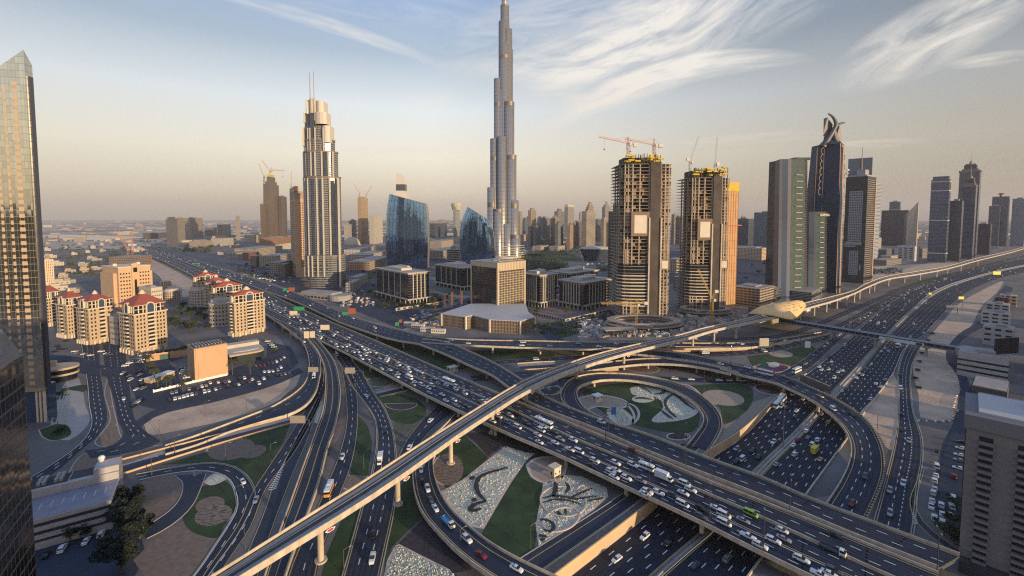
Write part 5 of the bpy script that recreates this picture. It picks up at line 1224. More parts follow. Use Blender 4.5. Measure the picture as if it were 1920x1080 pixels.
# -- two concrete towers under construction
def carcass(label,cx,base_y,x0,x1,top_y,form_y,cranes,seed,wrap=None,wall_x=(0.55,0.75)):
 rng=random.Random(seed);g_=P(cx,base_y,0);s=MPP(g_);h=HT(cx,top_y,g_);w=(x1-x0)*s;d=w*.8
 th=thing('construction_tower',label,'tower',(P((x0+x1)/2,base_y,0).x,g_.y+d/2,0),R(0))
 nf=int(h/3.9);fp=[]
 for k in range(9):t=math.pi+(math.pi/2)*k/8;fp.append((-w*.04+w*.46*math.cos(t),d*.12+d*.62*math.sin(t)))
 fp=[(-w/2,d/2),(-w/2,-d*.30),(-w*.42,-d*.42),(-w*.28,-d*.47),(w*.04,-d*.5),(w*.04,-d*.46),(w*.27,-d*.46),(w*.27,-d*.5),(w*.44,-d*.44),(w*.5,-d*.30),(w/2,d/2)]
 b=MB()
 for k in range(1,nf+1):b.prism([(x*1.02,y*1.02)for x,y in fp],k*h/nf-.45,k*h/nf,0,bottom=True)
 b.build('floor_slab',RAW,th)
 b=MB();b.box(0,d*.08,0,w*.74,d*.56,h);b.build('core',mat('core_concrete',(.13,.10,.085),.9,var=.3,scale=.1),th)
 b=MB()
 for x,y in fp[1:-1]:b.box(x*.97,y*.97,0,1.4,1.4,h)
 for x,y in((-.5,-.1),(-.5,.15),(.5,-.1),(.5,.15),(-.14,-.48),(-.36,-.44),(.36,-.47)):b.box(w*x*.97,d*y*.97,0,1.3,1.3,h)
 b.build('concrete_column',RAW,th)
 b=MB();b.box(w*.1,-d*.53,0,w*.10,1.5,h+2);b.box(w*.2,-d*.52,0,w*.10,1.2,h+2);b.build('dark_shear_wall',mat('dark_shear_wall',(.075,.058,.05),.85,var=.3,scale=.08),th)
 for xx in(.04,.265):b=MB();b.box(w*xx,-d*.55,0,1.6,1.2,h*.66);b.build('pale_jamb',CONC,th)
 q=[];nb={}
 for k in range(nf):
  for x,wd in((-.44,.08),(-.35,.09),(-.25,.1),(-.14,.11),(-.03,.1),(.33,.1),(.43,.09)):
   r=rng.random()
   if r<.5 and k<nf*.93:nb.setdefault('panel',[]).append((w*x,-d*(.43 if abs(x)<.4 else .33),k*h/nf,w*wd,h/nf-.5))
   elif r<.72:nb.setdefault('dark',[]).append((w*x,-d*.38,k*h/nf,w*wd*1.05,h/nf-.5))
 for nm,m in(('panel',mat('block_infill',(.30,.20,.135),.9,var=.3,scale=.4)),('dark',mat('dark_infill',(.05,.045,.045),.8))):
  for k_,(x,y,z,ww,hh)in enumerate(nb.get(nm,[])[:90]):b=MB();b.box(x,y,z,ww,.4,hh);b.build('infill_wall',m,th)
  b=MB();[b.box(x,y,z,ww,.4,hh)for x,y,z,ww,hh in nb.get(nm,[])[90:]]
  if b.f:b.build('infill_wall',m,th)['kind']='stuff'
 b=MB()
 for k in range(2,12):
  z=h*.045+k*h/nf
  if z<h*.36:b.prism([(x*1.045,y*1.045)for x,y in fp[1:5]]+[(w*.0,-d*.3)],z,z+1.0,bottom=True)
 b.build('white_edge_band',CREAM,th)
 b=MB();b.prism([(x*1.0,y*1.01)for x,y in fp[1:5]]+[(0,-d*.2)],h*.12,h*.36);b.build('new_glazing',DGLASS,th)
 for(sx,sz,sw,sh)in((-.13,.56,.26,.115),(.35,.335,.13,.05)):
  b=MB();b.box(w*sx,-d*.53,h*sz-h*sh*.16,w*sw*1.35,.8,h*sh*1.35);fr=b.build('site_billboard',mat('billboard_frame',(.22,.15,.12),.8),th)
  b=MB();b.box(w*sx,-d*.53-.5,h*sz,w*sw*.9,.4,h*sh);b.build('billboard_sheet',mat('cream_sheet',(.66,.58,.46),.8,var=.08,scale=.2),fr)
 hf=HT(cx,form_y,g_)
 for k in range(26):
  b=MB();x=rng.uniform(-.36,.38)*w;z=h+rng.uniform(.1,.95)*(hf-h);b.box(x,-d*rng.uniform(.25,.5),z,rng.uniform(3,8),rng.uniform(2,5),1.7,0,0,True);b.build('yellow_formwork',YFORM,th)
 b=MB();b.box(-w*.05,0,h,w*.7,d*.5,(hf-h)*.75);[b.box(rng.uniform(-.38,.4)*w,-d*rng.uniform(.2,.5),h,.6,.6,(hf-h))for k in range(20)];b.build('core_head',mat('dark_formwork',(.07,.06,.05),.9),th)
 return th,g_,s,w,d,h,hf
def lattice(b,a,e,wd,m=0,chords=3,seg=None):
 a,e=Vector(a),Vector(e);v=e-a;n_=seg or max(3,int(v.length/(wd*1.4)));u=v.normalized();s1=u.orthogonal().normalized()if abs(u.z)>.9 else Vector((0,0,1)).cross(u).normalized();s2=u.cross(s1)
 cs=[s1*wd*.5-s2*wd*.3,s1*-wd*.5-s2*wd*.3,s2*wd*.55]if chords==3 else[s1*i*wd*.5+s2*j*wd*.5 for i,j in((-1,-1),(1,-1),(1,1),(-1,1))]
 r=wd*.085
 for c_ in cs:b.tube(a+c_,e+c_,r,r,4,m)
 for k in range(n_):
  p,q=a+v*(k/n_),a+v*((k+1)/n_)
  for i in range(len(cs)):b.tube(p+cs[i],q+cs[(i+1)%len(cs)],r*.7,r*.7,3,m,False)
ORANGE=mat('orange_crane_paint',(.58,.24,.09),.6);CRW=mat('white_crane_paint',(.62,.55,.5),.6)
def crane(label,foot,mast_top,jib_to,back_to,m,luffing=False,wd=2.0,apex=None,group='tower cranes'):
 f=Vector(foot);th=thing('tower_crane',label,'crane',tuple(f),0,group);L_=lambda p:Vector(p)-f
 b=MB();lattice(b,(0,0,0),L_(mast_top),wd,0,4);b.build('mast',m,th)
 b=MB();lattice(b,L_(mast_top),L_(jib_to),wd*.8);b.build('jib',m,th)
 b=MB();lattice(b,L_(mast_top),L_(back_to),wd*.8);q=L_(back_to);b.build('counter_jib',m,th)
 b=MB();b.box(q.x,q.y,q.z-wd*1.1,wd*1.8,wd*1.2,wd*1.5,0,0,True);b.build('counterweight',CRW,th)
 b=MB();q=L_(mast_top);b.box(q.x+wd*.9,q.y-wd,q.z-wd*1.2,wd*1.1,wd,wd*1.2,0,0,True);b.build('cab',CRW,th)
 if not luffing:
  ap=L_(apex or(Vector(mast_top)+Vector((0,0,wd*3.2))));b=MB();lattice(b,L_(mast_top),ap,wd*.7);j=L_(jib_to)
  for t in(.55,):b.tube(ap,L_(mast_top).lerp(j,t),wd*.06,wd*.06,4)
  b.tube(ap,L_(back_to),wd*.06,wd*.06,4);b.build('tie_rod',m,th)
  b=MB();p=L_(mast_top).lerp(j,.8);b.tube(p,p-Vector((0,0,wd*5)),wd*.04,wd*.04,4);b.box(p.x,p.y,p.z-wd*5.6,wd*.5,wd*.5,wd*.6,0,0,True);b.build('hook',DARKM,th)
 return th
def at(x,y,base):
 d_=Vector(((x-CX)/F,0,0))+UP*(-(y-CY)/F)+FW;t=base.y/d_.y;return Vector((d_.x*t,base.y,H+d_.z*t))
th,g1,s,w,d,h,hf=carcass('left and larger of the two raw concrete towers under construction',1209,600,1161,1258,307,288,2,5)
bq=g1+Vector((0,d*.4,0))
def pt(x,y):return at(x,y,bq)
crane('orange crane with its jib to the left on the larger concrete tower',pt(1178,289),pt(1177.5,268),pt(1122,256),pt(1191,271),ORANGE,wd=2.6,apex=pt(1177.5,257))
crane('orange crane at the centre of the larger concrete tower',pt(1227,290),pt(1226,271),pt(1171,260),pt(1239,272),ORANGE,wd=2.6,apex=pt(1226,260))
th,g2,s,w,d,h,hf=carcass('right and lower of the two raw concrete towers under construction',1327,585,1288,1366,333,314,2,11)
bq=g2+Vector((0,d*.4,0))
crane('red and white luffing crane at the left side of the lower concrete tower',pt(1294,330),pt(1294,303),pt(1310,256),pt(1290,298),CRW,True,2.4)
crane('red and white luffing crane standing upright on the lower concrete tower',pt(1341,318),pt(1341,308),pt(1345,257),pt(1346,306),CRW,True,2.4)
wr=thing('wrapped_tower','tower wing wrapped in peach netting with a yellow top','tower',tuple(P(1364,578,0)+Vector((0,14,0))),R(6))
gg=P(1364,578,0);s=MPP(gg);h=HT(1364,342,gg);w=28*s
b=MB();b.box(0,0,0,w,26,h*.93);b.build('netting',mat('peach_netting',(.56,.30,.13),.85,col2=(.64,.38,.19),scale=.12,detail=6),wr)
b=MB();b.box(0,0,h*.93,w*1.05,27,h*.07);b.build('yellow_screen',YFORM,wr)
b=MB();[b.box(0,-13.1,h*.06*k,w*1.01,.3,.5)for k in range(1,16)];[b.box(-w*.5+w*k/6,-13.1,0,.35,.35,h*.93)for k in range(7)];b.build('netting_frame',mat('netting_seam',(.40,.22,.11),.9),wr)
b=MB();b.box(w*.12,-14,h*.66,w*1.3,3.5,1.0,R(8),0,True);b.build('red_safety_fan',REDM,wr)
for cx,cy,r,lb in((1215,618,74,'ring shaped unfinished podium around the larger concrete tower'),(1330,592,50,'unfinished podium deck around the lower concrete tower')):
 g_=P(cx,cy,0);s=MPP(g_);th=thing('construction_podium',lb,'building',tuple(g_+Vector((0,r*s*.35,0))))
 for k,(f,z)in enumerate(((1.0,3.6),(.96,7.2))):
  b=MB();b.lathe([(r*s*f*.78,z),(r*s*f,z),(r*s*f,z+.8),(r*s*f*.78,z+.8),(r*s*f*.78,z)],0,0,40,0,1,.62,0,False);b.build('floor_slab',RAW,th)
 for k in range(30):t=2*math.pi*k/30;b=MB();b.tube((r*s*.93*math.cos(t),r*s*.93*.62*math.sin(t),0),(r*s*.93*math.cos(t),r*s*.93*.62*math.sin(t),8),.5,.5,6)
 b.build('concrete_column',RAW,th)
 b=MB();b.lathe([(r*s*.8,0),(r*s*.8,3.6)],0,0,30,0,1,.6,0,False);b.build('inner_wall',mat('site_inner_wall',(.16,.11,.09),.9,var=.4,scale=.2),th)
g_=P(1165,632,0);th=thing('site_shelter','flat roofed concrete shelter at the edge of the building site','building',tuple(g_+Vector((0,8,0))),R(4))
b=MB();b.box(0,0,6.2,34,14,.7);b.build('roof',RAW,th);b=MB();[b.box(-15+k*7.5,-6,0,.9,.9,6.2)for k in range(5)];b.build('post',RAW,th);b=MB();b.box(0,3,0,18,4,6);b.build('wall',PEACH,th)
gb=P(1192,612,0);bq=gb
crane('low yellow crane in front of the larger concrete tower',P(1193,625,0),pt(1193,569),pt(1127,569),pt(1211,567),mat('yellow_crane_paint',(.60,.36,.06),.6),wd=2.2,apex=pt(1193,560))
bq=P(1335,608,0)
crane('yellow crane with a raised jib before the lower concrete tower',P(1335,608,0),pt(1335,560),pt(1309,505),pt(1343,545),bpy.data.materials['yellow_crane_paint'],True,2.2)
# -- towers along the motorway at right
C_GRN=curtain('green_glass',(.05,.085,.09),(.03,.05,.058),2.0,3.8,.06,.14,.05,var=.25,spec=.35)
C_BRK=mat('brown_stripe_cladding',(.20,.145,.12),.7,var=.12,scale=.8,stretch=(.1,.1,1))
def curved_tower(label,cat,bx,by,xs_top,xs_bot,top,kick,stripe,name='glass_tower'):
 """a slab in three vertical bands whose foot kicks out toward the viewer; xs: photo columns of the band edges"""
 g_=P(bx,by,0);s=MPP(g_);h=HT(bx,top,g_);th=thing(name,label,cat,tuple(g_));k=14
 def prof(z):t=max(0,1-z/(h*.62));return kick*t*t
 dy=[22,4,2,0,-1.5,3,30];edges=[]
 for i,(xt,xb)in enumerate(zip(xs_top,xs_bot)):
  col_=[]
  for q in range(k+1):
   z=h*q/k;yy_=dy[i]-prof(z);d_=((g_.y+yy_)*FW.y+(z-H)*FW.z);col_.append(Vector(((xb+(xt-xb)*min(1,q/k)-CX)/F*d_-g_.x,yy_,z)))
  edges.append(col_)
 yawed=[0,0,0,4,12]
 mats_=[C_BRK,mat('silver_frame',(.34,.30,.28),.4,metal=.5),BGLASS,mat('silver_frame_b',(.34,.30,.28),.4,metal=.5),C_GRN,C_DARK]
 names=['side_wall','frame_strip','glass_strip','frame_strip','front_glass','flank_glass']
 for i in range(len(edges)-1):
  b=MB();rows=[]
  for q in range(k+1):
   z=h*q/k;e0,e1=edges[i][q],edges[i+1][q];rows.append([Vector((e0 .x,dy[i]-prof(z),z)),Vector((e1 .x,dy[i+1]-prof(z),z))])
  b.grid(rows);b.build(names[i],mats_[i],th)
 b=MB();top_=[Vector((e[-1].x,y,h))for e,y in zip(edges,dy)];b.face(top_+[Vector((top_[-1].x,36,h)),Vector((top_[0].x,40,h))]);b.build('roof',PLANT,th)
 b=MB();b.grid([[Vector((edges[-1][q].x,dy[len(edges)-1]-prof(h*q/k),h*q/k)),Vector((edges[-1][k].x,38,h*q/k)),Vector((edges[0][k].x,38,h*q/k)),Vector((edges[0][q].x,dy[0]-prof(h*q/k),h*q/k))]for q in range(k+1)]);b.build('rear_wall',C_DARK,th)
 b=MB();x0,x1=edges[4],edges[5]
 for j in range(stripe):
  z=h*(.05+.88*j/stripe);q=min(int(z/h*k),k-1);a_,c_=x0[q].x,x1[q].x
  b.box(a_+(c_-a_)*.55,-1.0-prof(z)+1.2,z,(c_-a_)*.46,1.6,.8,math.atan2(4.5,c_-a_),0,True)
 b.build('light_slot_rows',mat('cream_slot',(.46,.37,.27),.6),th)
 return th,g_,s,h
th,g_,s,h=curved_tower('green glass tower with a curved kicked out foot by the metro station','tower',1482,562,[1454,1462,1467,1478,1484,1510,1514],[1448,1458,1464,1474,1480,1507,1513],298,14,20)
b=MB();b.box((1497-1482)*s,12,h-1,30*s*.93,20,3.5);b.build('crown',C_GRN,th)
th,g_,s,h=curved_tower('lower green glass wing tower carrying a small lettered sign at its top','tower',1532,556,[1512,1514,1517,1527,1531,1547,1551],[1508,1512,1515,1525,1529,1546,1550],397,8,15)
tx=bpy.data.curves.new('sign_letters','FONT');tx.body='SOFITEL';tx.size=4.6;tx.extrude=.15;tx.align_x='CENTER'
to=bpy.data.objects.new('sign_letters',tx);COL.objects.link(to);bpy.context.view_layer.update()
tm=bpy.data.meshes.new_from_object(to.evaluated_get(bpy.context.evaluated_depsgraph_get()));bpy.data.objects.remove(to);tm.materials.clear();tm.materials.append(mat('sign_gold',(.75,.50,.25),.4,emit=((1,.6,.3),.25)))
to=put('sign_letters',tm,th,((1538.5-1532)*s,-2.6,h-6.5));to.rotation_euler=(math.pi/2,0,R(8))
g_=P(1500,566,0);th=thing('podium_building','louvred dark podium between the green towers and the viaduct','building',tuple(g_+Vector((14,10,0))),R(44))
b=MB();b.box(8,0,0,60,24,15);b.build('wall',DARKM,th);b=MB();[b.box(8,0,2+k*2.2,61,25,.7,0,0,True)for k in range(7)];b.build('louvre_rows',CONC2,th)
t0=P(1552,548,0);s=MPP(t0);t0=t0+Vector((0,10,0))
hz=lambda y:HT(1552,y,t0);X=lambda x:(x-1552)*s
th=thing('crescent_tower','dark tower crowned by two curving crescent horns','tower',tuple(t0),0)
C_NV=curtain('navy_tower_glass',(.014,.032,.075),(.03,.045,.075),2.2,3.8,.10,.12,.3,var=.4,spec=.3)
wb,wt=48*s,40*s;Z=hz(272)
b=MB();b.prism([(-wb/2,4),(wb*.14,-20),(wb*.34,-15),(wb/2,-4),(wb/2,20),(-wb/2,20)],0,Z*.62,top=False)
b.prism([(-wb/2,4),(wb*.14,-20),(wb*.34,-15),(wb/2,-4),(wb/2,20),(-wb/2,20)],Z*.62,Z,cap_scale=.84);b.build('facade',C_NV,th)
TANST=mat('rose_stone',(.42,.27,.18),.75,var=.1,scale=.2)
for x,y,wd in((-wb*.49,3,1.6),(-wb*.3,-4.4,.8),(wb*.14,-20.5,1.2),(wb*.34,-16,3.4),(wb*.47,-7,1.6)):
 b=MB();b.face([(x-wd/2,y,0),(x+wd/2,y,0),(x*.84+wd/2,y*.84-.4,Z),(x*.84-wd/2,y*.84-.4,Z)]);b.tube((x,y,0),(x*.86,y*.86,Z*.98),wd*.45,wd*.4,4);b.build('stone_pier',TANST,th)
b=MB()
for k in range(48):z=Z*(k+.5)/48;b.box(wb*.37*(1-.16*max(0,z/Z-.62)/.38),-13,z,3.2,3,1.2,R(20),0,True)
b.build('balcony_stack',TANST,th)
for side,x in((0,-wb*.49),(1,wb*.44)):
 for k in range(7):
  z=Z*(.66+.045*k)if side==0 else Z*(.5+.065*k);xx=x*(1-.16*max(0,z/Z-.62)/.38);b=MB();pts=[Vector((xx+(-1 if side==0 else 1)*3.6*math.sin(t),-12+side*4,z+9*(1-math.cos(t))/2*1.2))for t in(math.pi*j/8 for j in range(9))]
  for p,q in zip(pts,pts[1:]):b.tube(p,q,.55,.55,5)
  b.build('ring_ornament',TANST,th)
HORN=mat('horn_cladding',(.085,.08,.10),.5,metal=.3)
def horn(pts,r,side):
 ws=smooth_poly([Vector((X(x),-8,hz(y)))for x,y in pts],40);rows=[]
 for i,p in enumerate(ws):
  u=(ws[min(i+1,39)]-ws[max(i-1,0)]).normalized();v=Vector((0,1,0)).cross(u);q=r*(1.1-.8*(i/39)**2);rows.append([p+v*(q*math.cos(t))+Vector((0,1,0))*(q*.8*math.sin(t))for t in(2*math.pi*k/10 for k in range(11))])
 b=MB();b.grid(rows)
 b.build('crescent_horn',HORN,th,smooth=True)
horn([(1534,277),(1543,262),(1551,248),(1556,236),(1553,226),(1547,219),(1541,215.5)],4.0,0)
horn([(1566,275),(1556,262),(1553,250),(1554,242),(1560,236),(1566,233),(1572,232)],3.4,1)
for x0,xt,ty in((1540,1546,221),(1566,1567,237)):
 b=MB();zz=[hz(275),hz(255),hz(ty)];ww=[6.5*s,5*s,.4*s]
 for j in range(2):b.face([(X(x0)-ww[j]/1.2,-4,zz[j]),(X(x0)+ww[j]/1.2,-4,zz[j]),(X((x0+xt)/2)+ww[j+1]/1.2,-4,zz[j+1]),(X((x0+xt)/2)-ww[j+1]/1.2,-4,zz[j+1])])
 for j in range(2):b.face([(X(x0)+ww[j]/1.2,-4,zz[j]),(X(x0)+ww[j]/1.2,5,zz[j]),(X((x0+xt)/2)+ww[j+1]/1.2,5,zz[j+1]),(X((x0+xt)/2)+ww[j+1]/1.2,-4,zz[j+1])])
 b.build('spire_fin',curtain('fin_grid_%d'%x0,(.06,.05,.06),(.30,.2,.16),1.6,3,.3,.3,.4),th)
b=MB();b.face([(X(1543),-5,hz(262)),(X(1563),-5,hz(262)),(X(1555),-5,hz(240))]);b.face([(X(1541),-3,hz(262)),(X(1552),-3,hz(262)),(X(1554),-3,hz(234)),(X(1546),-3,hz(224))]);b.build('crown_screen',HORN,th)
b=MB();b.prism([(X(1537),-14),(X(1566),-14),(X(1566),10),(X(1537),10)],Z-1,hz(258),cap_scale=.3);b.build('crown_gable',DGLASS,th)
n,c,w,d,a=cbox(1618,532,1578,1634,38);c=c;h=HT(1618,330,n)
th=thing('construction_tower','dark unfinished tower half clad in white panels with square holes','tower',(c.x,c.y,0),a)
C_UC=curtain('unfinished_dark_grid',(.018,.018,.024),(.06,.055,.06),3.2,3.8,.18,.22,.4,var=.5)
b=MB();b.box(0,0,0,w,d,h);b.build('facade',C_UC,th)
WP=mat('white_cladding_panel',(.34,.32,.33),.6,var=.05,scale=.3)
def holed(x0,x1,z0,z1,nx,nz):
 b=MB();X_=-w/2-.25;sx=(x1-x0)/nx;sz=(z1-z0)/nz
 for i in range(nx+1):b.box(X_,x0+i*sx,z0,.3,sx*.45,z1-z0)
 for j in range(nz+1):b.box(X_-.02,(x0+x1)/2,z0+j*sz-sz*.2,.3,x1-x0+sx*.45,sz*.42)
 b.build('white_panel',WP,th)
holed(-d*.30,d*.28,h*.40,h*.86,7,20);holed(-d*.20,d*.18,h*.08,h*.30,4,14);holed(-d*.05,d*.42,h*.345,h*.37,5,1)
b=MB();b.box(-w/2-.2,d*.02,h*.36,.4,d*.75,h*.03);b.box(-w/2-.2,-d*.32,h*.12,.4,d*.07,h*.055);b.build('white_block',WP,th)
b=MB();b.box(w*.46,-d/2-.6,0,w*.1,1.2,h*.97);b.build('lit_edge',TANST,th)
b=MB();[b.box(0,-d/2-.3,k*3.8,w,.8,.7)for k in range(int(h/3.8))];b.build('slab_edge_rows',RAW,th)
b=MB();b.box(0,0,h,w*.9,d*.9,3);b.box(-w*.1,-d*.1,h+3,w*.4,d*.4,10);b.build('roof_plant',WP,th)
b=MB();b.box(w*.05,d*.1,h+2,w*.8,1.2,34,R(-78));b.build('roof_screen',mat('grey_screen',(.17,.18,.22),.4),th)
b=MB();b.tube((0,0,h),(0,0,h+56),1.3,.4,6);b.build('mast',TANST,th)
bq=c+Vector((-w*.4,0,0));pt=lambda x,y:at(x,y,bq)
crane('thin white crane leaning behind the dark unfinished tower',pt(1586,327),pt(1586,324),pt(1579,290),pt(1590,318),CRW,True,2.0)
def T3(label,spot,top,glass,frame,cw=2.2,ch=3.8,crown=(),name='tower_block',fw=.15,fh=.25,cat='tower',metal=0,**k):
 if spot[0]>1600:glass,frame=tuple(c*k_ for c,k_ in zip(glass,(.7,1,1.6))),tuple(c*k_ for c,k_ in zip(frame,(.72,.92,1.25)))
 if spot[0]>1640:nx_=spot[3]-6;spot=(nx_,spot[1],spot[2],spot[3],math.degrees(math.atan2(F,nx_-CX))-7,28)
 m=curtain('facade_%d'%len(bpy.data.materials),glass,frame,cw,ch,fw,fh,.12,metal=metal,var=.4);return simple_tower(name,label,spot,top,m,cat,crown,**k)
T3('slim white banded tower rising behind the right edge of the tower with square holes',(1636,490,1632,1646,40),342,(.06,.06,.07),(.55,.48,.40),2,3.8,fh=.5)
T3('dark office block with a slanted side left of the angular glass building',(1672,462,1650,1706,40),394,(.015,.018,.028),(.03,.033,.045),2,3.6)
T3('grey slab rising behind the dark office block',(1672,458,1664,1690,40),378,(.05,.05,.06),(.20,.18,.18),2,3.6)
n,c,w,d,a=cbox(1698,466,1690,1724,40);th=thing('angular_building','faceted glass and white building with a pointed crest','building',tuple(c));hh=HT(1698,400,n);hp=HT(1708,377,n);s=MPP(n)
b=MB();A0,A1,A2,A3=(-14*s,-10,0),(4*s,-14,0),(14*s,6,0),(-10*s,14,0);T0,T1,T2,T3_=(-14*s,-10,hh),(5*s,-13,hp),(9*s,6,hh*.92),(-9*s,14,hh)
for q in((A0,A1,T1,T0),(A3,A0,T0,T3_),(T0,T1,T2,T3_)):b.face(q)
b.build('glass_facade',C_NV,th)
b=MB();b.face((A1,A2,T2,T1));b.build('white_facet',mat('white_facet',(.55,.50,.44),.5),th)
b=MB()
for p,q in((A1,T2),(A2,T1),(A1,T1),(A2,T2)):b.tube(p,q,1.3,1.0,5)
b.build('diagonal_frame',CREAM,th)
t_,w,d,h=simple_tower('low_office','low white office with three window bays by the far roadside',(1714,490,1681,1724,40),462,mat('grey_white_wall',(.42,.41,.40),.7),'building')
winpart(t_,[(-w/2,d*(-.3+.3*i),h*(.2+.13*f),-math.pi/2,d*.2,h*.07)for i in range(3)for f in range(6)],DGLASS)
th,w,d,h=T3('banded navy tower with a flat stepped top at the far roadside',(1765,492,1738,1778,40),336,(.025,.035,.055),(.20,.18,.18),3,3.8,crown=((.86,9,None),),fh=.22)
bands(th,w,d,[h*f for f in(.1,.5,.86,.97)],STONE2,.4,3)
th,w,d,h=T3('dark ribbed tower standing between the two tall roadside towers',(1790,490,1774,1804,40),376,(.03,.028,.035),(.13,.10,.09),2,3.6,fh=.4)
for lb,sp,ty in(('taller rear one of the pair of pagoda topped towers',(1818,482,1790,1834,40),322),('front one of the pair of pagoda topped towers',(1816,486,1798,1828,40),350)):
 th,w,d,h=T3(lb,sp,ty,(.03,.032,.045),(.17,.135,.12),2.2,3.8,fh=.3,rooftop=False)
 z=h
 for f,dz in((1.06,6),(.8,5),(.62,12),(.5,4)):b=MB();b.box(0,0,z,w*f,d*f,dz);b.build('crown',NAVY if dz>10 else MECH,th);z+=dz
 for s_x in(-.16,.16):b=MB();b.lathe([(w*.12,z),(w*.13,z+3),(.8,z+9),(.35,z+10),(.15,z+34)],s_x*w,0,10);b.build('finial',MECH,th)
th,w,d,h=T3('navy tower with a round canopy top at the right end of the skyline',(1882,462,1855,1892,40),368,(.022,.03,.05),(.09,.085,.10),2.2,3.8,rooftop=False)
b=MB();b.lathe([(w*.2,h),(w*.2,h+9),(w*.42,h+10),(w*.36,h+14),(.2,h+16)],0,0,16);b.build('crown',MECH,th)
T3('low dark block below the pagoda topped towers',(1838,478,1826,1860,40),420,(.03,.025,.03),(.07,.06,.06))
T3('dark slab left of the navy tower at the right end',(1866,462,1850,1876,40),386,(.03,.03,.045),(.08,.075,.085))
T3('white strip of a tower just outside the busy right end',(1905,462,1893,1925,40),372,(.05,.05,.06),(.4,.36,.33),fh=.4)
th,w,d,h=T3('tan parking structure with open decks beside the peach netting',(1424,578,1372,1450,40),542,(.05,.045,.04),(.34,.27,.21),5,3.6,name='parking_structure',fh=.45,cat='car park')
T3('grey flat roofed building beside the tan parking structure',(1440,572,1410,1470,40),545,(.03,.03,.035),(.10,.09,.09),name='low_building',cat='building')
T3('pale striped hotel block far behind the peach netting',(1428,488,1375,1448,42),466,(.08,.06,.05),(.62,.45,.30),4,4,name='low_building',fw=.4,fh=.35,cat='building')
T3('blue banded office block behind the peach netting',(1446,468,1412,1462,42),398,(.035,.06,.085),(.14,.17,.20),2,3.8,name='office_block',fh=.4,cat='building')
T3('dark blue office block far behind the peach netting',(1402,460,1374,1418,42),410,(.03,.04,.06),(.06,.07,.09),name='office_block',cat='building')
T3('grey skeleton tower close behind the larger concrete tower',(1156,548,1139,1172,42),396,(.04,.035,.035),(.14,.11,.095),3,3.8,fh=.35,fw=.25,crown=((.5,12,None),))
b=MB()
# -- right foreground: frontage buildings
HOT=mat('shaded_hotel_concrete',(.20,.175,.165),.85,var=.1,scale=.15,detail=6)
n=P(1797,1062,0);a=R(0);th=thing('hotel','brutalist concrete hotel with stacked little balconies at the right edge','hotel',(n.x,n.y,0),R(-46));h=HT(1818,800,n);w,d=62,26
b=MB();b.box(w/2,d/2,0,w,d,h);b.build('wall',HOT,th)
b=MB();b.box(w/2,d/2,h,w*1.02,d*1.06,4.5);b.build('top_storey',mat('hotel_top_band',(.17,.16,.17),.8),th)
b=MB();b.box(w/2+2,d/2+2,h+4.5,w*.98,d*.9,.6);b.build('roof',mat('ribbed_roof',(.46,.44,.42),.6,var=.1,scale=2,stretch=(3,.1,1)),th)
b=MB();b.box(18,d+4,h-6,30,12,9);b.box(24,d*.7,h+5,16,8,3.5);b.build('roof_plant',PLANT,th)
q=[];nfl=18
for i in range(7):
 x=4.6+i*8.6
 for f in range(nfl):
  z=h*(.13+.83*f/(nfl-1))-1.6
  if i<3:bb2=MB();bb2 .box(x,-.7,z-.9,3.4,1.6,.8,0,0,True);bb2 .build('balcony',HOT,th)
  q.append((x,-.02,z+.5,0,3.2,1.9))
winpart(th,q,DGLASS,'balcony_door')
q=[(-.02,d*(.2+.3*i),h*(.13+.83*f/(nfl-1))-1.4,-math.pi/2,1.6,1.8)for i in range(3)for f in range(nfl)];winpart(th,q,DGLASS)
b=MB();b.box(w/2,-1.5,0,w,4,4.2);b.build('ground_arcade',DARKM,th)
for lb,x,y,yaw,w,d,h,m,ro in(('banded grey office block beside the footbridge end',1866,715,40,26,26,18,PW,'bands'),('slatted dark pavilion in front of the banded office block',1862,752,40,30,16,8,mat('timber_slats',(.09,.08,.075),.8,var=.4,scale=1.5,stretch=(4,4,.1)),'slat'),('stepped pale building beyond the banded office block',1882,650,40,22,20,17,PW,'box'),('white roofed frontage building with a dark window band',1878,612,40,22,22,14,mat('pale_wall',(.44,.42,.40),.7),'box'),('grey frontage building with rooftop units',1878,590,40,24,20,12,PW,'box'),('small dark red frontage building',1877,574,40,12,12,12,mat('dark_red_wall',(.16,.045,.04),.8),'box'),('sunlit tan frontage building at the right edge',1893,575,40,14,16,15,PEACH,'box')):
 g_=P(x,y,0);th=thing('frontage_building',lb,'building',tuple(g_),R(yaw))
 b=MB();b.box(w/2-2,d/2-6,0,w,d,h);b.build('wall',m,th)
 b=MB();b.box(w/2-2,d/2-6,h,w*.96,d*.96,.5);b.build('roof',ROOFG if m is not PEACH else STONE2,th)
 if ro=='bands':
  b=MB();[b.box(w/2-2,d/2-6,4+k*4,w+.3,d+.3,1.3)for k in range(3)];b.build('window_band',DGLASS,th)
  b=MB();b.box(w*.3,d*.2,h,10,9,3);b.box(w*.6,d*.1,h,7,5,2);b.build('roof_plant',PLANT,th)
  b=MB();b.box(w*.62,-4,h+.5,22,.8,12,R(-30));b.build('rooftop_billboard',mat('dark_billboard',(.012,.014,.02),.4),th)
 elif ro=='box':
  b=MB();b.box(w*.3,d*.1,h+.4,w*.4,d*.3,2.6);b.box(w*.6,d*.2,h+.4,3,3,1.8);b.build('roof_plant',PLANT,th)
  winpart(th,[(w/2-2+(i-1.5)*w/4,-6.02,h*(.3+.3*f),0,w/6,1.8)for i in range(4)for f in range(3)]+[(-2.02,d/2-6+(i-1)*d/3,h*(.3+.3*f),-math.pi/2,d/5,1.8)for i in range(3)for f in range(3)],DGLASS)
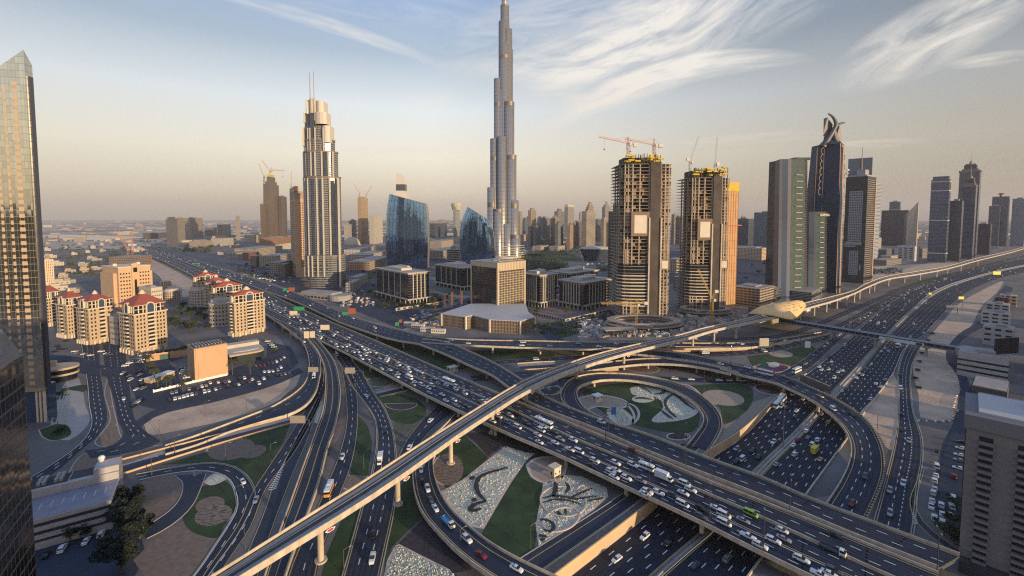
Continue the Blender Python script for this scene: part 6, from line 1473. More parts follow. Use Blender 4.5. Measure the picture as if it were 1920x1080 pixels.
C_STRIPE=curtain('offframe_facade',(.04,.04,.045),(.34,.29,.24),3,3.6,.3,.4,.2)
for lb,x,y,w,d,h_ in(('pale tower carrying this viewpoint, directly behind it',22,-50,84,74,115),('unseen tan slab block added to shade the motorway, right of the concrete hotel',262,96,46,40,74),('unseen grey slab block added to shade the motorway, past the concrete hotel',330,205,42,40,66),('unseen pale slab block added to shade the motorway, farther along the frontage road',430,330,44,40,46),('unseen tan block added to shade the frontage buildings, first',470,232,60,40,60),('unseen grey block added to shade the frontage buildings, second',560,330,60,40,44),('unseen pale block added to shade the frontage buildings, third',660,440,60,40,38),('brown tower behind the viewpoint',-60,-210,60,40,150),('pale tower behind the viewpoint at left',-170,-240,60,40,128),('dark tower farther behind at left',-290,-300,70,50,175),('grey tower behind the viewpoint at right',40,-320,60,50,118),('stepped dark tower mirrored in the golden glass, left',-365,-225,46,40,152),('stepped dark tower mirrored in the golden glass, middle',-425,-250,44,40,141),('dark low tower mirrored in the golden glass, right',-480,-215,60,40,128),('tall dark tower mirrored in the golden glass, rear',-330,-290,50,44,160)):  # out-of-frame towers; blocks to the right added to shade motorway and frontage
 t_=thing('offframe_tower',lb,'tower',(x,y,0),R(44));b=MB();b.box(0,0,0,w,d,h_);b.build('facade',C_DARK if 'brown' in lb or 'dark' in lb else C_STRIPE,t_);b=MB();b.box(0,0,h_,w*.5,d*.5,5);b.build('roof_plant',PLANT,t_)
p,q=P(1500,714,0),P(1556,738,0);dd=q-p;m_=(p+q)/2;th=thing('boundary_wall','brown screen wall at the motorway edge behind the curving flyover','wall',(m_.x,m_.y,0),math.atan2(dd.y,dd.x));b=MB();b.box(0,0,-3,dd.length,.6,8);b.build('wall_panel',mat('brown_screen',(.17,.125,.09),.8),th);b=MB();b.box(0,0,5,dd.length,.9,.4);b.build('coping',CONC,th)
# -- the far skyline and the low city
def far(label,x0,x1,top,base,glass,frame,yaw=42,ch=4.2,cw=2.6,crown=(),name='tower_block',fw=.2,fh=.3,cat='tower',group=None,split=.35,**k):
 nx=x0+(x1-x0)*split;m=curtain('far_facade_%d'%len(bpy.data.materials),glass,frame,cw,ch,fw,fh,.2,var=.4)
 yaw=max(yaw,90-math.degrees(math.atan2(F,nx-CX))*0+0)
 va=math.degrees(math.atan2(F,nx-CX));
 while yaw+90<va+18:yaw+=4
 while yaw>va-18:yaw-=4
 return simple_tower(name,label,(nx,base,x0,x1,yaw),top,m,cat,crown,group=group,**k)
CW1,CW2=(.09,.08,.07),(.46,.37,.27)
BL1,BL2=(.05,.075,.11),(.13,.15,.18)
far('slim white tower touching the foot of the tallest tower on the right',972,979,397,452,CW1,CW2)
far('flat topped blue slab right of the tallest tower',980,990,409,446,BL1,BL2)
far('tall cream residential tower, first of the cluster right of the tallest tower',990,1005,394,463,CW1,CW2,crown=((.55,9,None),))
far('shorter blue residential tower with a pointed cap',999,1015,426,464,BL1,(.25,.24,.22),crown=((.7,8,None),(.3,10,None)))
far('dark and cream paired residential tower',1016,1031,408,460,BL1,(.32,.27,.22))
far('cream residential tower with a stepped top and small dome',1032,1049,410,462,CW1,(.38,.31,.24),crown=((.6,9,None),(.3,6,None)))
far('blue residential tower with a rounded cap in front of the cluster',1041,1056,420,468,BL1,(.28,.27,.24),crown=((.8,6,None),(.5,5,None)))
far('wide hazy grey tower block with a raised centre',1039,1058,396,440,(.13,.12,.12),(.22,.20,.19),crown=((.5,20,None),))
far('gleaming glass tower with a bright crown above the cluster',1058,1076,388,445,(.10,.13,.16),(.40,.34,.26),crown=((.98,16,STONE2),))
far('low peach residential tower with a stepped top',1062,1080,422,468,CW1,(.52,.36,.24),crown=((.5,8,None),))
far('dim brown residential tower behind the peach one',1079,1090,415,462,(.07,.06,.06),(.22,.18,.16))
far('rear cream tower with a pointed crown, tallest of the cluster',1098,1113,388,455,CW1,(.44,.36,.27),crown=((.7,12,None),(.4,14,None)))
far('front cream tower with a deep blue flank',1090,1116,396,468,BL1,(.50,.40,.28),crown=((.5,8,None),))
far('dark blue framed tower between the cream towers',1116,1127,411,452,(.03,.04,.06),(.16,.17,.19))
far('rear cream tower with twin caps beside the grey skeleton',1128,1144,388,462,BL1,(.40,.33,.26),crown=((.7,10,None),(.25,14,None)))
far('front cream tower beside the grey skeleton',1126,1142,410,466,CW1,(.50,.40,.29))
far('hazy cream tower seen between the two raw towers',1258,1272,402,458,CW1,(.36,.30,.24))
far('hazy grey tower seen between the two raw towers',1272,1284,406,458,(.08,.08,.09),(.24,.21,.19))
far('banded blue tower close left of the lower raw tower',1280,1292,396,490,BL1,(.22,.22,.22),fh=.5)
far('striped blue and white tower left of the slim building site tower',646,660,421,458,(.05,.07,.10),(.50,.46,.40),fw=.5)
far('grey hazy tower behind the striped one',655,669,413,455,(.10,.09,.09),(.24,.20,.18))
t_=far('slim tan tower under construction with two luffing cranes',672,691,370,456,(.10,.07,.05),(.50,.36,.22),fw=.45,ch=4)
far('white ribbed tower right of the slim tan tower',693,718,406,458,(.06,.06,.07),(.56,.50,.42),fw=.6,crown=((.9,5,None),))
far('flat navy office box between the two glass sails',803,838,419,446,(.035,.05,.075),(.08,.09,.11))
far('pale hotel block behind the navy office box',823,836,412,430,CW1,CW2)
t_,w,d,h=far('slim torch shaped tower with an open crown',850,862,388,444,(.14,.17,.17),(.38,.36,.32))
b=MB();b.lathe([(w*.3,h-20),(w*.4,h+14),(w*.36,h+26),(w*.3,h+26),(w*.25,h+10)],0,0,12);b.build('crown',STONE2,t_)
t_,w,d,h=far('wide dark base block of the tallest tower district',1000,1050,450,462,CW1,CW2,cat='building',name='low_building')
g_=P(850,490,0);s=MPP(g_);th=thing('round_office','round banded office block beside the smaller blue sail','building',tuple(g_))
for k in range(7):b=MB();b.lathe([(12*s,k*5.0),(12*s,k*5.0+2.6)],0,0,24);b.build('window_band',DGLASS,th);b=MB();b.lathe([(11.6*s,k*5+2.6),(12.6*s,k*5+2.6),(12.6*s,k*5+5),(11.6*s,k*5+5)],0,0,24);b.build('ledge',STONE2,th)
b=MB();b.lathe([(5*s,35),(5*s,42),(4*s,43)],0,0,16);b.build('roof_drum',PLANT,th)
g_=P(753,452,0);s=MPP(g_);th=thing('hotel_tower','white tower with a quarter round crest behind the broad blue glass sail','tower',tuple(g_));hz=lambda y:HT(753,y,g_)
WH=mat('white_cladding',(.66,.60,.52),.6)
b=MB();b.box(0,0,0,24*s,18*s,hz(366));b.box(-1*s,0,0,20*s,16*s,hz(358));b.build('body',WH,th)
b=MB();b.box(1*s,0,hz(358),17*s,14*s,hz(346)-hz(358));b.build('dark_band',C_ADG,th)
arc=[(-7*s,hz(325))]+[(-7*s+16*s*math.sin(t),hz(347)+(hz(325)-hz(347))*math.cos(t))for t in(math.pi/2*k/10 for k in range(11))]+[(9*s,hz(348)),(-7*s,hz(348))]
b=MB();f0=[(x,-6*s,z)for x,z in arc];f1=[(x,6*s,z)for x,z in arc];b.face(f0);b.face(list(reversed(f1)))
for k in range(len(f0)):b.face([f0[k],f1[k],f1[(k+1)%len(f0)],f0[(k+1)%len(f0)]])
b.build('crest',WH,th)
b=MB();b.tube((-4*s,0,hz(340)),(-4*s,0,hz(311)),1.5,.6,6);b.build('mast',WH,th)
C_GRY=((.06,.05,.05),(.20,.155,.125))
t_,w,d,h=far('hazy unfinished tower with a stepped top and two cranes at left',497,526,345,464,*C_GRY,fw=.3,fh=.35,crown=((.75,12,None),(.55,20,None),(.4,10,YFORM)))
far('lower left flank of the hazy unfinished tower',490,501,383,465,*C_GRY,fh=.4)
far('right flank of the hazy unfinished tower',524,540,368,462,(.05,.045,.05),(.17,.14,.125),fh=.4)
far('orange scaffolded podium below the hazy unfinished tower',488,546,446,468,(.18,.10,.06),(.34,.20,.12),name='construction_podium',cat='building',fw=.35)
bq=P(512,462,0);pt=lambda x,y:at(x,y,bq)
crane('far crane with a flat jib on the hazy unfinished tower',pt(510,322),pt(509,319),pt(535,320),pt(505,320),ORANGE,wd=5,apex=pt(509,314),group=None)
crane('far luffing crane pointing up left of the hazy unfinished tower',P(495,463,0),pt(495,332),pt(485,306),pt(498,328),ORANGE,True,4)
crane('far luffing crane over the stepped top of the hazy unfinished tower',pt(507,325),pt(507,321),pt(491,301),pt(509,318),ORANGE,True,4)
crane('far crane standing between the two left towers',P(546,462,0),pt(546,345),pt(546,320),pt(547,342),ORANGE,True,3.4)
bq=P(682,455,0)
crane('far luffing crane at the left of the slim tan tower',pt(674,370),pt(674,362),pt(663,344),pt(676,359),ORANGE,True,4)
crane('far luffing crane at the right of the slim tan tower',pt(687,370),pt(687,364),pt(697,349),pt(685,361),ORANGE,True,4)
bq=P(246,492,0)
crane('orange crane with a raised jib behind the sand coloured hotel',P(240,500,0),pt(240,466),pt(215,432),pt(244,458),ORANGE,True,4)
crane('upright orange crane behind the sand coloured hotel',P(249,500,0),pt(249,462),pt(247,433),pt(252,458),ORANGE,True,4)
bq=P(1148,545,0)+Vector((0,20,0))
crane('thin grey crane leaning left beside the larger concrete tower',pt(1155,396),pt(1155,378),pt(1147,325),pt(1158,372),mat('grey_crane_paint',(.16,.15,.16),.6),True,2.6)
far('tall blue block of the left horizon with a slanted top',313,334,411,463,(.05,.06,.085),(.20,.18,.17),crown=((.7,10,None),))
far('cream slab attached to the blue block on the left horizon',330,348,409,455,CW1,(.40,.33,.26))
far('twin framed glass block on the left horizon',346,381,409,447,(.10,.11,.13),(.36,.30,.24),fw=.4)
far('low grey office on the left horizon',384,407,427,442,(.08,.075,.08),(.22,.19,.17),cat='building')
far('navy cube on the left horizon',408,433,421,445,(.03,.04,.06),(.06,.07,.09))
far('lone slim white tower on the left horizon',443,451,406,450,(.10,.09,.08),(.46,.40,.33),fh=.5)
far('long low dark block on the left horizon',268,318,437,448,(.06,.055,.06),(.16,.13,.12),cat='building',name='low_building')
def low(label,x0,x1,top,base,wall=(.40,.32,.24),yaw=40,name='low_building',win=(.07,.06,.06)):
 return far(label,x0,x1,top,base,win,wall,yaw,4.2,4.5,name=name,fw=.45,fh=.5,cat='building',rooftop=False,split=.5)
LOWS=[('white clinic with a blue window front on the left horizon',396,440,447,461,(.52,.48,.43)),('tan warehouse beyond the flyover',355,398,452,464,(.40,.33,.25)),('red fronted mall block beside the arched gate',455,486,474,488,(.24,.09,.07)),('long tan mall block behind the red one',440,530,466,480,(.40,.32,.24)),('sandy mall wing under the hazy unfinished tower',486,550,480,500,(.36,.31,.26)),('arched gate block of the mall',470,492,480,500,(.22,.17,.13)),('flat mall roof beside the peach tower',505,548,492,516,(.30,.26,.23)),('green lit shop front beside the peach tower',524,546,495,520,(.16,.15,.14)),('long tan mall wall behind the broad blue sail',650,735,491,507,(.42,.32,.22)),('pale mall roof left of the broad blue sail',645,700,468,480,(.50,.44,.38)),('wide white mall roof behind the twin masted tower',655,728,478,490,(.46,.40,.34)),('curved mall wing behind the broad blue sail',700,745,460,472,(.44,.38,.32)),('stone low block between the blue sails',800,862,470,486,(.36,.30,.24)),('flat roofed block beneath the torch tower',806,850,452,466,(.42,.35,.28)),('cream terrace block at the foot of the tallest tower',968,992,440,456,(.48,.38,.28)),('pale lakeside terrace left of the round lawn',998,1030,462,470,(.46,.38,.30)),('pale lakeside terrace right of the round lawn',1030,1062,462,470,(.44,.37,.29)),('tan parking block between the two raw towers',1252,1284,486,512,(.42,.33,.24)),('low site offices right of the larger raw tower',1262,1300,520,545,(.20,.18,.17)),('dark blue low block left of the white low office',1634,1676,468,486,(.12,.12,.14)),('grey low block right of the white low office',1716,1742,466,484,(.22,.20,.19)),('tan low block in front of the dark office block',1650,1690,480,490,(.44,.34,.25)),('pale low villa block beyond the unfinished tower',1636,1652,446,466,(.46,.39,.31)),('flat grey shed on the sand beyond the motorway',1634,1690,488,498,(.20,.18,.17)),('sunlit sand wall compound beside the flyover',300,322,528,538,(.55,.40,.26)),('brown building site slabs behind the sand coloured hotel',205,285,482,500,(.24,.16,.12)),('unfinished low block under the orange cranes',218,276,492,506,(.22,.15,.11)),('small tan mall pavilion by the flyover',424,470,474,484,(.42,.33,.24)),('low white roofed hall below the twin masted tower',655,690,520,538,(.36,.33,.30)),('stone street building right of the twin masted tower',648,676,530,548,(.30,.27,.24))]
for q in LOWS:low(*q)
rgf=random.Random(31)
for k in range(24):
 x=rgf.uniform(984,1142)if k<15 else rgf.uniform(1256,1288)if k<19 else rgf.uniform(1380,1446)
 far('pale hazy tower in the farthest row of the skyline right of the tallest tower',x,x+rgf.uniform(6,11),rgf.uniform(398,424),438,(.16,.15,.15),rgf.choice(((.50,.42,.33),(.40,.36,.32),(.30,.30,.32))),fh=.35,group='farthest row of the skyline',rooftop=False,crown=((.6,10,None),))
g_=P(1118,489,0);s=MPP(g_);th=thing('boat_hall','dark boat shaped hall with an overhanging pale roof by the park','hall',tuple(g_))
b=MB();b.lathe([(22*s,0),(27*s,18),(31*s,34)],0,0,30,0,1,.5);b.build('hull',C_ADG,th);b=MB();b.lathe([(33*s,34),(33*s,36),(20*s,40),(.2,42)],0,0,30,0,1,.5);b.build('roof',STONE2,th)
g_=P(660,460,0);s=MPP(g_);th=thing('mall_dome','shallow pale dome of the mall beside the twin masted tower','dome',tuple(g_))
b=MB();b.lathe([(15*s*math.cos(t),2+15*s*math.sin(t))for t in(math.pi/2*k/10 for k in range(11))],0,0,28);b.build('dome_shell',STONE2,th,smooth=True);b=MB();b.lathe([(16*s,0),(16*s,6)],0,0,28);b.build('drum',STONE,th)
g_=P(530,466,0);s=MPP(g_);th=thing('wedge_hall','white wedge roofed hall beside the peach tower','hall',tuple(g_));b=MB();pr=[(-18*s,0),(-12*s,14),(20*s,24),(20*s,0)]
b.face([(x,-30,z)for x,z in pr]);b.face([(x,30,z)for x,z in reversed(pr)])
for k in range(4):p,q=pr[k],pr[(k+1)%4];b.face([(p[0],-30,p[1]),(p[0],30,p[1]),(q[0],30,q[1]),(q[0],-30,q[1])])
b.build('shell',STONE2,th)
rng=random.Random(21)
VW=[mat('villa_render_%s'%k,c,.85,var=.08)for k,c in(('pale',(.48,.41,.33)),('tan',(.40,.31,.23)),('grey',(.33,.30,.28)))]
VM=[]
for k in range(3):
 th=None;b=MB();b.box(0,0,0,16,12,7);b.box(-3,1,7,8,8,3.2);wl=b.mesh('wall',VW[k]);b=MB();b.box(0,0,7,16.6,12.6,.4);b.box(-3,1,10.2,8.5,8.5,.35);rf=b.mesh('roof',ROOFG)
 b=MB();b.box(0,0,0,1.6,.3,1.6);VM.append((wl,rf,b.mesh('window',WINM)))
SPOTS=[(rng.uniform(84,300),rng.uniform(448,552))for k in range(60)]
def villa(x,y,lb,grp):
 k=rng.randint(0,2);p=P(x,y,0);th=thing('villa',lb,'house',tuple(p),R(rng.choice((40,130,40,45))),grp)
 put('wall',VM[k][0],th);put('roof',VM[k][1],th)
 for i in range(3):put('window',VM[k][2],th,(-5+5*i,-6.05,2.5));put('window',VM[k][2],th,(-8.05,-4+4*i,2.5),math.pi/2)
 th.scale=(rng.uniform(.8,1.5),rng.uniform(.8,1.5),rng.uniform(.7,1.3))
for x,y in SPOTS:
 if 150<x<300 and y>515 or(x>190 and 480<y):continue
 villa(x,y,'low pale villa in the district behind the red roofed hotels','villas behind the red roofed hotels')
for x,y in[(rng.uniform(400,480),rng.uniform(452,478))for k in range(8)]:villa(x,y,'low pale building beyond the far end of the flyover','low buildings beyond the flyover')
b=MB();rng=random.Random(4)
for k in range(3400):
 y=411.5+44*rng.random()**1.9;x=rng.uniform(60,1930)
 if y>440 and 560<x<1200 and rng.random()<.4:continue
 p=P(x,y,0);sc=1+(p.y/5000)
 if rng.random()<(.35 if x>600 else .66):continue
 b.box(p.x,p.y,0,rng.uniform(12,42)*sc,rng.uniform(12,30)*sc,rng.uniform(4,13)*(1 if rng.random()<.93 else 3),R(rng.choice((40,-50,0,20))),rng.randint(0,2))
o=b.build('distant_city',VW);tag(o,'endless low pale city fading towards the horizon',None,None,'stuff')
b=MB()
for k in range(90):
 y=412.5+30*rng.random()**1.6;x=rng.uniform(60,560);p=P(x,y,0);sc=p.y/4000
 b.polytop([[(p.x+rng.uniform(.7,1)*260*sc*math.cos(t),p.y+rng.uniform(.6,1)*170*sc*math.sin(t))for t in(2*math.pi*j/14 for j in range(14))]],.2+.02*k,rng.randint(0,2))
o=b.build('bare_ground',[mat('pale_sand_field',(.52,.43,.35),.95,var=.15,scale=.01),mat('dark_scrub_field',(.20,.17,.145),.95,var=.2,scale=.01),mat('tan_field',(.40,.31,.24),.95,var=.2,scale=.01)]);struct(o);o['label']='patchwork of bare sand and scrub on the far left plain'
area('lake',[(70,444),(180,450),(268,446),(200,442),(100,440)],2.4,mat('still_water',(.12,.12,.12),.05,spec=1.0),'thin strip of still water on the far left plain')
area('lake',[(972,470),(985,468),(1000,474),(990,478),(975,477)],.3,bpy.data.materials['still_water'],'small lake at the foot of the tallest tower')
area('sand_plain',[(40,414.5),(640,414.5),(560,430),(320,445),(262,470),(200,466),(60,468)],.1,mat('desert_plain',(.42,.345,.28),.95,var=.3,scale=.004,detail=10),'flat pale desert plain reaching to the left horizon',smooth=False)
# -- trees
LEAF=mat('leaf',(.035,.055,.022),.8,var=.45,scale=.5,detail=2);LEAF2=mat('olive_leaf',(.055,.062,.03),.8,var=.4,scale=.5,detail=2)
DLEAF=mat('dark_leaf',(.014,.021,.012),.85,var=.5,scale=.5,detail=2)
BARK=mat('bark',(.11,.075,.05),.9,var=.3,scale=2);FROND=mat('palm_frond',(.05,.06,.03),.8,var=.4,scale=1)
def tree_meshes(seed,h,r,leafs,size):
 rg=random.Random(seed);b=MB();b.tube((0,0,-.2),(0,0,h*.42),.06*h**.8,.035*h**.8,7)
 tips=[]
 for k in range(5):
  t=2*math.pi*k/5+rg.random();e=Vector((math.cos(t)*r*.55,math.sin(t)*r*.55,h*rg.uniform(.55,.8)));b.tube((0,0,h*rg.uniform(.28,.42)),e,.02*h**.8,.006*h,5);tips.append(e)
 tr=b;c=MB();blobs=[(Vector((rg.gauss(0,.42)*r,rg.gauss(0,.42)*r,h*rg.uniform(.42,.9))),r*rg.uniform(.28,.5))for k in range(11)]+[(t,r*.4)for t in tips]
 for k in range(leafs):
  p,q=rg.choice(blobs);d=Vector((rg.gauss(0,1),rg.gauss(0,1),rg.gauss(0,1)));d.normalize();o=p+d*q*rg.random()**.4
  if o.z<h*.22:continue
  u=Vector((rg.gauss(0,1),rg.gauss(0,1),rg.gauss(0,.6))).normalized();v=u.orthogonal().normalized();s=size*rg.uniform(.6,1.4)
  c.face([o-u*s,o-v*s*.6,o+u*s,o+v*s*.6])
 return tr,c
TREES={};rg0=random.Random(77)
for nm,(sd_,h,r,n_,sz,lm)in dict(round=(1,7,3.4,620,.5,LEAF),olive=(2,5.5,3.0,460,.5,LEAF2),tall=(3,15,6.5,2600,.62,DLEAF),bush=(4,3.2,2.6,300,.45,LEAF)).items():
 tr,c_=tree_meshes(sd_,h,r,n_,sz);TREES[nm]=(tr.mesh('trunk',BARK),c_.mesh('crown',lm))
def plant(kind,x,y,lb,grp=None,s=1.0,nm='tree',cat='tree'):
 p=P(x,y,0);th=thing(nm,lb,cat,tuple(p),random.uniform(0,6.28),grp);put('trunk',TREES[kind][0],th);put('crown',TREES[kind][1],th);th.scale=(s,s,s*random.uniform(.85,1.15));return th
def palm_mesh(seed,h=7.5):
 rg=random.Random(seed);b=MB();prev=Vector((0,0,-.2))
 for k in range(5):nx_=Vector((.06*k*k*.4,0,h*(k+1)/5));b.tube(prev,nx_,.32-.03*k,.30-.03*k,7);prev=nx_
 c=MB();top_=prev
 for k in range(34):
  t=2*math.pi*k/34*2.39*3;el=rg.uniform(-.5,1.25);Ln=rg.uniform(2.4,3.4);d=Vector((math.cos(t),math.sin(t),0));pts=[]
  for j in range(6):
   f=j/5;pts.append(top_+d*(Ln*f*math.cos(el*.6))+Vector((0,0,Ln*(math.sin(el)*f-.75*f*f))))
  sdv=Vector((-d.y,d.x,0))
  for j in range(5):
   w0,w1=.42*math.sin(math.pi*(j+.4)/5.6),.42*math.sin(math.pi*(j+1.4)/5.6)if j<4 else .02
   dn=Vector((0,0,-.22));c.face([pts[j],pts[j+1],pts[j+1]+sdv*w1+dn,pts[j]+sdv*w0+dn]);c.face([pts[j],pts[j]-sdv*w0+dn,pts[j+1]-sdv*w1+dn,pts[j+1]])
 return b.mesh('trunk',BARK),c.mesh('fronds',FROND)
PALMS=[palm_mesh(k,7.5+k)for k in(0,1)]
def palm(x,y,lb,grp,s=1.0):
 p=P(x,y,0);th=thing('palm_tree',lb,'palm',tuple(p),random.uniform(0,6.28),grp);k=random.randint(0,1);put('trunk',PALMS[k][0],th);put('fronds',PALMS[k][1],th);th.scale=(s,)*3
for x,y,s,lb in((436,703,1.25,'big palm right in front of the peach slab wall'),(469,702,1.2,'big palm among parked cars right of the peach slab'),(283,706,1.3,'leftmost of the tall palms beside the white shed'),(290,716,1.2,'second tall palm beside the white shed'),(281,690,1.2,'tall palm at the rear of the white shed'),(296,728,.9,'small palm in front of the white shed'),(312,728,.9,'small palm behind the white boundary wall, left'),(321,727,1.0,'small palm behind the white boundary wall, right'),(343,738,1.0,'lone palm in a green square of the car park'),(347,716,.9,'palm by the left foot of the peach slab')):palm(x,y,lb,None,s)
for x,y in((988,608),(995,618),(1002,628),(978,612),(1045,560),(1090,560),(1060,592),(1090,582),(1010,590),(1052,625),(1110,575),(1130,572)):palm(x,y,'palm in the garden and kerbs of the office park','palms around the office park',1.2)
for x,y in((722,560),(740,568),(756,574),(776,578),(796,577),(812,572),(826,566),(838,560),(846,556),(858,552),(700,540),(690,525)):plant('olive',x,y,'rounded street tree in front of the left office block','street trees before the left office block',1.1)
plant('tall',236,1000,'big dark tree right beside the car park building',None,.85);plant('tall',245,962,'second big dark tree behind the one by the car park building',None,.75);plant('tall',226,1075,'dark tree at the bottom edge near the forecourt',None,.8);plant('tall',262,1010,'low dark tree at the edge of the hairpin road',None,.6)
plant('round',132,1016,'small tree before the car park building facade',None,.9);plant('round',160,1009,'smaller shrub tree before the car park building, right',None,.6)
for x,y in((333,606),(345,612),(356,600),(366,612),(378,606),(350,590),(362,586),(340,594),(372,592),(384,600),(328,618),(352,620),(320,608),(344,578),(358,622),(392,618),(366,598),(338,584),(380,588),(326,596)):plant(random.choice(('round','olive')),x,y,'dark garden tree between the two hotel clusters','garden trees between the hotels',1.3)
for x,y in((440,706-28),(452,676),(462,674),(475,672),(484,668),(490,663),(512,660)):plant('bush',x,y,'round shrub along the front of the low pavilion','shrubs along the low pavilion',1.2,'shrub','shrub')
for x,y in((300,666),(312,664),(324,661),(336,659),(290,668),(346,655)):plant('bush',x,y,'low shrub behind the peach yard wall','shrubs behind the yard wall',1.1,'shrub','shrub')
for x,y in((1728,664),(1724,680),(1720,696),(1716,712),(1722,730),(1740,640),(1748,628)):plant('bush',x,y,'dry shrub along the kerb of the sand strip','shrubs along the sand strip',.7,'shrub','shrub')
for x,y in((1770,1004),(1782,1012),(1790,1020),(1800,1030),(1788,985),(1794,955)):plant('round',x,y,'dark small tree below the concrete hotel','trees below the concrete hotel',.8)
for x,y in((112,742),(122,735),(115,808),(108,815)):plant('bush',x,y,'clipped shrub on a plaza lawn','shrubs on the plaza lawns',.8,'shrub','shrub')
for k in range(46):
 x,y=rg0 .choice(((rg0 .uniform(655,735),rg0 .uniform(508,575)),(rg0 .uniform(990,1160),rg0 .uniform(585,610)),(rg0 .uniform(860,990),rg0 .uniform(545,575)),(rg0 .uniform(1370,1450),rg0 .uniform(490,540)),(rg0 .uniform(430,545),rg0 .uniform(495,520))))
 plant(rg0 .choice(('olive','round','bush')),x,y,'small street tree among the blocks of the middle distance','street trees of the middle distance',1.25)
rg=random.Random(8);b=MB()
def mass(b,x0,x1,y0,y1,n_,hgt,m=0,size=2.2):
 for k in range(n_):
  x,y=rg.uniform(x0,x1),rg.uniform(y0,y1);p=P(x,y,0);hh=hgt*rg.uniform(.5,1.2)
  for j in range(10):
   o=p+Vector((rg.gauss(0,hgt*.4),rg.gauss(0,hgt*.4),hh*rg.uniform(.25,1)));u=Vector((rg.gauss(0,1),rg.gauss(0,1),rg.gauss(0,.6))).normalized();v=u.orthogonal().normalized();s=size*rg.uniform(.6,1.4)
   b.face([o-u*s,o-v*s*.7,o+u*s,o+v*s*.7],m)
mass(b,986,1060,488,508,170,11);mass(b,980,1000,478,492,40,10);mass(b,1000,1086,468,480,90,7);mass(b,1120,1160,500,512,40,8)
tag(b.build('park_wood',[LEAF]),'dark belt of park trees behind the office park',None,None,'stuff')
b=MB();mass(b,110,260,465,520,130,8,0,2.4);mass(b,345,400,462,474,60,9,0,3);mass(b,70,300,452,470,45,8,0,3.0);mass(b,1630,1690,506,515,50,5,0,1.6)
tag(b.build('scrub_trees',[LEAF2]),'scattered scrub trees among the far villas and sand',None,None,'stuff')
b=MB();mass(b,700,830,548,578,120,3,0,1.2);mass(b,1010,1090,606,628,50,2.5,0,1.1)
tag(b.build('verge_shrubs',[LEAF]),'low shrubs planted along the verge of the office park',None,None,'stuff')
b=MB();rg=random.Random(3)
def inside(x,y,poly):
 r=False;j=len(poly)-1
 for i in range(len(poly)):
  if(poly[i][1]>y)!=(poly[j][1]>y)and x<(poly[j][0]-poly[i][0])*(y-poly[i][1])/(poly[j][1]-poly[i][1])+poly[i][0]:r=not r
  j=i
 return r
BEDS=[[(948,838),(1000,850),(955,905),(925,955),(905,990),(858,962),(830,922),(870,900),(920,860)],[(1022,905),(1060,892),(1110,905),(1135,915),(1137,930),(1110,955),(1060,990),(1010,1022),(1008,985)],[(745,1022),(780,1040),(840,1070),(865,1090),(720,1090)],[(1183,728),(1215,720),(1262,732),(1308,768),(1290,783),(1250,790),(1225,790),(1245,765),(1240,750),(1190,740)],[(1140,768),(1160,765),(1186,792),(1165,797)]]
for poly in BEDS:
 xs_=[p[0]for p in poly];ys_=[p[1]for p in poly]
 for k in range(2200):
  x,y=rg.uniform(min(xs_),max(xs_)),rg.uniform(min(ys_),max(ys_))
  if not inside(x,y,poly)or rg.random()<.35:continue
  p=P(x,y,.05);s=rg.uniform(.25,.55);a_=rg.uniform(0,6.28);m=0 if rg.random()<.72 else 1
  pts=[p+Vector((s*math.cos(a_+t),s*math.sin(a_+t),0))for t in(0,2.1,4.2)];tp=p+Vector((0,0,s*.8))
  for i in range(3):b.face([pts[i],pts[(i+1)%3],tp],m)
tag(b.build('flower_tufts',[mat('white_petal',(.64,.61,.47),.9,var=.12,scale=1),mat('bed_leaf',(.24,.25,.18),.9)]),'white flower tufts filling the planted beds',None,None,'stuff')
# -- street lamps
def lamp_mesh(h,arms,dark):
 b=MB();b.tube((0,0,0),(0,0,h),.17,.09,7);p=b.mesh('pole',DARKM if dark else LAMPM);r=[p]
 for s in arms:
  b=MB();b.tube((0,0,h-.2),(s*1.9,0,h+.3),.08,.06,5);a_=b.mesh('arm',DARKM if dark else LAMPM);b=MB();b.box(s*2.2,0,h+.2,.9,.35,.18,0,0,True);r.append((a_,b.mesh('lamp_head',PLANT)))
 return r
LM={'tall':lamp_mesh(14,(1,),True),'mast':lamp_mesh(24,(-1,1),False),'short':lamp_mesh(9,(1,),False),'twin':lamp_mesh(13,(-1,1),True)}
def lamp(kind,x,y,z,lb,grp,rz=0.0):
 p=P(x,y,z);th=thing('street_lamp',lb,'street lamp',tuple(p),rz,grp);m=LM[kind];put('pole',m[0],th)
 for a_,hd in m[1:]:e=put('arm',a_,th);put('lamp_head',hd,e)
for x,y in((1282,872),(1286,874),(1481,957),(1757,1068),(1135,824),(1140,826),(1031,768),(1021,764)):lamp('twin',x,y,6.9,'dark twin armed lamp on the planter between the empty carriageways','lamps on the overpass planter',R(60))
for x,y in((1061,858),(1217,932),(1431,1036),(938,804),(866,770),(795,736),(700,684),(640,655),(1008,833),(1330,982)):lamp('tall',x,y,6.9,'dark lamp on the outer parapet of the jammed overpass','lamps along the overpass parapet',R(60))
for x,y in((690,676),(737,700),(793,723),(868,753),(640,648),(593,628)):lamp('twin',x,y,6.9,'dark twin lamp on the inner strip of the overpass','lamps along the overpass strip',R(60))
for x,y,lb in((1468,838,'tall mast lamp with banners on the motorway median near the flyover'),(1556,762,'tall mast lamp beside the flyover wall on the motorway'),(1610,672,'tall mast lamp on the median just before the footbridge'),(1652,622,'tall mast lamp on the median right behind the footbridge'),(1684,588,'second mast lamp on the median beyond the footbridge'),(1712,574,'third mast lamp on the median beyond the footbridge'),(1738,556,'farthest mast lamp on the motorway median')):lamp('mast',x,y,-2.5 if y>700 else .2,lb,None,R(40))
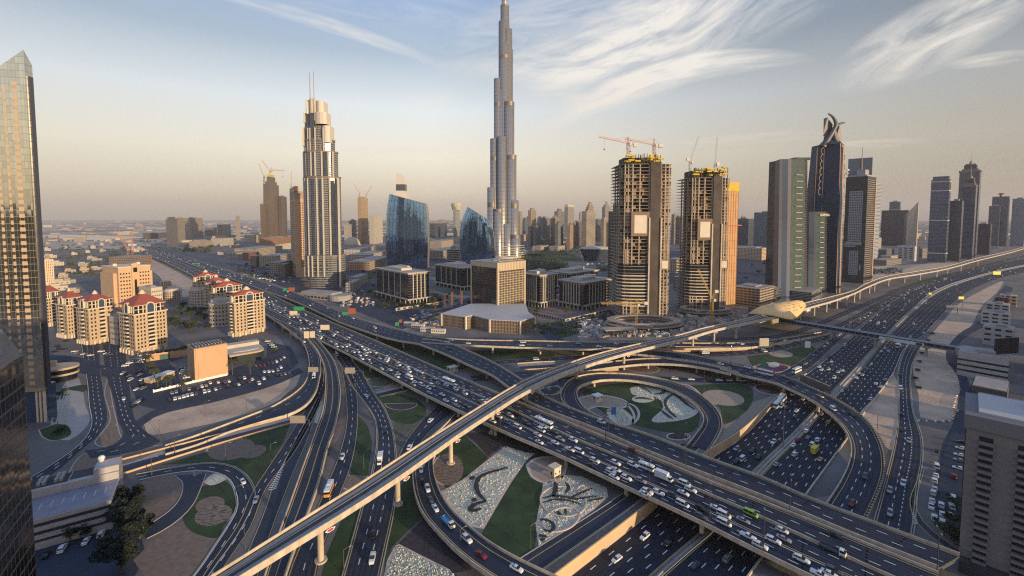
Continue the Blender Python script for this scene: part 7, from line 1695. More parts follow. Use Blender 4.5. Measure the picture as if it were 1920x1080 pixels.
for x,y,lb in((1645,805,'lamp post on the tyre marked sand wedge'),(423,866,'lamp on the kerb of the turning road near the top'),(443,952,'lamp on the edge of the small lawn'),(328,850,'lamp beside the underpass ramp, middle'),(285,894,'lamp beside the underpass ramp, left'),(508,866,'lamp on the lawn near the left ramp'),(299,818,'lamp at the corner of the sand lot'),(385,780,'lamp on the edge of the vacant sand lot'),(463,778,'lamp on the far edge of the sand lot'),(203,792,'lamp on the tapering boulevard island, upper'),(210,830,'lamp on the tapering boulevard island, lower'),(190,715,'lamp at the head of the boulevard island'),(995,1030,'lamp on the lawn beside the ringed flower bed'),(1281,826,'lamp in front of the loop exit'),(645,1078,'slim lamp beside the big viaduct column'),(863,1037,'lamp on the outer parapet of the queue ramp'),(682,880,'lamp on the green strip between ramps'),(460,1030,'lamp in the dark gap beside the viaduct')):lamp('short',x,y,.1,lb,None,R(30))
for x,y in((500,560),(545,585),(470,548),(430,530),(600,590),(650,612),(700,625),(750,640),(850,660),(900,640),(960,645),(1010,650),(1080,650),(1140,660),(1195,668),(1250,680),(1310,690),(1370,690),(1320,733),(1160,702),(1080,712)):lamp('tall',x,y,6.0,'slim dark lamp along the back flyovers and loop','lamps along the back flyovers',R(45))
for x,y in((1560,625),(1590,612),(1530,640),(1500,655),(1640,585),(1680,563),(1600,640)):lamp('tall',x,y,.2,'slim lamp between the service road and the motorway','lamps beside the service road',R(40))
# -- road signs
SBACK=mat('sign_back_metal',(.42,.37,.31),.5,metal=.3,var=.1,scale=.6);SGREEN=mat('sign_green',(.03,.28,.13),.5);SBROWN=mat('sign_brown',(.36,.10,.05),.5);SBLUE=mat('sign_blue',(.04,.17,.42),.5);SYEL=mat('sign_yellow',(.75,.65,.06),.5);SCREAM=mat('sign_cream',(.70,.58,.42),.5)
def sign(lb,post,zpost,boards,yaw=0.0,arm=True):
 """a cantilever gantry: foot at a photo point, boards given by their photo corners"""
 p=P(*post,zpost);th=thing('gantry_sign',lb,'road sign',tuple(p),0);top_=0
 for(x0,y0,x1,y1,m)in boards:
  a,c=at(x0,y0,p),at(x1,y1,p);cx_,cz=(a.x+c.x)/2-p.x,c.z-p.z;w_,h_=abs(c.x-a.x),abs(a.z-c.z)
  b=MB();b.box(cx_,-.3,cz,w_,.2,h_,yaw,0,True);bo=b.build('sign_board',m,th);top_=max(top_,cz+h_*.5)
  b=MB()
  for k in range(4):b.box(cx_-w_/2+w_*(k+.5)/4,-.12,cz,.12,.12,h_,yaw)
  b.build('board_rib',SBACK,bo)
 b=MB();b.tube((0,0,-.1),(0,0,top_-.6),.3,.25,8);b.tube((0,0,top_-.6),((boards[0][0]+boards[0][2])/2*0+(at(*boards[-1][:2],p).x+at(boards[-1][2],boards[-1][1],p).x)/2-p.x,0,top_),.25,.18,8);b.build('post',LAMPM,th)
sign('cream sign pair over the bright ramp at its gore',(565,640),6.5,[(570,621,580,634,SCREAM),(581,621,591,633,SCREAM)])
sign('cream sign above the jammed queue',(624,626),6.5,[(601,609,618,618,SCREAM)])
sign('pale sign and green board at the upper end of the overpass',(562,592),6.5,[(543,583,558,591,SCREAM),(551,575,571,582,SGREEN)])
sign('green and brown signs over the back flyover',(635,600),8,[(642,585,652,591,SGREEN),(653,578,667,588,SBROWN)])
sign('green and brown signs at the far bend of the flyover',(530,546),8,[(531,540,539,548,SGREEN),(541,539,553,546,SBROWN)])
sign('grey backed sign hanging over the curving middle road',(682,708),.1,[(647,689,666,700,SBACK)])
sign('grey backed sign above the curving left ramp',(607,722),3.5,[(578,688,597,697,SBACK)])
sign('large grey backed gantry board above the left ramp road',(580,812),.1,[(544,779,573,793,SBACK)])
sign('green sign above the curving flyover',(1419,702),6.5,[(1426,675,1436,688,SGREEN)])
sign('blue sign at the edge of the loop garden',(1133,790),6.5,[(1146,763,1155,777,SBLUE)])
sign('grey lattice sign back over the rear service road',(1450,664),.2,[(1424,634,1441,649,SBACK)])
sign('white billboard on the lawn by the service road',(1514,660),.1,[(1509,640,1519,652,WHITE)])
sign('yellow billboard standing on the far sand strip',(1805,575),.1,[(1797,556,1807,561,SYEL)])
sign('tan lit billboard reaching over the motorway edge',(1795,588),.1,[(1774,572,1793,577,SCREAM)])
sign('small yellow sign beyond the motorway median',(1743,560),.1,[(1741,549,1746,554,SYEL)])
sign('second yellow sign by the far roadside',(1869,520),.1,[(1862,509,1876,515,SYEL)])
sign('green sign by the wall of the construction camp',(748,626),.2,[(741,604,748,611,SGREEN),(748,599,754,605,SBROWN)])
sign('green signs at the far end of the overpass',(336,470),8,[(322,464,331,467,SGREEN),(334,467,344,470,SGREEN)])
sign('green sign over the far carriageway behind the hotels',(378,497),6.5,[(362,493,373,498,SGREEN)])
def kiosk(lb,x,y,w,d,h,m,roof,yaw=40,legs=False):
 p=P(x,y,.05);th=thing('kiosk',lb,'kiosk',tuple(p),R(yaw));b=MB();b.box(0,0,1.2 if legs else 0,w,d,h);b.build('wall',m,th);b=MB();b.box(0,0,h+(1.2 if legs else 0),w*1.1,d*1.1,.4,0,0,True);b.build('roof',roof,th)
 b=MB();b.box(-w/2-.03,0,h*.4,.1,d*.25,h*.45);b.build('door',DARKM,th)
 for k in(-.3,.3):b=MB();b.box(w*k,-d/2-.03,h*.62,w*.16,.1,h*.22);b.build('window',DGLASS,th)
 if legs:b=MB();[b.box(sx*w*.4,sy*d*.4,0,.4,.4,1.3)for sx in(-1,1)for sy in(-1,1)];b.build('stilts',CONC2,th)
kiosk('cream kiosk on stilts beneath the overpass beside the round bed',1040,893,4.4,3.8,3.6,CREAM,CREAM,40,True)
kiosk('white square kiosk in the loop garden',1120,752,5.4,4.6,4,mat('kiosk_white',(.6,.52,.42),.7),WHITE,30)
kiosk('flat roofed stone kiosk beside the empty carriageway',848,697,7,5,4,STONE2,STONE2,40)
for i,(x,y,yaw)in enumerate(((770,612,-18),(784,616,-18),(802,622,-14),(822,625,-10))):
 p=P(x,y,0);th=thing('site_cabin',('first','second','third','fourth')[i]+' white site cabin from the left beside the back flyover','site cabin',tuple(p),R(yaw));b=MB();b.box(0,0,.3,15,4,4.4);b.build('wall',mat('cabin_white_%d'%i,(.62,.58,.52),.6),th);b=MB();b.box(0,0,4.7,15.3,4.3,.25);b.build('roof',STONE2,th)
 for k in range(6):b=MB();b.box(-6+k*2.4,-2.02,2.2,1.2,.1,1.2);b.build('window',DGLASS,th)
for x,y,lb in((816,598,'first rust brown piling rig from the left on the cleared site'),(834,592,'second rust brown piling rig from the left on the cleared site'),(847,586,'orange piling rig in the middle of the cleared site'),(865,582,'bright orange piling rig nearest the brown tower')):
 p=P(x,y,0);th=thing('piling_rig',lb,'piling rig',tuple(p));b=MB();lattice(b,(0,0,0),(0,0,26),1.8,0,4);b.build('mast',ORANGE if 'orange' in lb else mat('rust_paint_%d'%x,(.28,.11,.05),.7),th);b=MB();b.box(2.5,0,.6,5,3.2,2.2);b.build('body',SYEL,th);b=MB();b.box(2.5,-1.4,0,5.4,.7,.9);b.box(2.5,1.4,0,5.4,.7,.9);b.build('crawler_track',DARKM,th)
b=MB();rg=random.Random(12)
for x0,x1,y0,y1,n_ in((1085,1150,600,634,170),(1150,1330,590,632,380),(1290,1400,585,615,120),(770,860,586,612,110),(640,700,545,575,60),(1090,1150,486,500,60),(440,545,500,530,90)):
 for k in range(n_):
  p=P(rg.uniform(x0,x1),rg.uniform(y0,y1),0);b.box(p.x,p.y,0,rg.uniform(1,6),rg.uniform(1,4),rg.uniform(.5,2.8),rg.uniform(0,3),rg.choice((0,0,0,0,0,1,1,1,1,2,3,4)))
tag(b.build('site_clutter',[CONC2,STONE2,mat('clutter_red',(.22,.075,.06),.7),mat('clutter_blue',(.08,.13,.20),.6),WHITE]),'jumble of stacked materials and small equipment on the building sites',None,None,'stuff')
b=MB();pts=smooth_poly([P(x,y,0)for x,y in((1722,790),(1780,790),(1786,775),(1790,750),(1798,735),(1796,718),(1786,700))],60)
[b.box(p.x,p.y,0,1.2,.6,.9,k*.3,k%2)for k,p in enumerate(pts)]
tag(b.build('barrier_row',[WHITE,mat('barrier_rust',(.35,.16,.10),.7)]),'crooked row of white and rusty barriers round the sand strip','barriers')
for key,side,lb in(('F1c',0,'feeder ramp'),('R',0,'curving flyover'),('J',0,'inner ramp'),('F1a',0,'level arm of the back flyover')):
 b=MB();pts=ROADS[key][side];n_=int(plen(pts)/2.4);q=smooth_poly(pts,n_)
 for p in q:b.box(p.x,p.y,p.z+.94,.9,.5,.35,0)
 tag(b.build('bollard_row',DARKM),'row of dark blocks along the parapet of the '+lb,'bollards')
# -- vehicles
def paint(name,c,rough=.3,metal=0.0):return mat(name,c,rough,metal,spec=.6)
PAINT={'white':paint('car_paint_white',(.74,.74,.72)),'silver':paint('car_paint_silver',(.40,.40,.41),.3,.5),'black':paint('car_paint_black',(.012,.012,.015),.25),'grey':paint('car_paint_grey',(.10,.105,.12),.3,.3),'dark red':paint('car_paint_red',(.20,.02,.02)),'cream':paint('car_paint_cream',(.62,.50,.30)),'yellow':paint('car_paint_yellow',(.72,.50,.05)),'green':paint('car_paint_green',(.25,.48,.05)),'blue':paint('car_paint_blue',(.10,.30,.50)),'orange':paint('car_paint_orange',(.66,.30,.05))}
CGL=mat('car_glass',(.012,.015,.02),.08,spec=.8);TYRE=mat('tyre_rubber',(.012,.012,.012),.9);RIM=mat('wheel_rim',(.35,.35,.36),.35,metal=.7);HEADL=mat('headlight_lens',(.75,.75,.70),.15);TAILL=mat('taillight_lens',(.40,.02,.015),.3)
def loft(b,secs,m=0):
 """secs along x: each (x, [(half width, z) from sill to top])"""
 rows=[]
 for x,pr in secs:rows.append([Vector((x,-w,z))for w,z in pr]+[Vector((x,w,z))for w,z in reversed(pr)])
 b.grid(rows,m);b.face(list(reversed(rows[0])),m);b.face(rows[-1],m)
def car_body(kind):
 """x forward; returns MBs for body, glass, and wheel/lamp positions"""
 bd,gl=MB(),MB()
 if kind=='saloon':
  L_,W_=4.7,.92;belt=[(-2.35,.78,.92),(-2.2,.88,1.02),(-1.5,.9,1.02),(-.8,.92,.98),(.5,.92,.98),(1.2,.9,.96),(1.9,.86,.84),(2.25,.78,.70),(2.35,.66,.58)]
  roof=[(-1.55,.70,1.03),(-1.0,.64,1.38),(-.3,.62,1.46),(.3,.62,1.42),(1.1,.70,.99)]
 elif kind=='suv':
  L_,W_=4.9,.97;belt=[(-2.4,.88,1.1),(-2.3,.94,1.18),(-1.2,.97,1.18),(.6,.97,1.16),(1.2,.95,1.14),(2.0,.92,1.06),(2.35,.84,.92),(2.45,.74,.78)]
  roof=[(-2.25,.84,1.2),(-1.95,.78,1.72),(-.8,.77,1.82),(.1,.76,1.80),(1.05,.84,1.17)]
 elif kind=='hatch':
  L_,W_=4.1,.87;belt=[(-2.0,.8,1.0),(-1.9,.86,1.06),(-.9,.88,1.04),(.5,.88,1.0),(1.0,.87,.98),(1.7,.82,.86),(2.02,.72,.66)]
  roof=[(-1.88,.72,1.07),(-1.45,.66,1.46),(-.5,.66,1.54),(.1,.64,1.48),(.95,.72,1.0)]
 elif kind=='pickup':
  L_,W_=5.2,.92;belt=[(-2.6,.9,1.0),(-2.55,.92,1.05),(-.6,.92,1.05),(.9,.92,1.05),(1.2,.9,1.05),(2.2,.88,.98),(2.5,.8,.84),(2.6,.7,.72)]
  roof=[(-.75,.8,1.06),(-.6,.74,1.68),(.0,.73,1.72),(.45,.72,1.68),(1.1,.8,1.06)]
 else:
  L_,W_=5.0,.95;belt=[(-2.5,.92,1.15),(-2.45,.95,1.2),(-1,.95,1.2),(1.4,.95,1.15),(2.0,.92,1.1),(2.4,.85,.95),(2.5,.75,.8)]
  roof=[(-2.48,.88,1.2),(-2.35,.84,1.98),(-.5,.84,2.05),(1.1,.82,2.0),(1.95,.86,1.12)]
 loft(bd,[(x,[(w*.86,.26),(w,.45),(w,z-.14),(w*.93,z)])for x,w,z in belt])
 n_=len(roof);rows=[]
 bz=1.0 if kind!='suv' else 1.17
 for x,w,z in roof:rows.append((x,[(w*1.12 if z>bz+.15 else w,min(z,(belt[2][2])-.02)),(w,z-.06 if z>bz+.15 else z),(w*.9,z)]))
 loft(gl,rows)
 top_=[(x,w,z)for x,w,z in roof if z>bz+.2];pr=[]
 for x,w,z in top_:pr.append([Vector((x,-w*.98,z-.02)),Vector((x,-w*.86,z+.025)),Vector((x,w*.86,z+.025)),Vector((x,w*.98,z-.02))])
 bd.grid(pr)
 for x,w,z in(top_[0],top_[len(top_)//2],top_[-1]):
  for s in(-1,1):bd.box(x,s*w*1.06,(belt[2][2])-.05,.10,.05,z-belt[2][2]+.05)
 if kind=='pickup':bd.box(-1.65,0,1.06,1.7,1.5,.02);
 xs_=(-L_*.29,L_*.31);wh=[(x,s*(W_-.10))for x in xs_ for s in(-1,1)]
 f=belt[-1];r=belt[0];hd=[(f[0]-.12,s*f[1]*.78,f[2]-.02)for s in(-1,1)];tl=[(r[0]-.01,s*r[1]*.8,r[2]-.15)for s in(-1,1)]
 return bd,gl,wh,hd,tl,.33 if kind!='suv' else .38
def bus_body(L_,W_,h,m_low):
 bd,gl=MB(),MB();bd.prism([(-L_/2,-W_/2),(L_/2-.25,-W_/2),(L_/2,-W_/2+.3),(L_/2,W_/2-.3),(L_/2-.25,W_/2),(-L_/2,W_/2)],.35,h*.5,1,bottom=True)
 bd.prism([(-L_/2+.05,-W_/2+.03),(L_/2-.3,-W_/2+.03),(L_/2-.08,-W_/2+.3),(L_/2-.08,W_/2-.3),(L_/2-.3,W_/2-.03),(-L_/2+.05,W_/2-.03)],h*.82,h,0)
 bd.box(-L_*.15,0,h,L_*.3,W_*.6,.2);bd.box(L_*.28,0,h,1.2,1.2,.15)
 gl.box(-.05,0,h*.5,L_-.25,W_-.1,h*.33)
 for k in range(int(L_/1.6)):bd.box(-L_/2+.8+k*1.6,0,h*.5,.12,W_-.02,h*.33)
 return bd,gl,[(x,s*(W_/2-.15))for x in(-L_*.28,L_*.33)for s in(-1,1)],[(L_/2,s*W_*.36,.8)for s in(-1,1)],[(-L_/2,s*W_*.38,1.0)for s in(-1,1)],.48
def truck_body(box=True):
 bd,gl=MB(),MB();loft(bd,[(1.9,[(1.0,.5),(1.05,.9),(1.05,1.5),(1.0,1.6)]),(3.5,[(1.0,.5),(1.05,.9),(1.05,1.45),(1.0,1.55)]),(3.7,[(.95,.5),(1.0,.9),(1.0,1.2),(.95,1.3)])])
 loft(gl,[(2.0,[(1.0,1.55),(.95,2.25),(.9,2.4)]),(3.0,[(1.0,1.55),(.94,2.25),(.9,2.4)]),(3.6,[(.98,1.5),(.97,1.54),(.96,1.56)])]);bd.box(2.5,0,2.38,1.2,1.85,.12);bd.box(2.02,0,1.5,.15,2.0,.95)
 if box:bd.box(-1.05,0,.85,5.6,2.35,2.75,0,1,True)
 else:bd.box(-1.05,0,.8,5.6,2.2,.2,0,1,True);[bd.box(-1.05,s*1.08,1,5.6,.08,.5,0,1)for s in(-1,1)];bd.box(-3.82,0,1,.08,2.2,.5,0,1);bd.box(1.72,0,1,.08,2.2,.9,0,1)
 bd.box(-.6,0,.45,6.4,.8,.3)
 return bd,gl,[(x,s*.95)for x in(-2.4,2.7)for s in(-1,1)],[(3.72,s*.75,.85)for s in(-1,1)],[(-3.86,s*.9,.75)for s in(-1,1)],.45
def wheel_mesh(r):
 b=MB();b.tube((0,-.11,0),(0,.11,0),r,r,14,0);b.tube((0,-.125,0),(0,.125,0),r*.58,r*.58,10,1);return b.mesh('wheel',[TYRE,RIM])
WHEEL={};bx_=MB();bx_.box(0,0,-.08,.16,.34,.15,0,0,True);HEADM=bx_.mesh('headlight',HEADL);bx_=MB();bx_.box(0,0,-.1,.08,.3,.18,0,0,True);TAILM=bx_.mesh('taillight',TAILL)
LIB={}
def lib(kind,color):
 k=(kind,color)
 if k in LIB:return LIB[k]
 p=PAINT[color]
 if kind in('saloon','suv','hatch','pickup','van'):bd,gl,wh,hd,tl,r=car_body(kind);mats=[p]
 elif kind=='taxi':bd,gl,wh,hd,tl,r=car_body('saloon');bd.box(-.35,0,1.47,1.2,1.05,.03,0,1);bd.box(-.3,0,1.5,.2,.6,.14,0,1);mats=[PAINT['cream'],PAINT[color]]
 elif kind=='coach':bd,gl,wh,hd,tl,r=bus_body(12,2.55,3.5,0);mats=[PAINT['white'],p]
 elif kind=='minibus':bd,gl,wh,hd,tl,r=bus_body(7.2,2.2,2.75,0);mats=[PAINT['white'],p]
 elif kind=='city bus':bd,gl,wh,hd,tl,r=bus_body(9,2.5,3.2,0);mats=[PAINT['white'],p]
 elif kind=='box truck':bd,gl,wh,hd,tl,r=truck_body(True);mats=[PAINT['white'],p]
 else:bd,gl,wh,hd,tl,r=truck_body(False);mats=[PAINT['white'],p]
 full=MB();full.v=list(bd.v);full.f=list(bd.f);full.m=list(bd.m);nm_=len(mats)
 def add(o,m):
  i=len(full.v);full.v+=o.v;full.f+=[tuple(i+q for q in f)for f in o.f];full.m+=[m]*len(o.f)
 add(gl,nm_)
 for x,y in wh:t=MB();t.tube((x,y-.11,r),(x,y+.11,r),r,r,8);add(t,nm_+1)
 for x,y,z in hd:t=MB();t.box(x,y,z-.08,.16,.34,.15);add(t,nm_+2)
 for x,y,z in tl:t=MB();t.box(x,y,z-.1,.08,.3,.18);add(t,nm_+3)
 fm=full.mesh(kind.replace(' ','_'),mats+[CGL,TYRE,HEADL,TAILL])
 if r not in WHEEL:WHEEL[r]=wheel_mesh(r)
 LIB[k]=(bd.mesh('body',mats),gl.mesh('windows',CGL),wh,hd,tl,r,fm,full,mats);return LIB[k]
CARS=[]
rc=random.Random(5)
def pick():
 c=rc.choices(('white','silver','black','grey','dark red','blue'),(60,14,14,10,1.5,.5))[0];k=rc.choices(('saloon','suv','hatch','van','pickup','taxi'),(46,31,9,7,4,3))[0]
 if k=='taxi':c=rc.choice(('yellow','dark red','orange'))
 if k=='van':c='white'
 return k,c
def lane_pt(key,fr,t,rev=False):
 A_,B_2=ROADS[key];n_=len(A_);q=t*(n_-1);i=min(int(q),n_-2);f=q-i
 p=A_[i].lerp(B_2[i],fr).lerp(A_[i+1].lerp(B_2[i+1],fr),f);d=A_[i+1].lerp(B_2[i+1],fr)-A_[i].lerp(B_2[i],fr)
 if rev:d=-d
 return p+Vector((0,0,.03)),math.atan2(d.y,d.x)
def near(key,x,y):
 A_,B_2=ROADS[key];best=None
 for i in range(len(A_)-1):
  for fr in[k/20 for k in range(1,20)]:
   for f in(0,.5):
    q=A_[i].lerp(B_2[i],fr).lerp(A_[i+1].lerp(B_2[i+1],fr),f);u,v=px_of(q);e=(u-x)**2+(v-y)**2
    if best is None or e<best[0]:best=(e,fr,(i+f)/(len(A_)-1))
 return best[1],best[2]
PHR={'OA':('right end','near carriageway of the overpass'),'OB':('right end','middle carriageway of the overpass'),'OC':('right end','quiet far carriageway of the overpass'),'C':('right end','empty carriageway behind the planter'),'F1':('right end','back flyover trunk'),'F1a':('left end','level arm of the back flyover'),'R':('lower end','flyover curving over the motorway'),'F1c':('left end','feeder ramp of the curving flyover'),'J':('left end','inner ramp'),'ML':('bottom','near motorway carriageway'),'MR':('bottom','far motorway carriageway'),'S':('bottom','slip road beside the sand'),'G1':('right end','queue road behind the loop'),'G5':('left end','service road below the tan wall'),'G3':('left end','road under the crossing flyovers'),'K':('lower end','queue ramp round the flower beds'),'L1':('upper end','bright ramp leaving leftward'),'L3':('upper end','bright double ramp'),'L4':('upper end','road left of the grass strip'),'L5':('bottom','wide curving middle road'),'L6':('upper end','road joining under the overpass'),'L2a':('bottom','left ramp with chevrons'),'TR':('top','turning road around the small lawn'),'V2':('top','boulevard past the car park'),'FR':('bottom','frontage road by the hotel'),'Q':('left','loop ramp')}
REV={'ML':True,'MR':False}
def put_car(key,fr,t,kind,color,rev=False):
 p,a=lane_pt(key,fr,t,rev);x,y=px_of(p)
 if not(-20<x<1960 and y<1110):return
 for c in CARS:
  if(c[0]-p).length<(4.6 if abs(c[0].z-p.z)<2 else 0)+(3.5 if kind in('coach','box truck','city bus','flatbed truck')or c[2]in('coach','box truck','city bus','flatbed truck')else 0)and abs(math.sin(a)*(c[0].x-p.x)-math.cos(a)*(c[0].y-p.y))<1.9:return
 CARS.append((p,a+rc.uniform(-.02,.02),kind,color,key,t))
def here(key,x,y,kind,color,rev=False):fr,t=near(key,x,y);put_car(key,fr,t,kind,color,rev)
for q in(('OB',1010,793,'coach','white'),('OB',845,718,'coach','white'),('OA',764,709,'minibus','white'),('OB',1207,875,'minibus','white'),('OB',1247,901,'box truck','white'),('OB',1287,911,'van','white'),('OB',1410,967,'van','green'),('OA',1365,983,'van','white'),('OB',1376,974,'van','white'),('OB',1562,1036,'flatbed truck','grey'),('OA',1600,1066,'taxi','yellow'),('OA',943,792,'van','blue'),('OA',968,803,'van','white'),('OA',1080,842,'van','white'),('OA',1462,1014,'suv','white'),('OA',1412,1007,'pickup','white'),('OA',1312,958,'suv','black'),('OA',1520,1050,'suv','white'),('OA',1505,1052,'saloon','white'),('OC',1553,1004,'saloon','black'),('OC',1178,838,'saloon','dark red'),('C',1128,793,'suv','white'),('OA',1212,945,'saloon','white'),('L4',616,925,'city bus','orange'),('L5',712,866,'box truck','white'),('L5',631,666,'minibus','white'),('L1',589,708,'minibus','white'),('L4',641,858,'suv','white'),('L5',687,745,'saloon','white'),('L5',722,808,'suv','black'),('L5',700,1008,'saloon','black'),('L5',697,1052,'suv','white'),('L2a',480,937,'saloon','silver'),('TR',454,902,'saloon','white'),('K',841,984,'flatbed truck','blue'),('K',874,1012,'suv','white'),('K',902,1043,'saloon','dark red'),('K',967,1069,'saloon','white'),('K',816,956,'saloon','white'),('K',808,938,'saloon','grey'),('K',802,918,'suv','white'),('K',793,905,'saloon','black'),('K',789,883,'saloon','silver'),('K',793,871,'saloon','grey'),('G1',1494,698,'coach','white'),('G1',1512,681,'taxi','yellow'),('G5',1324,662,'minibus','white'),('R',1432,702,'coach','white'),('R',1447,704,'minibus','white'),('R',1538,745,'taxi','dark red'),('R',1623,895,'suv','grey'),('R',1597,947,'suv','dark red'),('R',1403,688,'saloon','white'),('R',1471,708,'saloon','silver'),('R',1485,718,'saloon','black'),('F1a',981,643,'van','white'),('S',1668,967,'suv','silver'),('S',1668,921,'suv','silver'),('S',1692,907,'suv','white'),('S',1703,830,'suv','silver'),('S',1689,807,'saloon','black'),('S',1690,778,'saloon','black'),('S',1688,728,'van','white'),('S',1687,705,'saloon','black'),('V2',232,748,'saloon','white'),('FR',1793,771,'saloon','cream'),('FR',1778,682,'saloon','dark red')):here(*q)
for q in((1211,1007,'suv','white'),(1154,1048,'saloon','white'),(1250,1023,'suv','black'),(1458,766,'coach','white'),(1466,750,'coach','white'),(1464,767,'van','white'),(1475,770,'saloon','black'),(1493,767,'saloon','white'),(1511,761,'saloon','black'),(1491,787,'saloon','black'),(1458,787,'saloon','black'),(1449,811,'suv','black'),(1451,828,'suv','white'),(1382,840,'suv','silver'),(1411,847,'suv','black'),(1424,855,'suv','black'),(1379,863,'suv','black'),(1258,962,'van','grey'),(1565,709,'suv','white'),(1573,698,'saloon','white'),(1554,673,'saloon','black'),(1558,679,'saloon','white'),(1583,648,'van','white')):here('ML',*q,True)
for q in((1362,1046,'suv','silver'),(1452,875,'saloon','silver'),(1528,849,'box truck','yellow'),(1525,833,'van','white'),(1536,862,'taxi','yellow'),(1494,827,'saloon','dark red'),(1513,823,'saloon','silver'),(1514,806,'suv','white'),(1554,795,'suv','silver'),(1536,778,'suv','silver'),(1552,777,'van','white'),(1580,734,'saloon','white'),(1609,697,'saloon','white'),(1617,702,'saloon','white'),(1634,684,'saloon','white'),(1646,668,'saloon','silver'),(1653,660,'saloon','white'),(1666,659,'saloon','white'),(1683,651,'coach','white'),(1304,1068,'saloon','grey')):here('MR',*q,False)
def flow(key,lanes_,t0,t1,gap,jit,rev=False,skip=0.0):
 A_,B_2=ROADS[key];ln_=plen(A_)
 for fr in lanes_:
  s=t0*ln_+rc.uniform(0,gap)
  while s<t1*ln_:
   if rc.random()>skip:k,c=pick();put_car(key,fr+rc.uniform(-.015,.015),s/ln_,k,c,rev)
   s+=gap*(1+rc.uniform(-jit,jit))
def t_of(key,x,y):return near(key,x,y)[1]
a0,a1,a2,a3=t_of('OA',560,610),t_of('OA',900,780),t_of('OA',1150,890),t_of('OA',1620,1095)
flow('OA',(.24,.5,.8),a0,a1,15,.5,skip=.2);flow('OA',(.28,.78),a1,a2,14,.4,skip=.15);flow('OA',(.26,.52,.8),a2,a3,11,.4,skip=.2)
flow('OB',(.2,.52,.84),t_of('OB',560,595),t_of('OB',940,765),12,.5,skip=.25);flow('OB',(.3,.72),t_of('OB',940,765),t_of('OB',1640,1080),13,.5,skip=.3)
flow('OB',(.2,.5,.8),t_of('OB',500,565),t_of('OB',570,600),9,.4,skip=.1);flow('OC',(.2,.5),t_of('OC',500,550),t_of('OC',720,650),45,.5)
flow('F1',(.2,.48,.78),.0,.98,62,.7,skip=.3);flow('F1a',(.3,.7),.0,.9,45,.6);flow('C',(.5,),0,.25,60,.5);flow('OA',(.3,.6),0,a0,110,.6);flow('OC',(.3,.7),0,.25,120,.6)
flow('ML',[(k+.5)/6 for k in range(6)],t_of('ML',1560,690),.9,190,.8,True,.25);flow('ML',[(k+.5)/6 for k in range(6)],t_of('ML',1640,628),.6,85,.8,True,.3);flow('MR',[(k+.5)/6 for k in range(6)],t_of('MR',1640,680),.93,170,.8,False,.25)
flow('ML',[(k+.5)/6 for k in range(6)],t_of('ML',1330,900),t_of('ML',1560,690),55,.8,True,.5);flow('MR',[(k+.5)/6 for k in range(6)],t_of('MR',1420,920),t_of('MR',1640,680),60,.8,False,.6)
flow('G1',(.5,),t_of('G1',1240,710),t_of('G1',1425,713),10,.3);flow('G1',(.35,),t_of('G1',1520,672),t_of('G1',1590,616),12,.4);flow('G1',(.5,),t_of('G1',1600,606),.95,90,.6);flow('G5',(.2,.5,.8),.1,.9,42,.6,skip=.3);flow('R',(.3,.7),.05,.5,60,.5,skip=.4);flow('G3',(.5,),.1,.9,50,.5);flow('F1c',(.5,),.1,.9,30,.5);flow('L1',(.5,),.02,.35,40,.5);flow('K',(.5,),.0,.12,10,.3);flow('L6',(.5,),.2,.6,40,.5)
PARK={'row':[(318,751),(328,749),(336,747),(344,745),(351,743),(359,741),(367,740),(383,736),(391,734),(404,731),(412,729),(427,726),(440,723),(447,722),(454,719),(467,717),(473,713),(485,720),(494,711),(505,708),(519,705),(526,704),(534,702),(541,700),(322,738),(330,736),(354,731),(362,728),(371,729),(378,726),(386,724),(394,719),(409,718),(421,718),(429,716),(450,711),(458,710),(480,687),(487,686),(495,685),(503,683),(510,681),(518,679),(526,675),(532,671),(495,698),(503,698),(511,697),(520,695),(526,690)],'kerb':[(252,762),(256,757),(262,753),(266,751),(231,701),(237,703),(242,706),(245,713),(262,698),(263,704),(266,713),(267,722),(269,729),(256,731)],'street':[(235,687),(243,682),(262,681),(265,676),(272,672),(275,667),(264,668),(255,676),(103,660),(113,655),(140,660),(146,663),(152,664),(158,665),(164,666),(170,667),(190,660),(200,664),(206,666),(124,640),(108,650),(120,655)],'yard':[(342,693),(346,697),(348,702),(346,707),(343,700),(350,709)],'pavilion':[(502,641),(506,645),(510,648),(514,652),(518,656)],'hotel':[(1757,847),(1756,876),(1755,893),(1752,903),(1753,918),(1750,926),(1748,941),(1746,952),(1765,949),(1752,973),(1767,966),(1767,981),(1783,968),(1787,937),(1788,895),(1785,952),(1802,831),(1801,842),(1800,855),(1799,865),(1798,880)],'forecourt':[(88,1042),(117,1031),(162,1016),(190,1004)]}
PPH={'row':('left','parked by the peach slab',133),'kerb':('left end','parked by the boulevard kerb',100),'street':('left end','parked before the red roofed hotels',30),'yard':('front','parked in the yard left of the slab',40),'pavilion':('top','parked beside the low pavilion',20),'hotel':('top','parked below the hotel',47),'forecourt':('left end','parked before the car park building',118)}
for kx,pts in PARK.items():
 for i,(x,y)in enumerate(pts):
  k,c=pick()
  if k=='taxi':k,c='saloon','white'
  CARS.append((P(x,y,.06),R(138 if kx=='hotel' and x>1795 else PPH[kx][2])+rc.uniform(-.06,.06),k,c,kx,x/2000))
for kk,vv in PPH.items():PHR[kk]=vv[:2]
CARS.sort(key=lambda c:(c[0].x**2+c[0].y**2))
ORD=['first','second','third','fourth','fifth','sixth','seventh','eighth','ninth','tenth','eleventh','twelfth','thirteenth','fourteenth','fifteenth','sixteenth','seventeenth','eighteenth','nineteenth','twentieth']
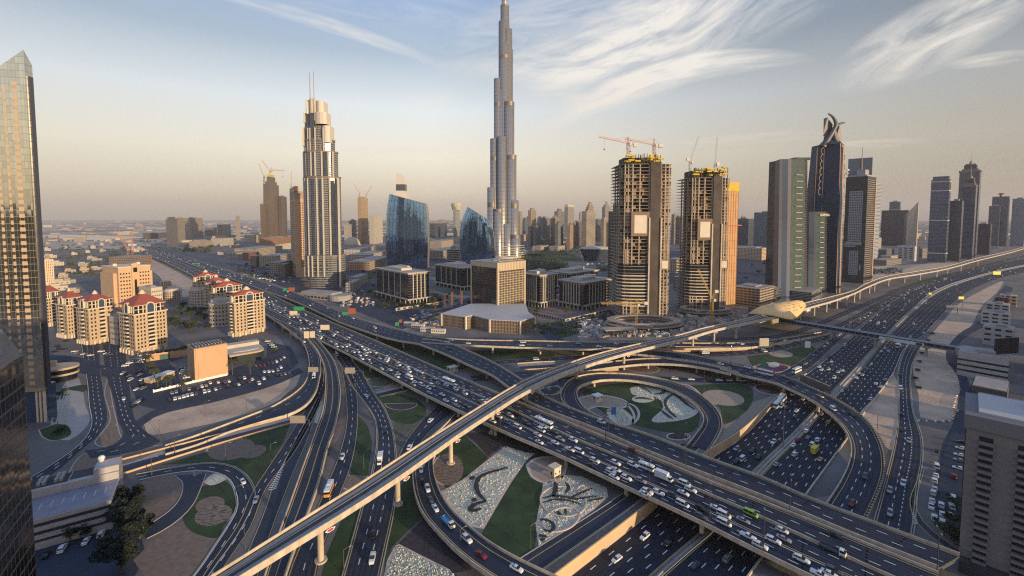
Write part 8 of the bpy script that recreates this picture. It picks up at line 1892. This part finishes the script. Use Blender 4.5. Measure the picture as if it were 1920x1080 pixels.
def ordw(i):return ORD[i]if i<20 else(('twenty','thirty','forty','fifty','sixty')[(i+1)//10-2]+'-'+ORD[(i+1)%10-1])if(i+1)%10 else('thirtieth','fortieth','fiftieth','sixtieth')[(i+1)//10-3]
KN={'saloon':'saloon','suv':'off roader','hatch':'hatchback','van':'van','pickup':'pickup','taxi':'roofed taxi','coach':'coach','minibus':'minibus','city bus':'city bus','box truck':'box truck','flatbed truck':'flatbed truck'}
small=[c for c in CARS if c[2]in('saloon','suv','hatch','pickup','taxi','van')];keep=set(id(c)for c in small[:296])|set(id(c)for c in CARS if c not in small)
seq={}
for c in CARS:
 if id(c)in keep:seq.setdefault((c[4],c[2],c[3]),[]).append(c)
rest=MB();rmats=[];rix={}
def rmat(m):
 if m.name not in rix:rix[m.name]=len(rmats);rmats.append(m)
 return rix[m.name]
ENDKEY={'right end':lambda c:-px_of(c[0])[0],'left end':lambda c:px_of(c[0])[0],'left':lambda c:px_of(c[0])[0],'lower end':lambda c:-px_of(c[0])[1],'bottom':lambda c:-px_of(c[0])[1],'front':lambda c:-px_of(c[0])[1],'upper end':lambda c:px_of(c[0])[1],'top':lambda c:px_of(c[0])[1]}
for(key,kind,color),lst in seq.items():
 end,ph=PHR[key];lst.sort(key=ENDKEY[end]);rp='on the ' if not ph.startswith('parked')else ''
 for i,c in enumerate(lst):
  lb=f"{color} {KN[kind]} {rp}{ph}" if len(lst)==1 else f"{ordw(i)} {color} {KN[kind]} from the {end} {rp}{ph}"
  nm={'coach':'coach','minibus':'minibus','city bus':'city_bus','box truck':'box_truck','flatbed truck':'flatbed_truck','van':'van','taxi':'taxi'}.get(kind,'car');cat={'coach':'bus','minibus':'bus','city bus':'bus','box truck':'truck','flatbed truck':'truck','van':'van','taxi':'taxi'}.get(kind,'car')
  grp=('vehicles '+ph)if rp=='' else 'vehicles on the '+ph;bd,gl,wh,hd,tl,r,fm,full,mats=lib(kind,color);dist=c[0].length
  if dist<470 or nm in('coach','city_bus','box_truck','flatbed_truck')and dist<600:
   th=thing(nm,lb,cat,tuple(c[0]),c[1],grp);put('body',bd,th);put('windows',gl,th)
   if dist<330:
    for x,y in wh:put('wheel',WHEEL[r],th,(x,y,r))
    for x,y,z in hd:put('headlight',HEADM,th,(x,y,z))
    for x,y,z in tl:put('taillight',TAILM,th,(x,y,z))
  else:
   o=put(nm,fm,None,tuple(c[0]),c[1]);tag(o,lb,cat,grp)
for c in CARS:
 if id(c)in keep:continue
 full,mats=lib(c[2],c[3])[7:];ms=mats+[CGL,TYRE,HEADL,TAILL];i=len(rest.v);cs,sn=math.cos(c[1]),math.sin(c[1])
 rest.v+=[(c[0].x+x*cs-y*sn,c[0].y+x*sn+y*cs,c[0].z+z)for x,y,z in full.v];rest.f+=[tuple(i+q for q in f)for f in full.f];rest.m+=[rmat(ms[m])for m in full.m]
if rest.f:tag(rest.build('distant_traffic',rmats),'far off cars too many to tell apart on the motorway and flyovers',None,None,'stuff')
print('CARS',len(CARS),'kept',len(keep))
# -- haze
hz_=MB();hz_.box(0,14500,-8.0,74000,32000,1100,0,0,True)
hm=bpy.data.materials.new('haze_air');hm.use_nodes=True;t_=hm.node_tree;t_.nodes.clear();ho=t_.nodes.new('ShaderNodeOutputMaterial');hv=t_.nodes.new('ShaderNodeVolumePrincipled')
hv.inputs['Color'].default_value=(.88,.84,.82,1);hv.inputs['Density'].default_value=0.000045;hv.inputs['Anisotropy'].default_value=0.0
t_.links.new(hv.outputs[0],ho.inputs['Volume'])
o=hz_.build('haze',hm);o['kind']='stuff';o['label']='thin warm evening haze filling the air over the city'
